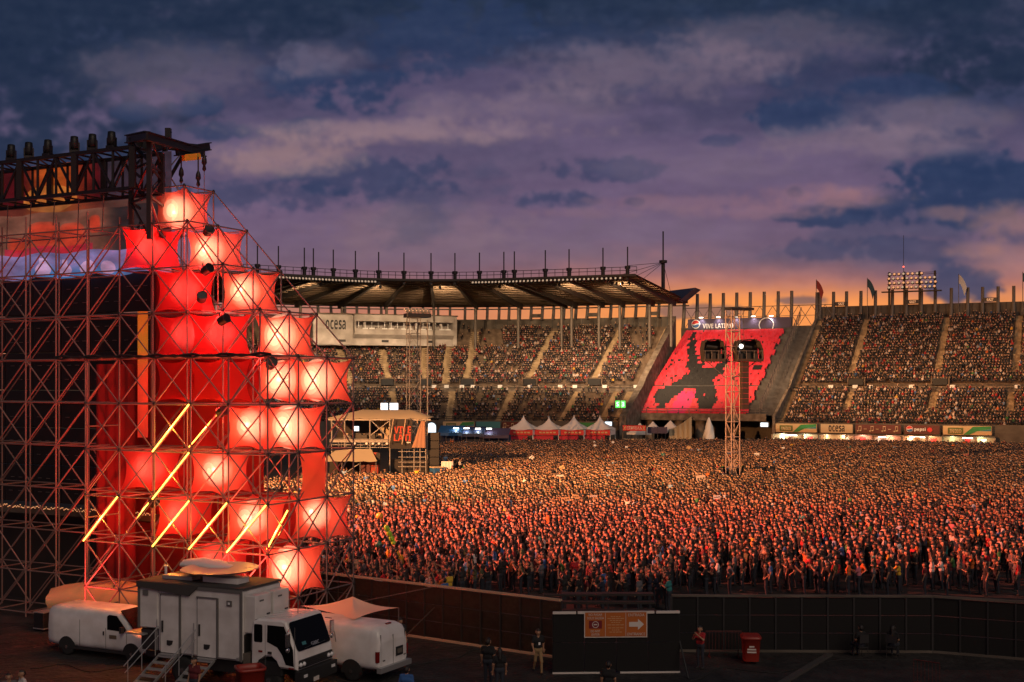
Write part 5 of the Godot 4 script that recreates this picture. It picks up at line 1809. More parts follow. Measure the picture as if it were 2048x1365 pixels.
func build_stage_back():
	# dark wall of screen panels seen from behind, one panel per cell
	var t = thing("stage_screen", "dark wall of stage screen panels seen from behind the grey scaffold", "screen")
	for i in range(0, 7):
		for k in 6:
			var c = node(6.0 + i + 0.0, 2.6, 2.9 + k * 0.95)
			var a = deg_to_rad(TURN)
			var b = Basis(Vector3(cos(a), 0, sin(a)), Vector3.UP, Vector3(-sin(a), 0, cos(a)))
			block("screen_panel", t, c, Vector3(1.96, 1.86, 0.3), M.black_steel, b)
			for n in 3:
				for e in 2:
					block("cable_loop", t, c + b * Vector3(-0.6 + 0.6 * n + rng.randf() * 0.2, -0.4 + 0.7 * e, 0.19), Vector3(0.24, 0.03, 0.05), M.pipe, b)
	# row of tiny lights along the stage lip
	var a2 = deg_to_rad(TURN)
	var lip = thing("stage_lip", "low stage edge sprinkled with tiny pale lights", "stage edge")
	block("edge_beam", lip, node(8.5, 2.4, 2.25), Vector3(13.4, 0.35, 0.5), M.dark_concrete, Basis(Vector3(cos(a2), 0, sin(a2)), Vector3.UP, Vector3(-sin(a2), 0, cos(a2))))
	var dots = new_st()
	for i in 150:
		box_at(dots, node(5.2 + i * 0.044, 2.25, 2.3 + rng.randf() * 0.08), Vector3(0.045, 0.045, 0.03))
	put("lights", done(dots), M.lamp_amber, lip).set_meta("kind", "stuff")
	# dark red mesh hung inside the scaffold
	var sc = thing("dark_scrim", "dark red mesh cloth hung inside the lower left of the scaffold", "cloth")
	for q in [[1.0, 6.4, 2.4, 0.1, 3.0], [1.9, 6.4, 2.25, 3.0, 6.0], [5.2, 6.5, 1.7, 0.1, 5.9], [3.5, 5.0, 2.05, 6.0, 8.0]]:
		var st = new_st()
		var n = 14
		for i in n:
			var u = lerpf(q[0], q[1], float(i) / n)
			var v = lerpf(q[0], q[1], float(i + 1) / n)
			var ja = q[2] + 0.05 * sin(i * 1.9)
			var jb = q[2] + 0.05 * sin((i + 1) * 1.9)
			quad(st, node(u, ja, q[4]), node(v, jb, q[4]), node(v, jb, q[3]), node(u, ja, q[3]), true)
		put("scrim_cloth", done(st), M.scrim, sc)
	var sk = new_st()  # dark sheet added so the gap below the stage reads black
	for i in 24:
		var u = lerpf(2.0, 13.0, i / 24.0)
		var v = lerpf(2.0, 13.0, (i + 1) / 24.0)
		quad(sk, node(u, 2.75 + 0.06 * (i % 2), 2.2), node(v, 2.75 + 0.06 * ((i + 1) % 2), 2.2), node(v, 2.75 + 0.06 * ((i + 1) % 2), -0.1), node(u, 2.75 + 0.06 * (i % 2), -0.1), true)
	tag(put("added_dark_cloth", done(sk), M.stage_dark), "black pleated cloth added to darken the view below the stage edge", "cloth")
	# upright cloth strip; the light on it is painted as yellow to red glow
	var g = Gradient.new()
	g.offsets = PackedFloat32Array([0.0, 0.3, 0.55, 1.0])
	g.colors = PackedColorArray([Color(0.7, 0.5, 0.05), Color(0.85, 0.6, 0.12), Color(0.95, 0.2, 0.12), Color(0.9, 0.05, 0.1)])
	var gt = GradientTexture2D.new()
	gt.gradient = g
	gt.fill_from = Vector2(0, 0)
	gt.fill_to = Vector2(0, 1)
	gt.width = 16
	gt.height = 128
	var em = mat("strip_glow", 0.4, 0.1, 0.05, 0.8)
	em.emission_enabled = true
	em.emission = Color.WHITE
	em.emission_operator = BaseMaterial3D.EMISSION_OP_MULTIPLY
	em.emission_texture = gt
	em.emission_energy_multiplier = 0.3
	var rs = []
	for k in 9:
		var y = lerpf(7.1, 4.2, k / 8.0)
		rs.append([node(4.94, 1.5, y), node(4.8, 1.52, y), node(4.72, 1.6, y)])
	var st2 = new_st()
	st2.set_smooth_group(0)
	for k in 8:
		for e in 2:
			var uv = [Vector2(0, k / 8.0), Vector2(1, k / 8.0), Vector2(1, (k + 1) / 8.0), Vector2(0, (k + 1) / 8.0)]
			var v = [rs[k][e], rs[k][e + 1], rs[k + 1][e + 1], rs[k + 1][e]]
			for n in [0, 1, 2, 0, 2, 3]:
				st2.set_uv(uv[n])
				st2.add_vertex(v[n])
	var ls = put("glow_cloth_strip", done(st2), em)
	tag(ls, "upright cloth strip with painted glow, yellow at its top and red at its foot", "light strip")

func print_texture() -> ImageTexture:      # the flat print of the stage fascia: bands, discs and drops of colour
	var w = 512
	var h = 256
	var im = Image.create(w, h, false, Image.FORMAT_RGB8)
	var nz = FastNoiseLite.new()
	nz.seed = 6
	nz.frequency = 0.012
	for y in h:
		var v = float(y) / h
		for x in w:
			var u = float(x) / w
			var c = Color(0.16, 0.13, 0.14)
			if v < 0.42:
				c = Color(0.32, 0.06, 0.09).lerp(Color(0.75, 0.34, 0.12), smoothstep(0.35, 0.5, u) * (1.0 - smoothstep(0.52, 0.72, u)))
				c = c.lerp(Color(0.24, 0.2, 0.25), smoothstep(0.7, 0.76, u))
				if pow((u - 0.5) / 0.12, 2) + pow((v - 0.3) / 0.12, 2) < 1.0: c = Color(0.85, 0.5, 0.22)
				if v > 0.36: c = c.lerp(Color(0.5, 0.3, 0.2), 0.5)
			elif v < 0.78:
				c = Color(0.5, 0.32, 0.26).lerp(Color(0.18, 0.16, 0.17), smoothstep(0.72, 0.8, u))
				for q in [[0.47, 0.62, 0.07, 0.12], [0.59, 0.66, 0.06, 0.14], [0.69, 0.56, 0.03, 0.08], [0.36, 0.68, 0.05, 0.07]]:
					var e = pow(absf(u - q[0]) / q[2], 3.0) + pow(absf(v - q[1]) / q[3], 3.0)
					if e < 1.0: c = c.lerp(Color(0.8, 0.27, 0.18), 0.55 + 0.45 * smoothstep(1.0, 0.2, e))
				if v > 0.72 and u > 0.3 and u < 0.68: c = c.lerp(Color(0.8, 0.1, 0.25), 0.6)
			else:
				c = Color(0.5, 0.46, 0.66).lerp(Color(0.25, 0.5, 0.75), smoothstep(0.86, 1.0, v) * smoothstep(0.3, 0.5, u) * (1.0 - smoothstep(0.75, 0.95, u)))
				c = c.lerp(Color(0.7, 0.35, 0.4), (1.0 - smoothstep(0.1, 0.4, u)) * 0.8 + smoothstep(0.9, 1.0, u) * 0.6)
				for q in [0.47, 0.57, 0.66, 0.75]:
					var dx = absf(u - q) / 0.03
					if dx < 1.0 and v > 0.83 and v < 0.98 and (dx * dx + pow((v - 0.93) / 0.06, 2) < 1.0 or (dx < 0.45 and v > 0.83 and q < 0.6)): c = Color(0.75, 0.62, 0.78)
			c = c * (0.88 + 0.3 * nz.get_noise_2d(x, y * 2.0))
			im.set_pixel(x, y, Color(clampf(c.r, 0, 1), clampf(c.g, 0, 1), clampf(c.b, 0, 1)))
	return ImageTexture.create_from_image(im)

func build_stage_rig():
	# printed, backlit fascia cloth of the stage roof
	var pm = mat("fascia_print", 1, 1, 1, 0.85)
	var tex = print_texture()
	pm.albedo_texture = tex
	pm.emission_enabled = true
	pm.emission = Color.WHITE
	pm.emission_operator = BaseMaterial3D.EMISSION_OP_MULTIPLY
	pm.emission_texture = tex
	pm.emission_energy_multiplier = 0.75
	var st = new_st()
	st.set_smooth_group(0)
	var n = 24
	var at = func(u: float, v: float) -> Vector3:
		var p = node(lerpf(12.5, 4.6, u), 2.2 + 0.05 * sin(u * 40.0), 0) 
		p.y = lerpf(22.0, 16.35, v) + 0.1 * sin(u * 30.0) * v
		return p
	for i in n:
		for j in 8:
			for e in [[0, 0], [1, 0], [1, 1], [0, 0], [1, 1], [0, 1]]:
				var u = (i + e[0]) / float(n)
				var v = (j + e[1]) / 8.0
				st.set_uv(Vector2(u, v))
				st.add_vertex(at.call(u, v))
	var f = put("fascia_screen", done(st), pm)
	tag(f, "backlit stage roof fascia printed with orange, pink and lavender shapes", "printed fascia")
	# long black box truss along the stage roof
	var t = thing("roof_truss", "long black box truss of the stage roof below the moving lamps", "truss")
	var top = 21.75
	var low = 19.9
	var P4 = func(i: float, j: float, y: float) -> Vector3:
		var p = node(i, j, 0)
		p.y = y
		return p
	for j in [1.0, 1.9]:
		for y in [top, low]:
			bar_between("chord", t, P4.call(4.6, j, y), P4.call(12.0, j, y), 0.16, 0.16, M.black_steel)
	for i in 13:
		var x = 4.6 + i * 0.6
		for j in [1.0, 1.9]:
			bar_between("upright", t, P4.call(x, j, top), P4.call(x, j, low), 0.1 if i % 3 else 0.26, 0.1 if i % 3 else 0.26, M.black_steel)
			if i < 12: bar_between("diagonal", t, P4.call(x, j, low if i % 2 else top), P4.call(x + 0.6, j, top if i % 2 else low), 0.09, 0.09, M.black_steel)
		bar_between("cross_bar", t, P4.call(x, 1.0, top), P4.call(x, 1.9, top), 0.08, 0.08, M.black_steel)
		bar_between("cross_bar", t, P4.call(x, 1.0, low), P4.call(x, 1.9, low), 0.08, 0.08, M.black_steel)
		if i < 12:
			bar_between("lacing", t, P4.call(x, 1.0, top), P4.call(x + 0.6, 1.9, top), 0.06, 0.06, M.black_steel)
	for k in 9:
		tube_between("hanging_cable", t, P4.call(5.2 + k * 0.8, 1.5, low), P4.call(5.25 + k * 0.8, 1.5, low - 1.2 - 0.5 * (k % 3)), 0.025, M.pipe)
	# six moving lamps standing on the truss
	var px = [22.0, 57.0, 95.0, 148.0, 184.0, 223.0]
	for i in 6:
		var ii = 5.0
		var best = 1e9
		for s in 800:
			var q = P4.call(4.6 + s * 0.01, 1.2, top)
			var e = absf(1024.0 + F * q.x / -q.z - px[i])
			if e < best:
				best = e
				ii = 4.6 + s * 0.01
		var o = thing("moving_lamp", "black moving lamp standing on the roof truss, %s from the left" % ORDER[i], "stage lamp", Transform3D(Basis(Vector3.UP, 0.4 * sin(i * 2.3)), P4.call(ii, 1.2, top + 0.08)), "moving lamps on the roof truss")
		block("base_box", o, Vector3(0, 0.1, 0), Vector3(0.42, 0.18, 0.36), M.black_steel)
		for s in [-1, 1]: block("yoke_arm", o, Vector3(s * 0.2, 0.36, 0), Vector3(0.06, 0.4, 0.16), M.black_steel)
		var rings = []
		for q in [[0.12, 0.1], [0.16, 0.16], [0.35, 0.2], [0.55, 0.19], [0.78, 0.17], [0.8, 0.12]]:
			var ring = []
			for j in 12: ring.append(Vector3(cos(-TAU * j / 12) * q[1], q[0], sin(-TAU * j / 12) * q[1]))
			rings.append(ring)
		put("lamp_head", loft(rings), M.black_steel, o, Transform3D(Basis(Vector3.BACK, 0.08 * sin(i * 3.1)), Vector3(0, 0.05, 0)))
	# the black end frame with its cantilevered beams and chain hoists
	var e = thing("hoist_frame", "black steel end frame with cantilevered beams above the top cube", "steel frame")
	var legs = [P(262, 276, 55.0), P(298, 272, 53.2), P(330, 284, 56.5), P(290, 280, 58.0)]
	for q in legs:
		var b = Vector3(q.x, 17.5, q.z)
		bar_between("post", e, b, q, 0.2, 0.2, M.black_steel)
	for n2 in 4:
		var a = legs[n2]
		var b = legs[(n2 + 1) % 4]
		for y in [22.2, 20.9, 19.4]:
			bar_between("cross_bar", e, Vector3(a.x, y, a.z), Vector3(b.x, y, b.z), 0.1, 0.1, M.black_steel)
		bar_between("brace", e, Vector3(a.x, 22.2, a.z), Vector3(b.x, 20.9, b.z), 0.08, 0.08, M.black_steel)
		bar_between("brace", e, Vector3(b.x, 20.9, b.z), Vector3(a.x, 19.4, a.z), 0.08, 0.08, M.black_steel)
		bar_between("brace", e, Vector3(a.x, 19.4, a.z), Vector3(b.x, 17.6, b.z), 0.08, 0.08, M.black_steel)
	i_beam(e, P(254, 279, 55.5), P(294, 271, 52.5))
	i_beam(e, P(292, 272, 52.6), P(408, 306, 58.0))
	i_beam(e, P(256, 284, 57.5), P(392, 297, 60.5))
	i_beam(e, P(352, 304, 55.5), P(418, 293, 58.2))
	bar_between("brace", e, P(330, 372, 56.5), P(364, 312, 57.0), 0.14, 0.14, M.black_steel)
	bar_between("brace", e, P(300, 330, 53.4), P(330, 372, 56.5), 0.1, 0.1, M.black_steel)
	bar_between("hoist_beam", e, P(366, 316, 56.0), P(398, 313, 56.8), 0.22, 0.3, M.yellow_steel)
	var top_box = block("control_box", e, P(336, 272, 55.0) + Vector3(0, 0.1, 0), Vector3(0.25, 0.5, 0.25), M.steel_dark)
	tube_between("anemometer", e, P(336, 268, 55.0), P(343, 264, 55.0), 0.03, M.steel_dark)
	var hooks = [[362.0, 312.0, 350.0, 372.0], [396.0, 314.0, 357.0, 386.0], [408.0, 305.0, 326.0, 470.0]]
	for q in hooks:
		var d = 56.4
		var c1 = thing("chain_hoist", "black chain hoist with its hook, hanging %s" % {362.0: "at the left end of the yellow beam", 396.0: "at the right end of the yellow beam", 408.0: "from the tip of the cantilever"}[q[0]], "hoist", Transform3D(), "chain hoists above the top cube")
		tube_between("chain", c1, P(q[0], q[1], d), P(q[0], q[2], d), 0.035, M.steel_dark)
		put("hook_block", loft_drop(), M.black_steel, c1, Transform3D(Basis(), P(q[0], q[2], d)))
		tube_between("wire_rope", c1, P(q[0], q[2], d) - Vector3(0, 0.3, 0), P(q[0] - (0.0 if q[0] > 400 else 0.5), q[3], d), 0.018, M.pipe)
	# black floodlights clamped among the cubes
	var fl = [[3.2, 1.9, 9.0, "black floodlight clamped under the topmost cube, right of centre"], [4.2, 1.4, 8.9, "black floodlight between the two upper cube tiers"], [2.4, 0.95, 8.0, "black floodlight above the third tier's joint"], [2.5, 0.9, 7.4, "large black floodlight hanging between the third tier cubes"], [1.9, 0.9, 6.9, "black floodlight under the bright third tier cube"], [0.7, 1.0, 5.95, "small black floodlight above the yellow fifth tier cube"], [1.5, 0.4, 4.95, "small black floodlight near the corner pipe, sixth tier"], [3.2, 0.2, 3.0, "small black floodlight above the eighth tier cubes"]]
	var n_lit = 0
	for q in fl:
		var o = thing("floodlight", q[3], "floodlight", Transform3D(Basis(Vector3.UP, rng.randf() * 2.0), node(q[0], q[1], q[2]) - Vector3(0, 0.2, 0)), "black floodlights among the cubes")
		put("can", disc(0.2, 0.42, 14), M.black_steel, o, Transform3D(Basis(Vector3.RIGHT, 1.2), Vector3.ZERO))
		put("rim", ring_mesh(0.2, 0.025), M.steel_dark, o, Transform3D(Basis(Vector3.RIGHT, 1.2) * Basis(Vector3.RIGHT, PI / 2), Vector3(0, 0.08, 0.2)))
		if true:
			# these throw red light over the pipes in front of them
			var gl = put("lens_lamp", ball(0.13, 10), M.lamp_red, o, Transform3D(Basis(), Vector3(0, 0.05, -0.3)))
			var li = OmniLight3D.new()
			li.name = "red_light"
			li.light_energy = 13.0
			li.light_color = Color(1.0, 0.2, 0.17)
			li.light_size = 0.12
			li.omni_range = 30
			li.omni_attenuation = 2
			li.shadow_enabled = true
			gl.add_child(li, true)
		n_lit += 1
		for s in [-1, 1]: block("bracket", o, Vector3(s * 0.22, 0.12, 0), Vector3(0.02, 0.34, 0.05), M.black_steel)

func i_beam(t: Node, a: Vector3, b: Vector3):
	bar_between("i_beam", t, a, b, 0.1, 0.34, M.black_steel)
	var up = Vector3(0, 0.17, 0)
	bar_between("beam_flange", t, a + up, b + up, 0.28, 0.05, M.black_steel)
	bar_between("beam_flange", t, a - up, b - up, 0.28, 0.05, M.black_steel)

func loft_drop() -> ArrayMesh:
	var rings = []
	for q in [[0.35, 0.05], [0.2, 0.11], [0.0, 0.13], [-0.12, 0.06], [-0.3, 0.1], [-0.4, 0.03]]:
		var ring = []
		for j in 8: ring.append(Vector3(cos(TAU * j / 8) * q[1], q[0], sin(TAU * j / 8) * q[1]))
		rings.append(ring)
	return loft(rings)

func stage_spot(at: Vector3, to: Vector3, energy: float, col: Color, angle: float, soft: float, label: String):
	# a wash lamp on the audience side of the stage
	var o = thing("stage_wash_lamp", label, "stage lamp", Transform3D(Basis(), at), "wash lamps on the front of the stage")
	o.look_at_from_position(at, to, Vector3.UP)
	put("can", disc(0.22, 0.4, 14), M.black_steel, o, Transform3D(Basis(Vector3.RIGHT, PI / 2), Vector3(0, 0, 0.25)))
	put("lens_lamp", ball(0.2, 10), M.lamp_amber, o, Transform3D(Basis(), Vector3(0, 0, 0.02)))
	var li = SpotLight3D.new()
	li.name = "wash_light"
	li.light_energy = energy
	li.light_color = col
	li.light_size = 0.3
	li.spot_angle = angle
	li.spot_angle_attenuation = soft
	li.spot_range = 400
	li.spot_attenuation = 2
	li.shadow_enabled = true
	o.add_child(li, true)
	li.position = Vector3(0, 0, -0.35)

func stand_spot(at: Vector3, to: Vector3, energy: float, col: Color, angle: float, label: String):
	var o = thing("canopy_floodlight", label, "floodlight", Transform3D(Basis(), at), "floodlights at the canopy edge turned on the stands")
	o.look_at_from_position(at, to, Vector3.UP)
	put("can", disc(0.25, 0.4, 12), M.steel_dark, o, Transform3D(Basis(Vector3.RIGHT, PI / 2), Vector3(0, 0, 0.25)))
	put("lens_lamp", ball(0.18, 8), M.lamp_amber, o)
	tube_between("hanger", o, Vector3(0, 0, 0.25), o.transform.affine_inverse() * (at + Vector3(0, 1.3, 0)), 0.04, M.steel_dark)
	var li = SpotLight3D.new()
	li.name = "flood_light"
	li.light_energy = energy
	li.light_color = col
	li.light_size = 0.3
	li.spot_angle = angle
	li.spot_angle_attenuation = 1.0
	li.spot_range = 200
	li.spot_attenuation = 2
	li.shadow_enabled = true
	o.add_child(li, true)
	li.position = Vector3(0, 0, -0.35)

func flood(at: Vector3, to: Vector3, energy: float, label: String):  # red lamps added out of sight to redden pipes and cubes
	var o = thing("added_ground_flood", label, "floodlight", Transform3D(Basis(), at), "added red floodlights at the scaffold's foot")
	o.look_at_from_position(at, to, Vector3.FORWARD)
	put("can", disc(0.24, 0.34, 14), M.black_steel, o, Transform3D(Basis(Vector3.RIGHT, PI / 2), Vector3(0, 0, 0.2)))
	put("lens_lamp", ball(0.17, 10), M.lamp_red, o, Transform3D(Basis(), Vector3(0, 0, 0.0)))
	for s in [-1, 1]: block("bracket", o, Vector3(s * 0.26, 0, 0.25), Vector3(0.03, 0.06, 0.4), M.black_steel)
	var li = SpotLight3D.new()
	li.name = "red_flood"
	li.light_energy = energy
	li.light_color = Color(1.0, 0.24, 0.2)
	li.light_size = 0.2
	li.spot_angle = 52
	li.spot_angle_attenuation = 0.8
	li.spot_range = 60
	li.spot_attenuation = 2
	li.shadow_enabled = true
	o.add_child(li, true)
	li.position = Vector3(0, 0, -0.3)

func build_stage_lights():
	flood(node(0.3, -0.7, 0.15), node(0.6, 0.6, 5.0), 330.0, "added unseen red floodlight on the ground at the scaffold's right corner")
	flood(node(2.6, -0.8, 0.15), node(2.6, 1.0, 6.0), 300.0, "added unseen red floodlight on the ground before the scaffold's middle bay")
	flood(node(4.8, -0.9, 0.15), node(4.6, 1.4, 6.0), 120.0, "added unseen red floodlight on the ground before the scaffold's left bay")
	# the wash lamps hang together on the far wing of the stage, out of sight behind the scaffold
	var amber = Color(1.0, 0.69, 0.43)
	var warm = Color(1.0, 0.84, 0.66)
	var rose = Color(1.0, 0.78, 0.56)
	var list = [
		[Vector3(2, 0, -142), 12500.0, amber, 28, 1.0, "amber wash lamp of the stage wing aimed at the middle of the crowd"],
		[Vector3(48, 0, -140), 13000.0, amber, 28, 1.0, "amber wash lamp of the stage wing aimed at the right of the crowd"],
		[Vector3(4, 0, -76), 11500.0, Color(1.0, 0.42, 0.33), 26, 1.0, "red wash lamp of the stage wing aimed at the near crowd"],
		[Vector3(34, 0, -84), 8000.0, Color(1.0, 0.56, 0.38), 24, 1.0, "red wash lamp of the stage wing aimed at the near right crowd"],
	]
	for n in list.size():
		var q = list[n]
		stage_spot(node(23.2 + 0.6 * n, 4.8, 12.6), q[0], q[1], q[2], q[3], q[4], q[5])
	# floodlights under the canopy's front edge, turned on the stands
	for px in [640.0, 760.0, 880.0, 1000.0, 1120.0, 1225.0]:
		var s = s_for(left_at, px, -5.0, -4.0, LEFT_END)
		stand_spot(V(left_at(s, -5.0), 28.9), V(left_at(s, 24.0), 15.0), 950.0, warm, 42, "canopy floodlight turned on the stand below, %s" % {640.0: "at the scaffold end", 760.0: "left of the lattice lamp tower", 880.0: "right of the lattice lamp tower", 1000.0: "above the press box's right end", 1120.0: "in the middle of its right half", 1225.0: "near the pointed fin"}[px])
	var e = left_at(-3.0, -4.5)
	stand_spot(V(e, 28.9), Vector3(42, 14, -238), 1300.0, rose, 34, "canopy floodlight at the roof's right end turned on the mosaic")
	stand_spot(V(left_at(-2.0, -4.8), 28.9), Vector3(63, 13, -221), 3000.0, rose, 26, "canopy floodlight at the roof's right end turned on the near half of the open grandstand")
	stand_spot(V(left_at(-1.0, -5.0), 28.9), Vector3(90, 14, -206), 6000.0, rose, 22, "canopy floodlight at the roof's right end turned on the far half of the open grandstand")
	var rig = thing("wing_truss", "black lamp truss on the far left wing of the stage", "truss")
	for y in [12.0, 13.6]: bar_between("chord", rig, node(22.8, 4.95, y), node(25.4, 4.95, y), 0.12, 0.12, M.black_steel)
	for i in [22.8, 25.4]: bar_between("upright", rig, node(i, 4.95, -0.1), node(i, 4.95, 13.8), 0.16, 0.16, M.black_steel)

# ---------------------------------------------------------------- backstage yard: hoardings, sign, vehicles
func hoarding(label: String, a: Vector2, b: Vector2, h: float, m, rail_m, boards: bool):
	var A = Vector3(a.x, 0, -a.y)
	var B = Vector3(b.x, 0, -b.y)
	var t = thing("hoarding", label, "fence", Transform3D(face(B - A), A))
	var w = A.distance_to(B)
	var n = maxi(1, int(round(w / 1.02)))
	var pw = w / n
	for i in n:
		var x = (i + 0.5) * pw
		for r in 3:
			var hh = (h - 0.1) / 3.0
			block("panel", t, Vector3(x, 0.06 + hh * (r + 0.5), rng.randf_range(-0.006, 0.006)), Vector3(pw - 0.03, hh - 0.025, 0.04), M.hoarding_worn if boards and rng.randf() < 0.35 else m)
		block("upright", t, Vector3(i * pw, h / 2, 0.03), Vector3(0.07, h, 0.07), M.dark_trim)
	block("upright", t, Vector3(w, h / 2, 0.03), Vector3(0.07, h, 0.07), M.dark_trim)
	block("top_rail", t, Vector3(w / 2, h + 0.03, 0.02), Vector3(w, 0.09, 0.14), rail_m)
	block("foot_rail", t, Vector3(w / 2, 0.05, 0.03), Vector3(w, 0.1, 0.1), rail_m)
	if boards:
		var x = w * 0.545
		tube_between("raking_prop", t, Vector3(x, h * 0.62, 0.1), Vector3(x - 0.9, 0.02, 1.5), 0.03, M.brown_case)
		tube_between("stay", t, Vector3(x, h, 0.05), Vector3(x - 3.6, h - 0.9, 0.9), 0.02, M.pipe)

func build_hoardings():
	hoarding("dark brown panel hoarding with a pale top rail between scaffold and gate", Vector2(-9.6, 56.0), Vector2(2.0, 48.3), 2.33, M.hoarding, M.rail_wood, true)
	hoarding("black panel hoarding right of the entrance sign", Vector2(6.6, 49.6), Vector2(17.3, 49.4), 2.3, M.hoarding_black, M.dark_concrete, false)
	hoarding("black panel hoarding running off at the far right", Vector2(17.35, 49.4), Vector2(27.0, 45.4), 2.3, M.hoarding_black, M.dark_concrete, false)
	# stacked dark steps seen in the gate gap
	var g = thing("gate_steps", "dark steps in the gate gap behind the sign board", "steps", Transform3D(face(Vector3(1, 0, 0)), Vector3(2.3, 0, -53.5)))
	for i in 5: block("tread", g, Vector3(2.1, 0.2 + 0.3 * i, -0.45 * i), Vector3(4.2, 0.1, 0.5), M.stage_dark)
	block("ramp_edge", g, Vector3(0.4, 1.7, 0.2), Vector3(2.6, 0.08, 0.2), M.stage_dark)
	# the free standing board with the bilingual sign
	var a = P(1105, 1348, 45.8)
	var b = P(1360, 1345, 46.0)
	var s = thing("sign_board", "black free standing board with pale top edge carrying the orange sign", "board", Transform3D(face(Vector3(b.x - a.x, 0, b.z - a.z)), Vector3(a.x, 0, a.z)))
	var w = b.x - a.x
	for i in 4:
		for r in 2:
			block("panel", s, Vector3(w * (i + 0.5) / 4, 0.62 + 1.12 * r, 0), Vector3(w / 4 - 0.02, 1.1, 0.05), M.hoarding_black)
	for q in [[0.0, 0.185], [0.195, 0.8], [0.81, 1.0]]:
		block("top_edge", s, Vector3(w * (q[0] + q[1]) / 2, 2.33, 0.03), Vector3(w * (q[1] - q[0]) - 0.02, 0.09, 0.1), M.sign_white)
	for q in [[0.0, 0.37], [0.53, 1.0]]:
		block("foot_edge", s, Vector3(w * (q[0] + q[1]) / 2, 0.03, 0.03), Vector3(w * (q[1] - q[0]), 0.06, 0.08), M.sign_white)
	for x in [0.03, w - 0.03]: block("upright", s, Vector3(x, 1.15, -0.05), Vector3(0.07, 2.3, 0.07), M.dark_trim)
	tube_between("raking_prop", s, Vector3(w, 1.2, -0.05), Vector3(w + 0.15, 0.0, 1.0), 0.035, M.dark_trim)
	var sw = 2.42
	var sh = 1.0
	var o = thing("direction_sign", "orange bilingual entrance sign with a white arrow and a no entry mark", "sign", s.transform * Transform3D(Basis(), Vector3(w * 0.494, 1.88, 0.06)))
	block("sign_edge", o, Vector3.ZERO, Vector3(sw, sh, 0.04), M.sign_white)
	block("sign_face", o, Vector3(0, 0, 0.015), Vector3(sw - 0.07, sh - 0.08, 0.03), M.sign_orange)
	var z = 0.036
	for x in [-0.4, 0.385]: block("divider", o, Vector3(x, 0, z - 0.002), Vector3(0.014, sh - 0.1, 0.006), M.sign_white)
	lettering(o, "NO PASAR", Vector3(-0.78, 0.38, z), Basis(), 0.52, 0.085, M.sign_white, "Droid Sans", false)
	lettering(o, "SOLO SALIDA", Vector3(-0.78, 0.25, z), Basis(), 0.64, 0.085, M.sign_white, "Droid Sans", false)
	block("mark_field", o, Vector3(-0.78, 0.0, z - 0.004), Vector3(0.5, 0.3, 0.008), M.sign_maroon)
	put("no_entry_ring", ring_mesh(0.115, 0.014), M.sign_white, o, Transform3D(Basis.from_scale(Vector3(1, 1, 0.4)), Vector3(-0.78, 0.0, z + 0.002)))
	block("no_entry_bar", o, Vector3(-0.78, 0.0, z + 0.002), Vector3(0.14, 0.04, 0.006), M.sign_white)
	lettering(o, "DO NOT", Vector3(-0.78, -0.25, z), Basis(), 0.36, 0.08, M.sign_white, "Droid Sans", false)
	lettering(o, "ENTER", Vector3(-0.78, -0.38, z), Basis(), 0.3, 0.08, M.sign_white, "Droid Sans", false)
	for q in [[0.3, 0.4], [0.23, 0.66], [0.155, 0.48], [0.08, 0.36], [-0.015, 0.66], [-0.13, 0.62], [-0.21, 0.3], [-0.29, 0.5], [-0.37, 0.12]]:
		var parts = 4
		for k in parts: block("small_print", o, Vector3(-0.005 - q[1] / 2 + q[1] * (k + 0.5) / parts, q[0], z - 0.002), Vector3(q[1] / parts - 0.025, 0.022, 0.006), M.sand_print)
	lettering(o, "ENTRADA", Vector3(0.79, 0.36, z), Basis(), 0.62, 0.1, M.sign_white, "Droid Sans", false)
	lettering(o, "ENTRANCE", Vector3(0.79, -0.37, z), Basis(), 0.68, 0.1, M.sign_white, "Droid Sans", false)
	var ar = new_st()
	add_prism(ar, PackedVector2Array([Vector2(-0.28, -0.09), Vector2(-0.28, 0.09), Vector2(0.06, 0.09), Vector2(0.06, 0.21), Vector2(0.29, 0.0), Vector2(0.06, -0.21), Vector2(0.06, -0.09)]), 0.008, Transform3D(Basis(), Vector3(0.79, 0.0, z - 0.004)))
	put("arrow", done(ar), M.sign_white, o)

func wheel(t: Node, c: Vector3, r: float, w: float, rim_m, side := 1.0):      # axle along local z
	var rings = []
	for q in [[-0.5, 0.55], [-0.5, 0.84], [-0.4, 1.0], [0.4, 1.0], [0.5, 0.84], [0.5, 0.55]]:
		var ring = []
		for j in 24: ring.append(Vector3(cos(TAU * j / 24) * q[1] * r, sin(TAU * j / 24) * q[1] * r, q[0] * w))
		rings.append(ring)
	var o = put("wheel", loft(rings), M.rubber, t, Transform3D(Basis(), c))
	put("rim", disc(0.6 * r, 0.05, 20), rim_m, o, Transform3D(Basis(Vector3.RIGHT, PI / 2), Vector3(0, 0, side * w * 0.4)))
	put("hub", disc(0.2 * r, 0.08, 12), M.chrome, o, Transform3D(Basis(Vector3.RIGHT, PI / 2), Vector3(0, 0, side * w * 0.45)))
	for k in 6:
		var a = TAU * k / 6
		put("rim_hole", disc(0.09 * r, 0.06, 8), M.rubber, o, Transform3D(Basis(Vector3.RIGHT, PI / 2), Vector3(cos(a) * 0.42 * r, sin(a) * 0.42 * r, side * w * 0.41)))

func plate(t: Node, called: String, pts: Array, z: float, depth: float, m) -> MeshInstance3D:     # an outline in x, y proud of a side at z
	var st = new_st()
	add_prism(st, PackedVector2Array(pts), depth, Transform3D(Basis(), Vector3(0, 0, z)))
	return put(called, done(st), m, t)

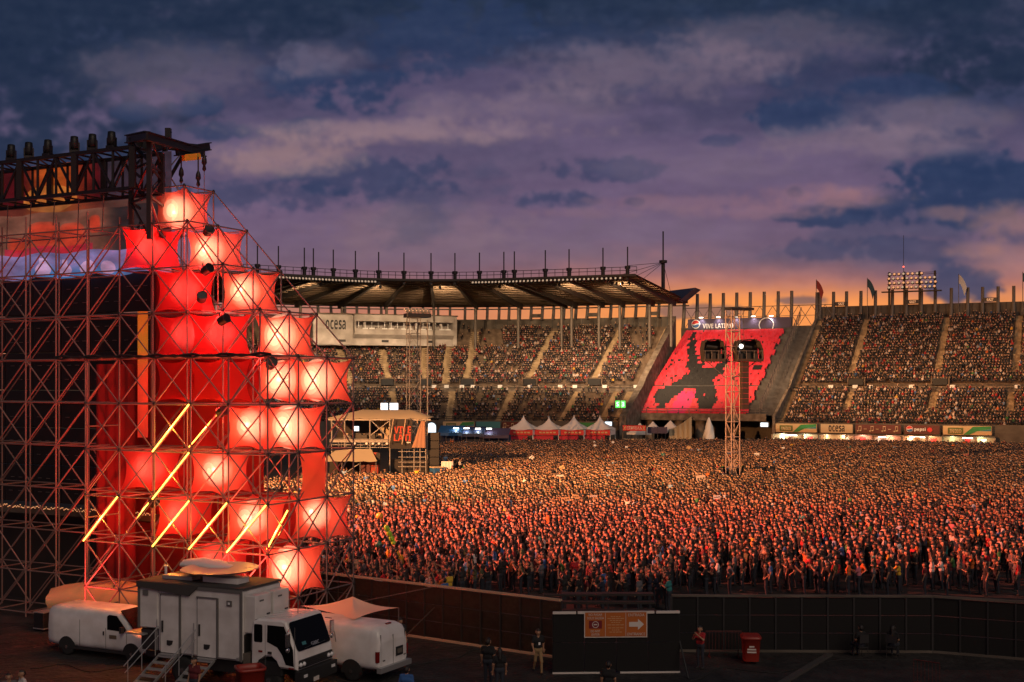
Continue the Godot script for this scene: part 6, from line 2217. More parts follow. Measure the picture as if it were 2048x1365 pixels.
func rounded(x0: float, y0: float, x1: float, y1: float, r: float) -> Array:
	var out = []
	for q in [[x1 - r, y1 - r, 0.0], [x0 + r, y1 - r, PI / 2], [x0 + r, y0 + r, PI], [x1 - r, y0 + r, PI * 1.5]]:
		for k in 4:
			var a = q[2] + PI / 2 * k / 3.0
			out.append(Vector2(q[0] + cos(a) * r, q[1] + sin(a) * r))
	return out

func build_truck():
	var fwd = Vector3(0.91, 0, 0.413).normalized()
	var B = Basis(fwd, Vector3.UP, fwd.cross(Vector3.UP).normalized())      # +z is the door side, towards the lens
	var t = thing("broadcast_truck", "white broadcast truck with two side doors, stairs and a dish on its roof", "truck", Transform3D(B, Vector3(-9.68, 0, -43.0)))
	var L = 4.75
	var y0 = 1.09
	var y1 = 3.65
	var W = 2.4
	# box body: rear part is raised above the tail step
	block("box_body", t, Vector3(-L / 2 + 0.45, (y0 + y1) / 2, -W / 2), Vector3(L - 0.9, y1 - y0, W), M.box_panel)
	block("box_body", t, Vector3(-L + 0.45, (y1 + 1.95) / 2, -W / 2), Vector3(0.9, y1 - 1.95, W - 0.004), M.box_panel)
	block("roof", t, Vector3(-L / 2, y1 + 0.03, -W / 2), Vector3(L + 0.06, 0.08, W + 0.06), M.tarp_dark)
	for x in [-0.04, -L + 0.04]: block("corner_post", t, Vector3(x, (y1 + (y0 if x > -1 else 1.95)) / 2, 0.012), Vector3(0.1, y1 - (y0 if x > -1 else 1.95), 0.05), M.seam)
	block("edge_trim", t, Vector3(-L / 2, y1 - 0.06, 0.012), Vector3(L, 0.12, 0.05), M.seam)
	# dark awning rolled over the left half of the roof edge
	plate(t, "awning_roll", [Vector2(-L - 0.02, y1 + 0.05), Vector2(-L - 0.02, y1 - 0.16), Vector2(-2.35, y1 - 0.36), Vector2(-1.95, y1 - 0.02), Vector2(-1.95, y1 + 0.05)], 0.01, 0.09, M.tarp_dark)
	block("tail_step", t, Vector3(-L + 0.45, 1.5, -W / 2 + 0.1), Vector3(0.85, 0.8, W - 0.4), M.dark_trim)
	block("tail_shelf", t, Vector3(-L - 0.1, 1.72, -0.3), Vector3(0.9, 0.06, 0.9), M.aluminium)
	# doors
	for q in [-3.25, -1.55]:
		var x0 = q - 0.42
		var d = plate(t, "door", rounded(x0, y0 + 0.04, q + 0.42, y1 - 0.42, 0.04), 0.0, 0.03, M.box_panel)
		block("gasket", d, Vector3(q + 0.47, (y0 + y1) / 2 - 0.15, 0.02), Vector3(0.09, y1 - y0 - 0.4, 0.05), M.seam)
		block("gasket", d, Vector3(x0 - 0.01, (y0 + y1) / 2 - 0.15, 0.01), Vector3(0.02, y1 - y0 - 0.45, 0.05), M.seam)
		block("drip_rail", d, Vector3(q, y1 - 0.36, 0.03), Vector3(0.9, 0.04, 0.08), M.seam)
		block("handle", d, Vector3(x0 + 0.1, y0 + 1.0, 0.05), Vector3(0.06, 0.42, 0.06), M.dark_trim)
		plate(d, "vent", [Vector2(q - 0.12, y0 + 0.5), Vector2(q + 0.16, y0 + 0.5), Vector2(q + 0.12, y0 + 0.36), Vector2(q, y0 + 0.3), Vector2(q - 0.12, y0 + 0.33)], 0.031, 0.02, M.dark_trim)
		for s in [[0.3, 1.35], [1.35, 0.3]]: pass
		tube_between("grab_rail", d, Vector3(x0 - 0.1, y0 + 0.12, 0.12), Vector3(x0 - 0.1, y0 + 1.25, 0.12), 0.02, M.aluminium)
		# stairs that come down towards the lens
		var st = thing("folding_stairs", "aluminium stairs with handrails at the truck's %s door" % ("rear" if q < -3 else "forward"), "stairs", t.transform * Transform3D(Basis(), Vector3(q, 0, 0)), "stairs at the truck's doors")
		var n = 6
		var run = 1.9
		for s in [-1, 1]:
			bar_between("stringer", st, Vector3(s * 0.4, 1.05, 0.1), Vector3(s * 0.4, 0.05, run), 0.03, 0.1, M.aluminium)
		for i in n: block("tread", st, Vector3(0, 1.02 - i * 0.17, 0.15 + i * run / n), Vector3(0.78, 0.05, 0.24), M.aluminium)
		block("landing", st, Vector3(0, 1.08, 0.08), Vector3(0.8, 0.04, 0.2), M.aluminium)
		tube_between("handrail", st, Vector3(-0.44, 2.1, 0.12), Vector3(-0.44, 1.0, run + 0.05), 0.02, M.aluminium)
		tube_between("handrail", st, Vector3(-0.44, 1.75, 0.12), Vector3(-0.44, 0.75, run + 0.0), 0.016, M.aluminium)
		for i in 3: tube_between("rail_post", st, Vector3(-0.44, 1.05 - i * 0.42, 0.3 + i * 0.72), Vector3(-0.44, 2.0 - i * 0.42, 0.3 + i * 0.72), 0.018, M.aluminium)
	block("marker_box", t, Vector3(-0.55, y1 - 0.5, 0.02), Vector3(0.22, 0.2, 0.04), M.seam)
	block("marker_lens", t, Vector3(-0.55, y1 - 0.5, 0.045), Vector3(0.08, 0.08, 0.03), M.lens_glass)
	block("outlet_box", t, Vector3(-L + 0.35, y1 - 0.38, 0.02), Vector3(0.24, 0.2, 0.04), M.seam)
	block("latch", t, Vector3(-0.14, y0 + 0.1, 0.05), Vector3(0.1, 0.12, 0.1), M.aluminium)
	# air units on the front of the box, above the cab
	for k in 2:
		var z = -0.62 - k * 1.12
		var u = block("air_unit", t, Vector3(0.24, 2.78, z), Vector3(0.46, 1.36, 0.96), M.box_panel)
		block("unit_seam", t, Vector3(0.474, 2.62, z), Vector3(0.015, 0.025, 0.94), M.seam)
		block("unit_badge", t, Vector3(0.474, 3.25, z + 0.1), Vector3(0.012, 0.06, 0.24), M.seam)
		block("unit_latch", t, Vector3(0.474, 2.72, z - 0.3), Vector3(0.02, 0.05, 0.2), M.dark_trim)
	block("front_recess", t, Vector3(0.02, 1.62, -0.28), Vector3(0.06, 0.85, 0.34), M.ink)
	block("tank", t, Vector3(0.14, 1.15, -0.3), Vector3(0.28, 0.5, 0.5), M.dark_concrete)
	# chassis and wheels
	for z in [-0.75, -1.65]: block("chassis_rail", t, Vector3(-1.3, 0.82, z), Vector3(7.2, 0.24, 0.12), M.dark_trim)
	block("side_skirt", t, Vector3(-1.0, 0.8, -0.5), Vector3(1.6, 0.5, 0.3), M.dark_trim)
	wheel(t, Vector3(-2.75, 0.5, -0.22), 0.5, 0.3, M.white_paint)
	wheel(t, Vector3(-2.75, 0.5, -2.18), 0.5, 0.3, M.white_paint, -1.0)
	wheel(t, Vector3(1.05, 0.5, -0.28), 0.5, 0.28, M.aluminium)
	wheel(t, Vector3(1.05, 0.5, -2.1), 0.5, 0.28, M.aluminium, -1.0)
	# the cab, lofted from its side outline
	var rings = []
	var zs = [[-2.32, 0.1], [-2.26, 0.02], [-0.1, 0.02], [-0.04, 0.1]]
	var prof = [[0.34, 1.0], [0.34, 2.2], [0.42, 2.58], [0.62, 2.7], [1.7, 2.74], [1.86, 2.68], [2.3, 1.62], [2.36, 1.3], [2.34, 0.98], [1.62, 0.98], [1.5, 1.18], [1.2, 1.36], [0.9, 1.34], [0.62, 1.16], [0.52, 1.0]]
	for q in zs:
		var ring = []
		var mid = Vector2(1.3, 1.8)
		for p in prof:
			var v = Vector2(p[0], p[1])
			v = v + (mid - v).normalized() * q[1]
			ring.append(Vector3(v.x, v.y, q[0]))
		rings.append(ring)
	var cab = new_st()
	for i in rings.size() - 1:
		for j in prof.size():
			var k = (j + 1) % prof.size()
			quad(cab, rings[i][j], rings[i + 1][j], rings[i + 1][k], rings[i][k])
	for e in [0, rings.size() - 1]:
		var poly = PackedVector2Array()
		for p in rings[e]: poly.append(Vector2(p.x, p.y))
		add_prism(cab, poly, 0.01, Transform3D(Basis(), Vector3(0, 0, rings[e][0].z - 0.005)))
	put("cab_body", done(cab), M.white_paint, t)
	for k in 6: block("roof_rib", t, Vector3(1.16, 2.735, -0.45 - k * 0.29), Vector3(0.95, 0.02, 0.05), M.white_paint)
	var zc = -0.045
	plate(t, "side_window", rounded(0.5, 1.86, 0.86, 2.5, 0.06), zc, 0.02, M.window_dark)
	plate(t, "door_window", [Vector2(1.08, 2.5), Vector2(1.78, 2.5), Vector2(2.16, 1.72), Vector2(2.2, 1.12), Vector2(1.86, 1.16), Vector2(1.7, 1.5), Vector2(1.5, 1.74), Vector2(1.06, 1.9)], zc, 0.02, M.window_dark)
	for x in [0.98, 2.235]: block("door_seam", t, Vector3(x, 1.75, zc + 0.006), Vector3(0.014, 1.5, 0.01), M.seam)
	block("door_handle", t, Vector3(1.18, 1.52, zc + 0.02), Vector3(0.16, 0.09, 0.03), M.dark_trim)
	block("door_handle", t, Vector3(0.78, 1.55, zc + 0.02), Vector3(0.16, 0.06, 0.03), M.tail_red)
	block("side_marker", t, Vector3(2.1, 1.05, zc + 0.02), Vector3(0.22, 0.05, 0.03), M.tail_red)
	# windscreen lies on the raked front
	var wa = Vector3(1.875, 2.62, 0)
	var wb = Vector3(2.285, 1.62, 0)
	var along = (wb - wa)
	var nrm = Vector3(along.y * -1, along.x, 0).normalized()
	var wx = Basis(Vector3(0, 0, -1), -along.normalized(), nrm)
	var ws = new_st()
	var hl = along.length()
	var outline = PackedVector2Array(rounded(-1.04, -hl * 0.5, 1.04, hl * 0.5, 0.12))
	add_prism(ws, outline, 0.02, Transform3D(wx, (wa + wb) / 2 + Vector3(0, 0, -1.18) + nrm * 0.012))
	put("windscreen", done(ws), M.window_dark, t)
	lettering(t, "GMC", (wa + wb) / 2 + Vector3(0, 0, -1.25) + nrm * 0.045 + along * 0.38, wx, 0.5, 0.13, M.aluminium)
	block("dash_card", t, (wa + wb) / 2 + Vector3(0, 0, -0.62) + nrm * 0.036 + along * 0.28, Vector3(0.24, 0.12, 0.01), M.teal_print, wx)
	for z in [-0.5, -1.3]: tube_between("wiper", t, wb + Vector3(0.0, 0.06, z) + nrm * 0.05, wb + Vector3(0.0, 0.1, z - 0.5) + nrm * 0.05, 0.012, M.dark_trim)
	block("grille", t, Vector3(2.35, 1.18, -1.18), Vector3(0.06, 0.3, 2.1), M.dark_trim)
	for k in 4: block("grille_bar", t, Vector3(2.39, 1.08 + 0.07 * k, -1.18), Vector3(0.02, 0.02, 1.3), M.steel_dark)
	block("bumper", t, Vector3(2.38, 0.72, -1.18), Vector3(0.26, 0.5, 2.34), M.dark_trim)
	for z in [-0.3, -2.06]:
		for k in 2: put("headlight", ball(0.085, 10), M.lens_glass, t, Transform3D(Basis(), Vector3(2.37, 1.17, z + (-0.1 if k else 0.1))))
		block("fog_lamp", t, Vector3(2.52, 0.78, z), Vector3(0.03, 0.1, 0.2), M.lens_glass)
	block("number_plate", t, Vector3(2.53, 0.56, -0.95), Vector3(0.02, 0.15, 0.32), M.sign_white)
	for z in [0.22, -2.58]:
		for k in 2: tube_between("mirror_arm", t, Vector3(2.0, 2.45 - k * 0.75, -0.05 if z > 0 else -2.3), Vector3(2.12, 2.38 - k * 0.6, z), 0.016, M.chrome)
		block("mirror", t, Vector3(2.12, 2.08, z), Vector3(0.08, 0.46, 0.2), M.chrome)
		put("spot_mirror", ball(0.1, 10), M.chrome, t, Transform3D(Basis.from_scale(Vector3(0.6, 1, 1)), Vector3(2.12, 1.74, z)))
	put("roof_antenna", disc(0.012, 0.3, 6), M.dark_trim, t, Transform3D(Basis(), Vector3(1.5, 2.88, -1.3)))
	block("wheel_arch", t, Vector3(1.06, 0.95, -1.18), Vector3(1.1, 0.5, 2.1), M.dark_trim)
	# dish and its wrapped feed on the roof
	var ds = thing("satellite_dish", "large grey satellite dish lying folded on the truck's roof", "dish", t.transform * Transform3D(Basis(), Vector3(-2.35, y1 + 0.08, -1.15)))
	rings = []
	for i in 7:
		var f = i / 6.0
		var ring = []
		for j in 28:
			var a = TAU * j / 28
			ring.append(Vector3(cos(a) * 1.62 * f + 0.45, 0.34 + 0.12 * f * f + 0.05 * cos(a) * f - 0.1 * sin(a) * f, sin(a) * 1.05 * f))
		rings.append(ring)
	put("reflector", loft(rings, false), mat("dish_grey", 0.36, 0.33, 0.31, 0.5), ds)
	rings = []
	for i in 7:
		var f = 1.0 - i / 6.0
		var ring = []
		for j in 28:
			var a = TAU * j / 28
			ring.append(Vector3(cos(a) * 1.64 * maxf(f, 0.02) + 0.45, 0.2 + 0.24 * f * f + 0.05 * cos(a) * f - 0.1 * sin(a) * f, sin(a) * 1.07 * maxf(f, 0.02)))
		rings.append(ring)
	put("reflector_back", loft(rings, false), M.box_panel, ds)
	block("pedestal", ds, Vector3(0.9, 0.1, 0.2), Vector3(1.6, 0.2, 0.7), M.box_panel)
	block("pedestal", ds, Vector3(-1.1, 0.07, 0.3), Vector3(1.4, 0.14, 0.5), M.aluminium)
	rings = []
	for i in 9:
		var f = i / 8.0
		var ring = []
		for j in 16:
			var a = TAU * j / 16
			var r = 1.0 + 0.09 * sin(j * 2.7 + i * 1.3) + 0.06 * sin(j * 5.1 - i * 2.0)
			var wy = (0.3 + 0.26 * sin(PI * clampf(f * 1.1, 0, 1))) * r
			ring.append(Vector3(-1.75 + f * 2.3, 0.4 - 0.08 * f + sin(a) * wy * 0.5, -0.75 + cos(a) * (0.36 + 0.1 * sin(PI * f)) * r))
		rings.append(ring)
	put("wrapped_feed", loft(rings), M.tent_cloth, ds)
	put("roof_stub", disc(0.05, 0.35, 8), M.white_paint, ds, Transform3D(Basis(), Vector3(-2.0, 0.2, 0.1)))
	put("roof_stub_cap", disc(0.08, 0.06, 8), M.white_paint, ds, Transform3D(Basis(), Vector3(-2.0, 0.4, 0.1)))

func van_body(st_list: Array) -> ArrayMesh:      # [x, bottom, top, half width, roof pinch]
	var rings = []
	for q in st_list:
		var ring = []
		for j in 28:
			var a = -TAU * j / 28.0
			var cx = signf(cos(a)) * pow(absf(cos(a)), 0.32)
			var sy = signf(sin(a)) * pow(absf(sin(a)), 0.32)
			var y = (q[1] + q[2]) / 2 + (q[2] - q[1]) / 2 * sy
			ring.append(Vector3(q[0], y, q[3] * cx * (1.0 - q[4] * clampf((y - 1.1) / 0.95, 0, 1))))
		rings.append(ring)
	return loft(rings)

func build_vans():
	# van at the left, seen from its flank, nose to the right
	var fwd = Vector3(0.91, 0, 0.413).normalized()
	var B = Basis(fwd, Vector3.UP, fwd.cross(Vector3.UP).normalized())
	var t = thing("panel_van", "white panel van at the left with its nose behind the broadcast truck", "van", Transform3D(B * Basis.from_scale(Vector3.ONE * 0.94), Vector3(-18.8, 0, -50.3)))
	put("body", van_body([[0.0, 0.5, 1.95, 0.9, 0.06], [0.08, 0.36, 2.05, 0.98, 0.1], [0.5, 0.34, 2.1, 1.0, 0.1], [3.4, 0.34, 2.1, 1.0, 0.1], [3.9, 0.34, 2.04, 0.99, 0.13], [4.3, 0.34, 1.78, 0.98, 0.16], [4.72, 0.34, 1.3, 0.98, 0.1], [5.0, 0.36, 1.17, 0.97, 0.0], [5.5, 0.4, 1.06, 0.94, 0.0], [5.62, 0.48, 0.95, 0.9, 0.0]]), M.white_paint, t)
	plate(t, "door_window", [Vector2(3.42, 1.28), Vector2(3.42, 1.84), Vector2(3.52, 1.92), Vector2(3.92, 1.9), Vector2(4.42, 1.36), Vector2(4.4, 1.26)], 0.93, 0.05, M.window_dark)
	var wa = Vector3(3.96, 2.06, 0)
	var wb = Vector3(4.74, 1.37, 0)
	var al = wb - wa
	var nrm = Vector3(-al.y, al.x, 0).normalized()
	var ws = new_st()
	add_prism(ws, PackedVector2Array([Vector2(-0.78, al.length() / 2), Vector2(0.78, al.length() / 2), Vector2(0.88, -al.length() / 2), Vector2(-0.88, -al.length() / 2)]), 0.03, Transform3D(Basis(Vector3(0, 0, -1), -al.normalized(), nrm), (wa + wb) / 2 + nrm * 0.035))
	put("windscreen", done(ws), M.window_dark, t)
	for x in [3.36, 4.5]: block("door_seam", t, Vector3(x, 0.9, 0.995), Vector3(0.015, 0.9, 0.012), M.seam)
	block("door_seam", t, Vector3(1.9, 1.0, 0.998), Vector3(0.015, 1.2, 0.012), M.seam)
	block("door_handle", t, Vector3(3.24, 1.12, 1.0), Vector3(0.06, 0.16, 0.04), M.dark_trim)
	plate(t, "faded_print", rounded(3.55, 0.92, 3.95, 1.08, 0.02), 0.995, 0.008, M.seat_concrete)
	block("bumper", t, Vector3(5.6, 0.5, 0), Vector3(0.2, 0.26, 1.9), M.dark_trim)
	block("grille", t, Vector3(5.6, 0.82, 0), Vector3(0.1, 0.24, 1.5), M.dark_trim)
	block("headlight", t, Vector3(5.55, 0.84, 0.78), Vector3(0.14, 0.18, 0.26), M.lens_glass)
	block("sill", t, Vector3(2.6, 0.36, 0.97), Vector3(3.6, 0.1, 0.06), M.dark_trim)
	for x in [1.15, 4.75]:
		plate(t, "wheel_arch", arch_pts(x, 0.46), 0.965, 0.04, M.rubber)
		wheel(t, Vector3(x, 0.36, 0.86), 0.36, 0.26, M.aluminium)
		wheel(t, Vector3(x, 0.36, -0.86), 0.36, 0.26, M.aluminium, -1.0)
	block("mirror", t, Vector3(4.35, 1.36, 1.12), Vector3(0.12, 0.26, 0.2), M.dark_trim)
	# van at the right, seen from behind
	fwd = Vector3(-0.872, 0, -0.487).normalized()
	B = Basis(fwd, Vector3.UP, fwd.cross(Vector3.UP).normalized())
	var v = thing("cargo_van", "white windowless cargo van parked with its rear doors to the yard", "van", Transform3D(B, Vector3(-4.45, 0, -44.9)))
	put("body", van_body([[0.0, 0.55, 1.5, 0.88, 0.05], [0.05, 0.5, 1.86, 0.93, 0.1], [0.14, 0.48, 2.0, 0.98, 0.12], [0.4, 0.46, 2.08, 1.0, 0.12], [3.8, 0.46, 2.08, 1.0, 0.12], [4.2, 0.46, 1.95, 0.99, 0.14], [4.8, 0.46, 1.3, 0.98, 0.0], [5.6, 0.5, 1.1, 0.94, 0.0]]), M.white_paint, v)
	block("rear_seam", v, Vector3(0.005, 1.15, 0), Vector3(0.03, 1.1, 0.015), M.seam)
	for z in [-0.86, 0.86]:
		block("tail_lamp", v, Vector3(0.06, 1.0, z * 1.07), Vector3(0.12, 0.4, 0.12), M.tail_red)
		block("rear_seam", v, Vector3(0.015, 1.2, z * 0.9), Vector3(0.03, 1.2, 0.012), M.seam)
	block("plate_recess", v, Vector3(-0.005, 1.02, 0.4), Vector3(0.03, 0.34, 0.46), M.dark_trim)
	block("number_plate", v, Vector3(-0.025, 1.02, 0.4), Vector3(0.02, 0.17, 0.3), M.dark_concrete)
	block("badge", v, Vector3(-0.005, 0.82, -0.6), Vector3(0.02, 0.05, 0.14), M.seam)
	block("badge", v, Vector3(-0.005, 0.82, 0.75), Vector3(0.02, 0.05, 0.14), M.seam)
	block("bumper", v, Vector3(-0.06, 0.52, 0), Vector3(0.2, 0.2, 2.0), M.aluminium)
	block("brake_lamp", v, Vector3(0.3, 2.06, 0.1), Vector3(0.1, 0.05, 0.3), M.tail_red)
	for x in [1.2, 4.6]:
		plate(v, "wheel_arch", arch_pts(x, 0.47), -1.005, 0.04, M.rubber)
		wheel(v, Vector3(x, 0.37, -0.86), 0.37, 0.26, M.aluminium, -1.0)
		wheel(v, Vector3(x, 0.37, 0.86), 0.37, 0.26, M.aluminium)
	tube_between("tie_cord", v, Vector3(1.9, 1.4, -1.01), Vector3(2.2, 2.1, -0.8), 0.012, M.dark_trim)
	# cloth canopy stretched over the van
	var c = [P(601, 1212, 49.5), P(708, 1240, 45.4), P(797, 1216, 47.2), P(690, 1205, 51.0)]
	var pk = P(705, 1194, 48.0)
	var ca = thing("cloth_canopy", "pale orange cloth canopy with sagging edges above the cargo van", "canopy", Transform3D(Basis(), Vector3(pk.x, 0, pk.z)))
	var st = new_st()
	for k in 4:
		var a: Vector3 = c[k] - ca.position
		var b: Vector3 = c[(k + 1) % 4] - ca.position
		var top = pk - ca.position
		var n = 8
		var at = func(f: float, g: float) -> Vector3:      # f from edge to peak, g along the edge
			var e = a.lerp(b, g)
			e = e + (Vector3(top.x, e.y, top.z) - e) * 0.22 * 4.0 * g * (1.0 - g) - Vector3(0, 0.05 * sin(PI * g), 0)
			return e.lerp(top, f) - Vector3(0, 0.12 * sin(PI * f), 0)
		for i in n:
			for j in n:
				quad(st, at.call((i + 1.0) / n, j / float(n)), at.call((i + 1.0) / n, (j + 1.0) / n), at.call(i / float(n), (j + 1.0) / n), at.call(i / float(n), j / float(n)), true)
	put("canopy_sheet", done(st), M.canopy_cloth, ca)
	tube_between("pole", ca, Vector3(0, 0, 0), pk - ca.position - Vector3(0, 0.05, 0), 0.03, M.pipe)
	for k in [0, 2, 3]: tube_between("pole", ca, Vector3(c[k].x - pk.x, 0, c[k].z - pk.z), c[k] - ca.position, 0.022, M.pipe)
	# things along the left margin
	var yb = thing("yellow_tarpaulin", "orange yellow tarpaulin heap behind the panel van", "tarpaulin", Transform3D(Basis(), P(200, 1225, 55.0)))
	yb.position.y = 0
	var rings = []
	for i in 8:
		var f = i / 7.0
		var ring = []
		for j in 14:
			var a = TAU * j / 14
			var r = 1.0 + 0.12 * sin(j * 2.3 + i)
			ring.append(Vector3(-2.2 + f * 4.6, maxf(0.02, 1.2 + sin(a) * (0.5 + 0.35 * sin(PI * f)) * r), cos(a) * 0.8 * r))
		rings.append(ring)
	put("tarpaulin_cloth", loft(rings), M.sand_print, yb)
	block("crate", yb, Vector3(0, 0.45, 0), Vector3(4.0, 0.9, 1.2), M.stage_dark)

func arch_pts(x: float, r: float) -> Array:
	var out = []
	for k in 13: out.append(Vector2(x + cos(PI * k / 12.0) * r, 0.36 + sin(PI * k / 12.0) * r))
	out.append(Vector2(x - r, 0.3))
	out.append(Vector2(x + r, 0.3))
	return out

func build_backstage():
	# red hamper before the truck, red wheelie bin, barriers
	var b = thing("red_hamper", "large brick red plastic hamper standing before the truck's cab", "bin", Transform3D(Basis(Vector3.UP, 0.45), Vector3(P(500, 1350, 41.6).x, 0, -41.6)))
	var rings = []
	for q in [[0.1, 0.4], [1.15, 0.46], [1.16, 0.5], [1.26, 0.5], [1.26, 0.44], [1.1, 0.42]]:
		var ring = []
		for j in 20:
			var a = -TAU * j / 20
			ring.append(Vector3(signf(cos(a)) * pow(absf(cos(a)), 0.4) * q[1], q[0], signf(sin(a)) * pow(absf(sin(a)), 0.4) * q[1]))
		rings.append(ring)
	put("tub", loft(rings), M.red_plastic, b)
	for s in [-0.3, 0.3]: put("caster", disc(0.08, 0.06, 10), M.rubber, b, Transform3D(Basis(Vector3.RIGHT, PI / 2), Vector3(s, 0.08, 0.3)))
	var w = thing("wheelie_bin", "dark red wheelie bin with faint white print before the black hoarding", "bin", Transform3D(Basis(Vector3.UP, -0.1), Vector3(P(1502, 1320, 47.6).x, 0, -47.6)))
	rings = []
	for q in [[0.12, 0.3, 0.34], [0.98, 0.36, 0.42], [1.0, 0.4, 0.46], [1.06, 0.4, 0.46], [1.12, 0.34, 0.38]]:
		var ring = []
		for j in 20:
			var a = -TAU * j / 20
			ring.append(Vector3(signf(cos(a)) * pow(absf(cos(a)), 0.35) * q[1], q[0], signf(sin(a)) * pow(absf(sin(a)), 0.35) * q[2]))
		rings.append(ring)
	put("bin_body", loft(rings), M.red_plastic, w)
	for k in 3: block("bin_print", w, Vector3(0, 0.72 - k * 0.11, 0.4 - k * 0.008), Vector3([0.2, 0.34, 0.36][k], 0.06, 0.01), M.sign_white)
	for s in [-0.26, 0.26]: put("bin_wheel", disc(0.12, 0.07, 12), M.rubber, w, Transform3D(Basis(Vector3.BACK, PI / 2), Vector3(s, 0.12, -0.34)))
	barrier(P(1412, 1300, 48.6), P(1484, 1300, 48.6), "low rusty crowd barrier between the person in red and the bin")
	barrier(P(1828, 1360, 43.6), P(1880, 1368, 43.0), "low dark crowd barrier at the lower right corner of the yard")
	# chairs of the seated stewards
	for q in [[1722.0, "dark folding chair under the left one of two seated stewards"], [1786.0, "dark folding chair under the right one of two seated stewards"]]:
		var p = P(q[0], 1310, 48.6)
		var c = thing("folding_chair", q[1], "chair", Transform3D(Basis(Vector3.UP, 3.5 if q[0] < 1750 else 2.6), Vector3(p.x, 0, p.z)))
		block("seat", c, Vector3(0, 0.43, 0), Vector3(0.44, 0.04, 0.42), M.dark_trim)
		block("backrest", c, Vector3(0, 0.78, -0.22), Vector3(0.44, 0.34, 0.03), M.dark_trim)
		for s in [-1, 1]:
			for e in [-1, 1]: tube_between("leg", c, Vector3(s * 0.2, 0.42, e * 0.18), Vector3(s * 0.2, 0.0, e * 0.22), 0.014, M.steel_dark)
			tube_between("back_post", c, Vector3(s * 0.2, 0.42, -0.2), Vector3(s * 0.2, 0.95, -0.23), 0.014, M.steel_dark)
	# painted line and kerb on the yard floor
	var kb = new_st()
	var a0 = P(1660, 1312, 48.9)
	var a1 = P(1560, 1372, 44.0)
	a0.y = 0.05
	a1.y = 0.05
	var dir = (a1 - a0)
	add_box(kb, Transform3D(Basis(dir.normalized().cross(Vector3.UP), Vector3.UP, -dir.normalized()), (a0 + a1) / 2), Vector3(0.25, 0.1, dir.length()))
	structure("kerb", done(kb), M.tarp_dark)
	# cables and flight cases left about
	var runs = [["black cable snaking from the truck's cab towards the brown hoarding", [[672, 1362], [740, 1372], [830, 1330], [905, 1318], [960, 1299]]], ["black cable lying from the panel van to the left corner", [[60, 1338], [130, 1330], [190, 1344], [262, 1336]]], ["black cable crossing the yard before the black hoarding", [[1380, 1362], [1450, 1336], [1560, 1346], [1690, 1320], [1860, 1322]]]]
	for q in runs:
		var c = Curve3D.new()
		for p in q[1]:
			var d = F * (EYE - 0.02) / (p[1] - HOR)
			var v = P(p[0], p[1], d)
			c.add_point(v, Vector3(-0.5, 0, 0.25 * sin(p[0])), Vector3(0.5, 0, -0.25 * sin(p[0])))
		var cs = new_st()
		var pts = c.tessellate_even_length(4, 0.35)
		for i in pts.size() - 1: add_tube(cs, pts[i], pts[i + 1], 0.022, 0.022, 6)
		tag(put("cable", done(cs), M.rubber), q[0], "cable")
	var cases = [[126.0, 1228.0, 0.3, "black flight case farthest left behind the panel van"], [96.0, 1236.0, 1.1, "black flight case beside the scaffold's left foot, second from the left"]]
	for q in cases:
		var d = F * EYE / (q[1] + 24.0 - HOR)
		var v = P(q[0], q[1], d)
		var o = thing("flight_case", q[3], "case", Transform3D(Basis(Vector3.UP, q[2]), Vector3(v.x, 0, v.z)), "flight cases behind the panel van")
		block("case_body", o, Vector3(0, 0.5, 0), Vector3(1.1, 0.75, 0.6), M.black_steel)
		for y in [0.14, 0.86]: block("edge_trim", o, Vector3(0, y, 0), Vector3(1.14, 0.04, 0.64), M.aluminium)
		for sx in [-0.45, 0.45]:
			for sz in [-0.2, 0.2]: put("caster", disc(0.06, 0.05, 8), M.rubber, o, Transform3D(Basis(Vector3.RIGHT, PI / 2), Vector3(sx, 0.06, sz)))
	build_yard_people()

func barrier(a: Vector3, b: Vector3, label: String):
	a.y = 0
	b.y = 0
	var t = thing("crowd_barrier", label, "barrier", Transform3D(face(b - a), a))
	var w = a.distance_to(b)
	tube_between("top_tube", t, Vector3(0, 1.05, 0), Vector3(w, 1.05, 0), 0.02, M.maroon_board)
	tube_between("bottom_tube", t, Vector3(0, 0.25, 0), Vector3(w, 0.25, 0), 0.02, M.maroon_board)
	var n = int(w / 0.13)
	for i in n + 1: tube_between("bar", t, Vector3(w * i / n, 0.25, 0), Vector3(w * i / n, 1.05, 0), 0.009, M.maroon_board)
	for x in [0.15, w - 0.15]: block("foot", t, Vector3(x, 0.03, 0), Vector3(0.05, 0.05, 0.5), M.maroon_board)
	for x in [0.15, w - 0.15]: tube_between("post", t, Vector3(x, 0, 0), Vector3(x, 0.3, 0), 0.018, M.maroon_board)

# ---------------------------------------------------------------- people
const SHIRT := 0
const LEGS := 1
const SKIN := 2
const HAIR := 3
const SHOE := 4

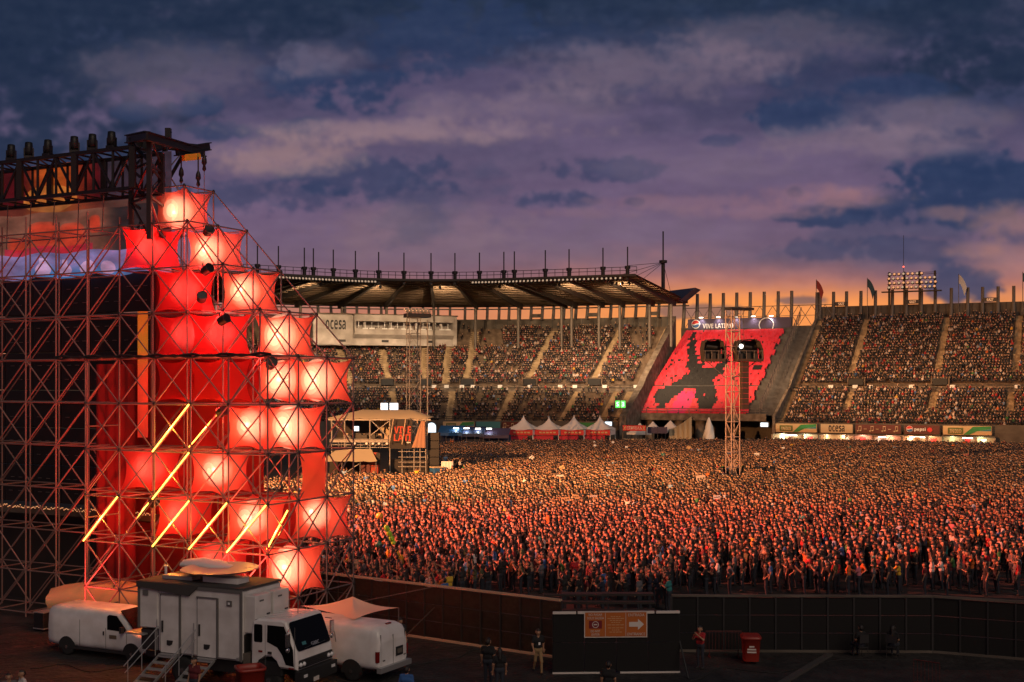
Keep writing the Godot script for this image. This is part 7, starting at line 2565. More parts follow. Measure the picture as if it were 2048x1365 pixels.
func skeleton(pose: String, long_hair: bool, slim: float) -> Array:
	# bones: from, to, radius, radius, what covers it; the figure is 1.7 m tall and looks along +z
	var b = []
	var sit = pose == "seated"
	var dy = -0.42 if sit else 0.0
	var o = Vector3(0, dy, 0)
	var lean = Vector3(0, 0, 0.04) if pose in ["phone", "clap"] else Vector3.ZERO
	b.append([o + Vector3(-0.075, 0.93, 0), o + Vector3(0.075, 0.93, 0), 0.118, 0.118, LEGS])
	b.append([o + Vector3(-0.06, 1.08, 0.01), o + Vector3(0.06, 1.08, 0.01), 0.115 * slim, 0.115 * slim, SHIRT])
	b.append([o + lean + Vector3(-0.09, 1.27, 0), o + lean + Vector3(0.09, 1.27, 0), 0.12 * slim, 0.12 * slim, SHIRT])
	b.append([o + lean + Vector3(-0.155 * slim, 1.40, -0.01), o + lean + Vector3(0.155 * slim, 1.40, -0.01), 0.062, 0.062, SHIRT])
	b.append([o + lean + Vector3(0, 1.40, 0), o + lean + Vector3(0, 1.5, 0.012), 0.056, 0.05, SKIN])
	var h = o + lean + Vector3(0, 0, 0.015)
	b.append([h + Vector3(0, 1.615, -0.012), h + Vector3(0, 1.60, 0.015), 0.09, 0.088, SKIN])
	b.append([h + Vector3(0, 1.545, 0.03), h + Vector3(0, 1.52, 0.045), 0.062, 0.045, SKIN])
	b.append([h + Vector3(0, 1.585, 0.095), h + Vector3(0, 1.56, 0.112), 0.014, 0.019, SKIN])
	for s in [-1, 1]: b.append([h + Vector3(s * 0.09, 1.595, 0.0), h + Vector3(s * 0.09, 1.565, 0.0), 0.019, 0.014, SKIN])
	b.append([h + Vector3(0, 1.64, -0.035), h + Vector3(0, 1.665, 0.02), 0.088, 0.072, HAIR])
	b.append([h + Vector3(0, 1.58, -0.055), h + Vector3(0, 1.55, -0.05), 0.078, 0.06, HAIR])
	if long_hair:
		b.append([h + Vector3(0, 1.56, -0.075), h + Vector3(0, 1.34, -0.12), 0.078, 0.06, HAIR])
		for s in [-1, 1]: b.append([h + Vector3(s * 0.08, 1.6, -0.03), h + Vector3(s * 0.09, 1.42, -0.03), 0.035, 0.03, HAIR])
	# arms: elbow and wrist by pose
	var el = {}
	var wr = {}
	for s in [-1, 1]:
		el[s] = Vector3(s * 0.235, 1.13, -0.03)
		wr[s] = Vector3(s * 0.24, 0.90, 0.05)
		match pose:
			"raised":
				if s > 0:
					el[s] = Vector3(0.30, 1.56, 0.08)
					wr[s] = Vector3(0.27, 1.82, 0.12)
			"both_up":
				el[s] = Vector3(s * 0.30, 1.58, 0.05)
				wr[s] = Vector3(s * 0.22, 1.84, 0.1)
			"phone":
				el[s] = Vector3(s * 0.22, 1.20, 0.16)
				wr[s] = Vector3(s * 0.07, 1.40, 0.34)
			"clap":
				el[s] = Vector3(s * 0.25, 1.18, 0.1)
				wr[s] = Vector3(s * 0.05, 1.27, 0.33)
			"crossed":
				el[s] = Vector3(s * 0.24, 1.13, 0.06)
				wr[s] = Vector3(-s * 0.06, 1.16 + 0.04 * s, 0.2)
			"hips":
				el[s] = Vector3(s * 0.36, 1.16, -0.1)
				wr[s] = Vector3(s * 0.19, 0.98, 0.06)
			"walk":
				el[s] = Vector3(s * 0.235, 1.14, -0.03 - 0.07 * s)
				wr[s] = Vector3(s * 0.24, 0.95, 0.1 - 0.16 * s)
			"seated":
				el[s] = Vector3(s * 0.22, 1.14, 0.03)
				wr[s] = Vector3(s * 0.11, 1.02, 0.25)
	for s in [-1, 1]:
		var sh = o + lean + Vector3(s * 0.185 * slim, 1.385, -0.005)
		var e = o + lean + el[s]
		var w = o + lean + wr[s]
		b.append([sh, sh.lerp(e, 0.72), 0.056, 0.05, SHIRT])
		b.append([sh.lerp(e, 0.6), e, 0.044, 0.04, SKIN])
		b.append([e, w, 0.039, 0.027, SKIN])
		var hip = o + Vector3(s * 0.085, 0.9, 0)
		var kn = Vector3(s * 0.1, 0.49, 0.02)
		var an = Vector3(s * 0.105, 0.08, -0.02)
		if sit:
			kn = Vector3(s * 0.12, 0.49, 0.42)
			an = Vector3(s * 0.12, 0.08, 0.36)
		elif pose == "walk":
			kn = Vector3(s * 0.09, 0.5, 0.12 * s + 0.05)
			an = Vector3(s * 0.09, 0.09 if s > 0 else 0.14, 0.24 * s - 0.05)
		b.append([hip, kn, 0.088, 0.06, LEGS])
		b.append([kn, an, 0.058, 0.04, LEGS])
		b.append([an + Vector3(0, -0.035, -0.03), an + Vector3(s * 0.012, -0.045, 0.14), 0.042, 0.033, SHOE])
		b.append([w, w, 0.0, 0.0, -1, (w - e).normalized(), s])
	return b

func skin_of(bones: Array, cell: float, hands: bool) -> Array:
	# surface nets over the smooth union of tapered capsules; one vertex array, faces sorted by what covers them
	var lo = Vector3(1e9, 1e9, 1e9)
	var hi = -lo
	for b in bones:
		if b[4] < 0: continue
		var r = Vector3.ONE * (maxf(b[2], b[3]) + cell * 2.5)
		lo = lo.min(b[0] - r).min(b[1] - r)
		hi = hi.max(b[0] + r).max(b[1] + r)
	var nx = int((hi.x - lo.x) / cell) + 2
	var ny = int((hi.y - lo.y) / cell) + 2
	var nz = int((hi.z - lo.z) / cell) + 2
	var fld = PackedFloat32Array()
	fld.resize(nx * ny * nz)
	fld.fill(10.0)
	var near = fld.duplicate()
	var kind = PackedByteArray()
	kind.resize(nx * ny * nz)
	var soft = 0.035
	for b in bones:
		if b[4] < 0: continue
		var a: Vector3 = b[0]
		var d: Vector3 = b[1] - a
		var dd = maxf(d.length_squared(), 1e-9)
		var ra: float = b[2]
		var dr: float = b[3] - ra
		var tag_: int = b[4]
		var m = maxf(ra, ra + dr) + soft + cell
		var p0 = ((a.min(b[1]) - Vector3.ONE * m - lo) / cell).floor()
		var p1 = ((a.max(b[1]) + Vector3.ONE * m - lo) / cell).ceil()
		for iz in range(maxi(0, int(p0.z)), mini(nz, int(p1.z) + 1)):
			for iy in range(maxi(0, int(p0.y)), mini(ny, int(p1.y) + 1)):
				var at = (iz * ny + iy) * nx
				for ix in range(maxi(0, int(p0.x)), mini(nx, int(p1.x) + 1)):
					var q = lo + Vector3(ix, iy, iz) * cell - a
					var t = clampf(q.dot(d) / dd, 0.0, 1.0)
					var v = (q - d * t).length() - ra - dr * t
					var old = fld[at + ix]
					var h = maxf(soft - absf(old - v), 0.0) / soft
					fld[at + ix] = minf(old, v) - h * h * soft * 0.25
					if v < near[at + ix]:
						near[at + ix] = v
						kind[at + ix] = tag_
	var verts = PackedVector3Array()
	var id = PackedInt32Array()
	id.resize(nx * ny * nz)
	id.fill(-1)
	var off = [0, 1, nx, nx + 1, nx * ny, nx * ny + 1, nx * ny + nx, nx * ny + nx + 1]
	var ed = [[0, 1], [2, 3], [4, 5], [6, 7], [0, 2], [1, 3], [4, 6], [5, 7], [0, 4], [1, 5], [2, 6], [3, 7]]
	var cor = []
	for i in 8: cor.append(Vector3(i & 1, (i >> 1) & 1, i >> 2))
	var faces = [PackedInt32Array(), PackedInt32Array(), PackedInt32Array(), PackedInt32Array(), PackedInt32Array()]
	for iz in nz - 1:
		for iy in ny - 1:
			var at = (iz * ny + iy) * nx
			for ix in nx - 1:
				var c = at + ix
				if fld[c] > 0.12: continue
				var mask = 0
				for k in 8:
					if fld[c + off[k]] < 0.0: mask |= 1 << k
				if mask == 0 or mask == 255: continue
				var sum = Vector3.ZERO
				var n = 0
				for e in ed:
					var a = fld[c + off[e[0]]]
					var b = fld[c + off[e[1]]]
					if (a < 0.0) != (b < 0.0):
						sum += cor[e[0]].lerp(cor[e[1]], a / (a - b))
						n += 1
				id[c] = verts.size()
				verts.append(lo + (Vector3(ix, iy, iz) + sum / n) * cell)
	var step = [1, nx, nx * ny]
	for iz in range(1, nz - 1):
		for iy in range(1, ny - 1):
			var at = (iz * ny + iy) * nx
			for ix in range(1, nx - 1):
				var c = at + ix
				var a = fld[c]
				if absf(a) > cell * 2.0: continue
				for ax in 3:
					var b = fld[c + step[ax]]
					if (a < 0.0) == (b < 0.0): continue
					var u = step[(ax + 1) % 3]
					var w = step[(ax + 2) % 3]
					var q = [id[c - u - w], id[c - w], id[c], id[c - u]]
					if q.min() < 0: continue
					if a < 0.0: q.reverse()
					var g: int = kind[c] if a < 0.0 else kind[c + step[ax]]
					for n in [0, 1, 2, 0, 2, 3]: faces[g].append(q[n])
	var nor = PackedVector3Array()
	nor.resize(verts.size())
	for f in faces:
		for i in range(0, f.size(), 3):
			var n = (verts[f[i + 2]] - verts[f[i]]).cross(verts[f[i + 1]] - verts[f[i]])
			for k in 3: nor[f[i + k]] += n
	for i in nor.size(): nor[i] = nor[i].normalized()
	if hands:
		for b in bones:
			if b[4] >= 0: continue
			add_hand(verts, nor, faces[SKIN], b[0], b[5], b[6])
		add_eyes(verts, nor, faces[HAIR], bones)
	return [verts, nor, faces]

func add_limb(verts: PackedVector3Array, nor: PackedVector3Array, f: PackedInt32Array, pts: Array, rs: Array):
	var first = verts.size()
	var n = 6
	for i in pts.size():
		var d = (pts[mini(i + 1, pts.size() - 1)] - pts[maxi(i - 1, 0)]).normalized()
		var x = d.cross(Vector3(0.3, 0.2, 0.93)).normalized()
		var z = x.cross(d)
		for k in n:
			var e = x * cos(TAU * k / n) + z * sin(TAU * k / n)
			verts.append(pts[i] + e * rs[i])
			nor.append(e)
	for i in pts.size() - 1:
		for k in n:
			var a = first + i * n + k
			var b = first + i * n + (k + 1) % n
			for v in [a, b, b + n, a, b + n, a + n]: f.append(v)
	var tip = verts.size()
	verts.append(pts[-1] + (pts[-1] - pts[-2]).normalized() * rs[-1])
	nor.append((pts[-1] - pts[-2]).normalized())
	for k in n:
		for v in [tip - n + k, tip - n + (k + 1) % n, tip]: f.append(v)

func add_hand(verts: PackedVector3Array, nor: PackedVector3Array, f: PackedInt32Array, w: Vector3, d: Vector3, s: int):
	# palm, four bent fingers of unequal length and a thumb leaving the side of the palm
	var side = d.cross(Vector3(0, 0, 1) if absf(d.z) < 0.8 else Vector3(0, 1, 0)).normalized() * -s
	var curl = side.cross(d).normalized() * s
	add_limb(verts, nor, f, [w - d * 0.02, w + d * 0.03, w + d * 0.085], [0.027, 0.034, 0.036])
	for k in 4:
		var root = w + d * 0.085 + side * (0.024 - 0.016 * k)
		var l = [0.036, 0.042, 0.039, 0.03][k]
		add_limb(verts, nor, f, [root - d * 0.02, root + d * l, root + d * l * 1.8 + curl * l * 0.4, root + d * l * 2.2 + curl * l * 0.9], [0.0095, 0.009, 0.0085, 0.007])
	var tr = w + d * 0.03 + side * 0.026
	add_limb(verts, nor, f, [tr - side * 0.012, tr + side * 0.028 + d * 0.022, tr + side * 0.036 + d * 0.055 + curl * 0.012], [0.013, 0.011, 0.008])

func add_eyes(verts: PackedVector3Array, nor: PackedVector3Array, f: PackedInt32Array, bones: Array):
	var h: Vector3 = (bones[5][0] + bones[5][1]) / 2
	for s in [-1, 1]:
		var c = h + Vector3(s * 0.034, -0.012, 0.082)
		add_limb(verts, nor, f, [c - Vector3(0.012, 0, 0), c + Vector3(0.012, 0, 0)], [0.009, 0.009])
		add_limb(verts, nor, f, [c + Vector3(-0.018, 0.026, 0.004), c + Vector3(0.018, 0.026, 0.004)], [0.005, 0.005])
	var m = h + Vector3(0, -0.088, 0.083)
	add_limb(verts, nor, f, [m - Vector3(0.022, 0, 0), m + Vector3(0.022, 0, 0)], [0.006, 0.006])

func person_mesh(pose: String, long_hair: bool, slim: float, cell: float, hands: bool, shirt, legs, skin, hair, shoe) -> ArrayMesh:
	var bones = skeleton(pose, long_hair, slim)
	if not hands:
		for n in range(5, 12):      # at a distance a coarse grid thins the head; give that back
			bones[n][2] *= 1.14
			bones[n][3] *= 1.14
	var got = skin_of(bones, cell, hands)
	var m = ArrayMesh.new()
	var cover = [shirt, legs, skin, hair, shoe]
	for g in 5:
		var f: PackedInt32Array = got[2][g]
		if f.is_empty(): continue
		var arr = []
		arr.resize(Mesh.ARRAY_MAX)
		arr[Mesh.ARRAY_VERTEX] = got[0]
		arr[Mesh.ARRAY_NORMAL] = got[1]
		arr[Mesh.ARRAY_INDEX] = f
		# keep only the vertices that this cover uses
		var used = {}
		var v2 = PackedVector3Array()
		var n2 = PackedVector3Array()
		var i2 = PackedInt32Array()
		for k in f:
			if not used.has(k):
				used[k] = v2.size()
				v2.append(got[0][k])
				n2.append(got[1][k])
			i2.append(used[k])
		arr[Mesh.ARRAY_VERTEX] = v2
		arr[Mesh.ARRAY_NORMAL] = n2
		arr[Mesh.ARRAY_INDEX] = i2
		m.add_surface_from_arrays(Mesh.PRIMITIVE_TRIANGLES, arr)
		m.surface_set_material(m.get_surface_count() - 1, cover[g])
	return m

const TINTS := [
	["black", 0.008, 0.008, 0.009, 44], ["charcoal", 0.022, 0.022, 0.024, 18], ["navy", 0.012, 0.016, 0.036, 10], ["grey", 0.1, 0.1, 0.11, 6], ["white", 0.5, 0.48, 0.46, 6], ["red", 0.32, 0.015, 0.02, 6], ["maroon", 0.1, 0.012, 0.016, 6], ["blue", 0.03, 0.1, 0.28, 4], ["light blue", 0.22, 0.33, 0.48, 3], ["olive", 0.07, 0.08, 0.035, 4], ["yellow", 0.55, 0.34, 0.03, 2], ["orange", 0.5, 0.12, 0.02, 2], ["green", 0.03, 0.16, 0.05, 2], ["pink", 0.5, 0.16, 0.2, 2], ["beige", 0.3, 0.22, 0.15, 2], ["teal", 0.02, 0.17, 0.17, 1],
]
var tint_total := 0

func pick_tint() -> int:
	if tint_total == 0:
		for q in TINTS: tint_total += q[4]
	var r = rng.randi_range(0, tint_total - 1)
	for i in TINTS.size():
		r -= TINTS[i][4]
		if r < 0: return i
	return 0

func swarm(called: String, label: String, meshes: Array, spots: Array):     # spots: [mesh number, Transform3D, Color]
	var t = Node3D.new()
	t.name = numbered(called)
	add_child(t)
	tag(t, label, "crowd", "", "stuff")
	for n in meshes.size():
		var mine = spots.filter(func(q): return q[0] == n)
		if mine.is_empty(): continue
		var mm = MultiMesh.new()
		mm.transform_format = MultiMesh.TRANSFORM_3D
		mm.use_colors = true
		mm.mesh = meshes[n]
		mm.instance_count = mine.size()
		for i in mine.size():
			mm.set_instance_transform(i, mine[i][1])
			mm.set_instance_color(i, mine[i][2])
		var o = MultiMeshInstance3D.new()
		o.multimesh = mm
		o.name = "people"
		o.set_meta("kind", "stuff")
		t.add_child(o, true)

func skins() -> Array:
	return [M.skin, mat("skin_pale", 0.48, 0.29, 0.19, 0.55), mat("skin_deep", 0.24, 0.12, 0.07, 0.55)]

func build_stand_crowd():
	var sk = skins()
	var meshes = []
	for k in 3:
		meshes.append(person_mesh("seated", k == 1, 1.0, 0.085, false, M.cloth_tint, M.denim, sk[k], M.hair, M.shoe))
	meshes.append(person_mesh("idle", false, 1.0, 0.085, false, M.cloth_tint, M.denim, sk[0], M.hair, M.shoe))
	meshes.append(person_mesh("clap", true, 1.0, 0.085, false, M.cloth_tint, M.denim, sk[1], M.hair, M.shoe))
	var pat = FastNoiseLite.new()
	pat.seed = 41
	pat.frequency = 0.05
	for side in 2:
		var fn: Callable = left_at if side == 0 else right_at
		var spots = []
		var s1 = 100.0 if side == 0 else RIGHT_END - 1
		for deck in 2:
			var D = (HIGH if side else HIGH_LEFT) if deck else LOW
			var ai = (left_aisles_high if deck else left_aisles_low) if side == 0 else (right_aisles_high if deck else right_aisles_low)
			for r in D[2]:
				if r == 0 and deck == 1: continue
				var o = D[0] + (r + 0.45) * D[3]
				var y = D[1] + r * D[4]
				var s = 1.6
				while s < s1:
					var fan = RAD / (RAD + o) if side == 0 and s > L1 and s < L1 + 36.3 else 1.0
					s += 0.52 * (1.0 + rng.randf_range(-0.12, 0.12)) * fan
					var blocked = false
					for a in ai:
						if absf(a - s) < 0.75 * fan and not (side == 1 and a > 2 and r < (4 if deck else 5)): blocked = true
					if blocked: continue
					var p: Vector2 = fn.call(s, o)
					var px = column_of(p)
					if px < 470 or px > 2120: continue
					var full = 0.93
					if side == 0:
						full = 0.9
						var py = HOR - (y - EYE) / p.y * F
						if deck == 1:
							if px < 918 and py < 690: continue
							if px > 905 and px < 1005 and py < 702: full = 0.06
							if px > 1215: full = 0.72
							if px > 1260 and py < 700: full = 0.2
							full *= 1.0 if pat.get_noise_2d(s * 2.0, r * 3.0) < 0.28 else 0.45
						else:
							full = 0.62 if pat.get_noise_2d(s * 2.0, r * 4.0 + 50) < 0.1 else 0.3
							if px < 880: full = 0.93
					if rng.randf() > full: continue
					var stand = rng.randf() < (0.16 if side == 0 else 0.3)
					var k = (3 + rng.randi() % 2) if stand else rng.randi() % 3
					var sc = rng.randf_range(0.92, 1.06)
					var yaw = rng.randf_range(-0.35, 0.35) - (0.25 if side else 0.0)
					var xf = Transform3D(facing(fn, s) * Basis(Vector3.UP, yaw) * Basis.from_scale(Vector3.ONE * sc), V(p, y - (0.0 if stand else 0.02)))
					var c = TINTS[pick_tint()]
					if c[4] < 5 and rng.randf() < 0.6: c = TINTS[[0, 1, 6][rng.randi() % 3]]
					spots.append([k, xf, Color(c[1] * 0.85, c[2] * 0.72, c[3] * 0.66)])
		swarm("seated_spectators", "spectators filling the covered grandstand" if side == 0 else "spectators filling the open grandstand", meshes, spots)

var yard_meshes := {}

func lone_person(label: String, at: Vector2, yaw: float, pose: String, long_hair: bool, shirt, legs, scale := 1.0, skin_n := 0, group := "", called := "person"):
	var key = pose + str(long_hair)
	if not yard_meshes.has(key):
		yard_meshes[key] = person_mesh(pose, long_hair, 0.97 if long_hair else 1.03, 0.021, true, M.cloth_tint, M.denim, M.skin, M.hair, M.shoe)
	var o = put(called, yard_meshes[key], null, null, Transform3D(Basis(Vector3.UP, yaw) * Basis.from_scale(Vector3.ONE * scale), Vector3(at.x, 0, -at.y)))
	for n in o.mesh.get_surface_count():
		var m = o.mesh.surface_get_material(n)
		if m == M.cloth_tint: o.set_surface_override_material(n, shirt)
		elif m == M.denim: o.set_surface_override_material(n, legs)
	tag(o, label, "person", group)
	return o

func dye(i: int) -> StandardMaterial3D:
	var q = TINTS[i]
	var called = "shirt_" + String(q[0]).replace(" ", "_")
	if not M.has(called): mat(called, q[1], q[2], q[3], 0.9)
	return M[called]

func build_yard_people():
	var khaki = mat("khaki", 0.26, 0.17, 0.08, 0.9)
	var at = func(px: float, d: float) -> Vector2: return Vector2((px - 1024.0) / F * d, d)
	var o = lone_person("man in a black shirt and khaki shorts walking before the brown hoarding", at.call(1076.0, 45.8), 0.25, "walk", false, dye(0), khaki, 1.0)
	block("pass_card", o, Vector3(0.02, 1.18, 0.135), Vector3(0.07, 0.1, 0.01), M.white_sheet)
	lone_person("dark dressed person standing at the left of a pair on the yard", at.call(976.0, 43.6), 2.8, "idle", false, dye(0), M.denim, 1.06)
	o = lone_person("long haired person in a black vest with a pale edge, right of the pair", at.call(999.0, 42.6), 3.3, "idle", true, dye(0), M.denim, 0.98)
	lone_person("person in a red hooded top walking left of the red bin", at.call(1401.0, 46.6), -0.6, "phone", true, dye(5), M.denim, 0.98)
	lone_person("dark dressed person standing behind the cargo van", at.call(800.0, 47.9), 0.6, "idle", false, dye(1), M.denim, 1.0)
	lone_person("person in a blue shirt seen from the shoulders up at the lower edge", at.call(813.0, 39.7), 2.9, "idle", false, dye(7), M.denim, 1.0)
	lone_person("person in a maroon shirt at the foot of the forward stairs", at.call(388.0, 41.0), -0.5, "idle", false, dye(6), M.denim, 1.0)
	lone_person("person in a white shirt at the lower left corner, head seen from above", at.call(44.0, 39.2), -0.9, "hips", false, dye(4), M.denim, 1.0)
	lone_person("person in a grey shirt cut off by the lower left corner", at.call(17.0, 38.8), 0.4, "crossed", false, dye(3), M.denim, 1.0)
	lone_person("dark figure standing in the shade by the sign board's lower edge", at.call(1217.0, 40.6), 2.9, "idle", false, dye(0), M.denim, 0.97)
	lone_person("seated steward in dark clothes by the black hoarding, on the left", Vector2(P(1722, 0, 48.6).x, 48.6), 3.5, "seated", false, dye(0), M.denim, 1.0)
	lone_person("seated steward in dark clothes by the black hoarding, on the right", Vector2(P(1786, 0, 48.6).x, 48.6), 2.6, "seated", true, dye(0), M.denim, 1.0)

func wall_depth(x: float) -> float:      # how far away the hoardings stand along a given plan x
	if x < 2.0: return lerpf(56.0, 48.3, clampf((x + 9.6) / 11.6, -1.0, 1.0))
	if x < 6.6: return 52.0
	return 49.6

func build_crowd():
	var stage = Vector2(-38, 72)
	var spots = []
	var front = []
	var a = deg_to_rad(TURN)
	var vv = Vector2(sin(a), cos(a))
	var gap = 0.64
	var clump = FastNoiseLite.new()
	clump.seed = 77
	clump.frequency = 0.09
	var d = 55.0
	while d < 217.0:
		var x = -0.16 * d - 3.0
		if d > 80: x = -0.24 * d
		while x < 0.445 * d:
			x += gap
			var p = Vector2(x + rng.randf_range(-0.2, 0.2), d + rng.randf_range(-0.2, 0.2))
			var px = column_of(p)
			if (p - Vector2(-9.78, 48.0)).dot(vv) < 10.0: continue
			var near_edge = maxf(wall_depth(p.x) + 2.2, lerpf(57.5, 62.5, smoothstep(880, 1020, px)))
			if px > 1120 and px < 1345: near_edge = 58.0
			if p.y < near_edge: continue
			# the far edge follows the stand fronts and their stalls
			var far = 213.0
			if px < 1240: far = 216.0 + 0.342 / 0.94 * (19.4 - p.x) - 11.0
			elif px > 1545: far = 214.0 - 0.466 * (p.x - 46.5) - 4.5
			else: far = 206.0
			if px < 1020: far = minf(far, 197.0)
			if p.y > far: continue
			# gaps for the second stage, its surroundings and the tower
			if px < 880 and p.y > 127.0 and px > 600: continue
			if px <= 600 and p.y > 120.0: continue
			if px >= 880 and px < 925 and p.y > 132 and p.y < 150: continue
			if px > 1446 and px < 1488 and p.y > 124 and p.y < 139: continue
			if absf(p.x - 25.2) < 1.9 and absf(p.y - 137) < 1.9: continue
			if absf(p.x - 28.2) < 2.2 and absf(p.y - 135) < 1.6: continue
			var dens = 1.0
			if p.y < 84: dens = lerpf(0.62, 1.0, smoothstep(60, 84, p.y)) if px > 900 else 0.9
			if px > 1250: dens *= lerpf(1.0, 0.68, smoothstep(1300, 1900, px) * smoothstep(110, 64, p.y))
			if clump.get_noise_2d(p.x, p.y) > 0.32: dens *= 0.6
			if rng.randf() > dens: continue
			var to = (stage - p)
			var yaw = atan2(to.x, -to.y) + rng.randf_range(-0.4, 0.4)
			if rng.randf() < 0.06: yaw += rng.randf_range(-2.0, 2.0)
			spots.append([p, yaw, rng.randf_range(0.98, 1.1), rng.randi(), pick_tint()])
		d += gap
	spots.sort_custom(func(q, w): return q[0].y + absf(q[0].x) * 0.05 < w[0].y + absf(w[0].x) * 0.05)
	var count = 0
	var rest = []
	for q in spots:
		var px = column_of(q[0])
		if count < 290 and px > 640 and px < 2046:
			front.append(q)
			count += 1
		else:
			rest.append(q)
	build_front_people(front)
	var sk = skins()
	var meshes = []
	var poses = [["idle", false], ["idle", true], ["raised", false], ["both_up", true], ["phone", false], ["clap", false], ["crossed", true]]
	for q in poses: meshes.append(person_mesh(q[0], q[1], 1.0, 0.05, false, M.cloth_tint, M.denim, sk[meshes.size() % 3], M.hair, M.shoe))
	var share = [0, 0, 0, 0, 1, 1, 1, 1, 2, 3, 4, 4, 5, 5, 6, 6, 5, 0, 1]
	var out = []
	for q in rest:
		var c = TINTS[q[4]]
		var lift = 0.35 if q[3] % 97 == 0 else 0.0
		out.append([share[q[3] % share.size()], Transform3D(Basis(Vector3.UP, q[1]) * Basis.from_scale(Vector3.ONE * q[2] * 1.06), Vector3(q[0].x, lift, -q[0].y)), Color(c[1], c[2], c[3])])
	print("crowd ", out.size(), " in front ", front.size())
	swarm("field_crowd", "dense concert crowd standing across the whole field", meshes, out)
	build_crowd_signs()

func build_front_people(front: Array):
	var poses = [["idle", false], ["idle", true], ["raised", true], ["both_up", false], ["phone", true], ["clap", false], ["crossed", false], ["hips", false]]
	var words = ["arms down", "long-haired, arms down", "long-haired, one arm raised", "both arms raised", "long-haired, hands at face", "clapping", "arms folded", "hands on hips"]
	var made = {}
	var told = {}
	var list = []
	front.sort_custom(func(q, w): return column_of(q[0]) < column_of(w[0]))
	for q in front:
		var k: int = [0, 1, 2, 3, 4, 5, 6, 7, 0, 1, 5, 6][q[3] % 12]
		var px = column_of(q[0])
		var zone = "behind brown hoarding's left half" if px < 900 else ("behind brown hoarding's right half" if px < 1110 else ("above the entrance sign" if px < 1360 else ("behind black hoarding's left half" if px < 1620 else ("behind black hoarding's right half" if px < 1850 else "at the crowd's right end"))))
		var words_ = "%s shirted person, %s, %s" % [TINTS[q[4]][0], words[k], zone]
		told[words_] = told.get(words_, 0) + 1
		list.append([q, k, words_])
	var seen_ = {}
	for e in list:
		var q = e[0]
		var k: int = e[1]
		if not made.has(k): made[k] = person_mesh(poses[k][0], poses[k][1], 0.97 if poses[k][1] else 1.03, 0.025, true, M.cloth_tint, M.denim, M.skin, M.hair, M.shoe)
		var label: String = e[2]
		if told[label] > 1:
			seen_[label] = seen_.get(label, 0) + 1
			label += ", %s from left" % (ORDER[seen_[label] - 1] if seen_[label] <= 12 else "farther")
		var o = put("person", made[k], null, null, Transform3D(Basis(Vector3.UP, q[1]) * Basis.from_scale(Vector3.ONE * q[2]), Vector3(q[0].x, 0, -q[0].y)))
		for n in o.mesh.get_surface_count():
			if o.mesh.surface_get_material(n) == M.cloth_tint: o.set_surface_override_material(n, dye(q[4]))
		tag(o, label, "person", "people in the nearest rows of the crowd")

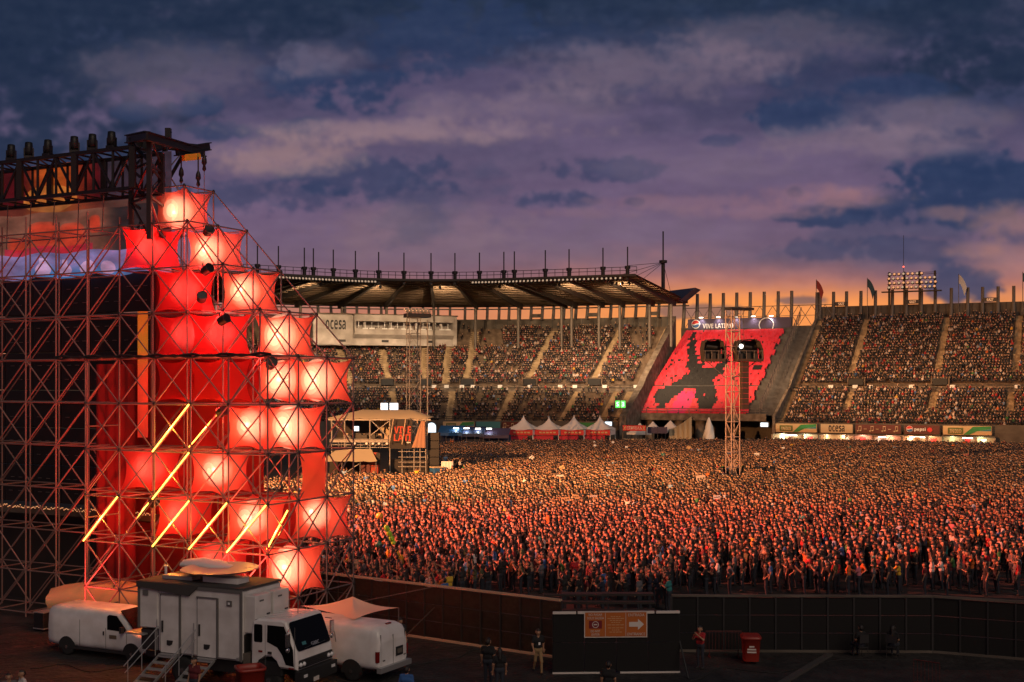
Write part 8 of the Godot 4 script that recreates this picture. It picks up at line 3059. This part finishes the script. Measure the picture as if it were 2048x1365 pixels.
func build_crowd_signs():
	# hand held placards, balloons and a flag above the heads: x, y, width, height, tilt, cloth, words
	var list = [
		[1063.0, 916.0, 9.0, 7.0, 0.7, "white_sheet", "small white placard tilted like a diamond below the second tent"],
		[1124.0, 936.0, 10.0, 8.0, 0.5, "sand_print", "tan placard held up right of the diamond shaped one"],
		[1131.0, 999.0, 18.0, 8.0, 0.1, "sand_print", "wide tan placard with rough lettering in the middle of the crowd"],
		[1151.0, 994.0, 13.0, 8.0, -0.1, "sand_print", "tan placard touching the wide one on its right"],
		[1190.0, 892.0, 5.0, 5.0, 0.0, "white_sheet", "tiny white placard under the rightmost tent, lower of two"],
		[1189.0, 885.0, 4.0, 4.0, 0.0, "white_sheet", "tiny white placard under the rightmost tent, upper of two"],
		[1226.0, 885.0, 5.0, 4.0, 0.0, "white_sheet", "tiny white placard left of the beer stall"],
		[1253.0, 895.0, 5.0, 4.0, 0.0, "white_sheet", "tiny white placard below the beer stall"],
		[1378.0, 897.0, 10.0, 10.0, 0.0, "sand_print", "round tan placard left of the lattice tower"],
		[1402.0, 958.0, 19.0, 14.0, 0.08, "canopy_cloth", "large pale cloth sign beside the lattice tower's foot"],
		[1434.0, 995.0, 14.0, 7.0, 0.1, "white_sheet", "white paper sign below the lattice tower"],
		[1514.0, 909.0, 10.0, 5.0, 0.0, "white_sheet", "white strip sign right of the lattice tower"],
		[1567.0, 897.0, 6.0, 5.0, 0.1, "white_sheet", "small white sign right of the white strip sign"],
		[1120.0, 952.0, 14.0, 3.5, 0.05, "tent_cloth", "long pale strip held up under the tan placard"],
		[1187.0, 993.0, 14.0, 3.5, 0.05, "tent_cloth", "pale strip sign right of the two tan placards"],
		[1275.0, 1036.0, 17.0, 6.0, 0.0, "sand_print", "orange lit strip banner right of the crowd's middle"],
		[1800.0, 1095.0, 8.0, 12.0, 0.4, "white_sheet", "white cloth on a shoulder at the lower right"],
	]
	for q in list:
		var d = EYE - 2.0
		var dist = d * F / (q[1] - HOR)
		var c = P(q[0], q[1], dist)
		var k = dist / F
		var t = thing("placard", q[6], "placard", Transform3D(Basis(Vector3.BACK, q[4]), c), "placards held up in the crowd")
		if q[2] == q[3] and q[2] > 8.0:
			put("sheet", disc(q[2] * k / 2, 0.03, 20), M[q[5]], t, Transform3D(Basis(Vector3.RIGHT, PI / 2), Vector3.ZERO))
			put("ring_print", ring_mesh(q[2] * k * 0.3, 0.02), M.dark_concrete, t, Transform3D(Basis(), Vector3(0, 0, 0.03)))
		else:
			block("sheet", t, Vector3.ZERO, Vector3(q[2] * k, q[3] * k, 0.03), M[q[5]])
			if q[2] > 7:
				for i in 3: block("scrawl", t, Vector3(q[2] * k * (-0.28 + 0.28 * i), q[3] * k * 0.03 * (i - 1), 0.02), Vector3(q[2] * k * 0.18, q[3] * k * 0.3, 0.01), M.dark_concrete)
		put("stick", disc(0.015, 0.5, 6), M.rail_wood, t, Transform3D(Basis(), Vector3(0, -q[3] * k / 2 - 0.25, 0)))
	var bl = [[780.0, 1072.0, "lime", "long lime green balloon held aslant above the near crowd"], [759.0, 1033.0, "gold", "round golden balloon above the crowd right of the scaffold"], [757.0, 1090.0, "jade", "small round green balloon below the golden one"]]
	mat("lime", 0.25, 0.55, 0.03, 0.3)
	mat("gold", 0.7, 0.42, 0.06, 0.3)
	mat("jade", 0.05, 0.2, 0.12, 0.4)
	for q in bl:
		var dist = (EYE - 2.1) * F / (q[1] - HOR)
		var t = thing("balloon", q[3], "balloon", Transform3D(Basis(), P(q[0], q[1], dist)))
		if q[2] == "lime":
			for i in 4: put("balloon_skin", ball(0.19, 12), M.lime, t, Transform3D(Basis(Vector3.BACK, 0.5) * Basis.from_scale(Vector3(0.85, 1.35, 0.85)), Vector3(-0.18 + i * 0.14, 0.42 - i * 0.3, 0)))
		else:
			put("balloon_skin", ball(0.26 if q[2] == "gold" else 0.2, 14), M[q[2]], t)
		put("string", disc(0.006, 0.8, 5), M.white_sheet, t, Transform3D(Basis(), Vector3(0.1, -0.75, 0)))
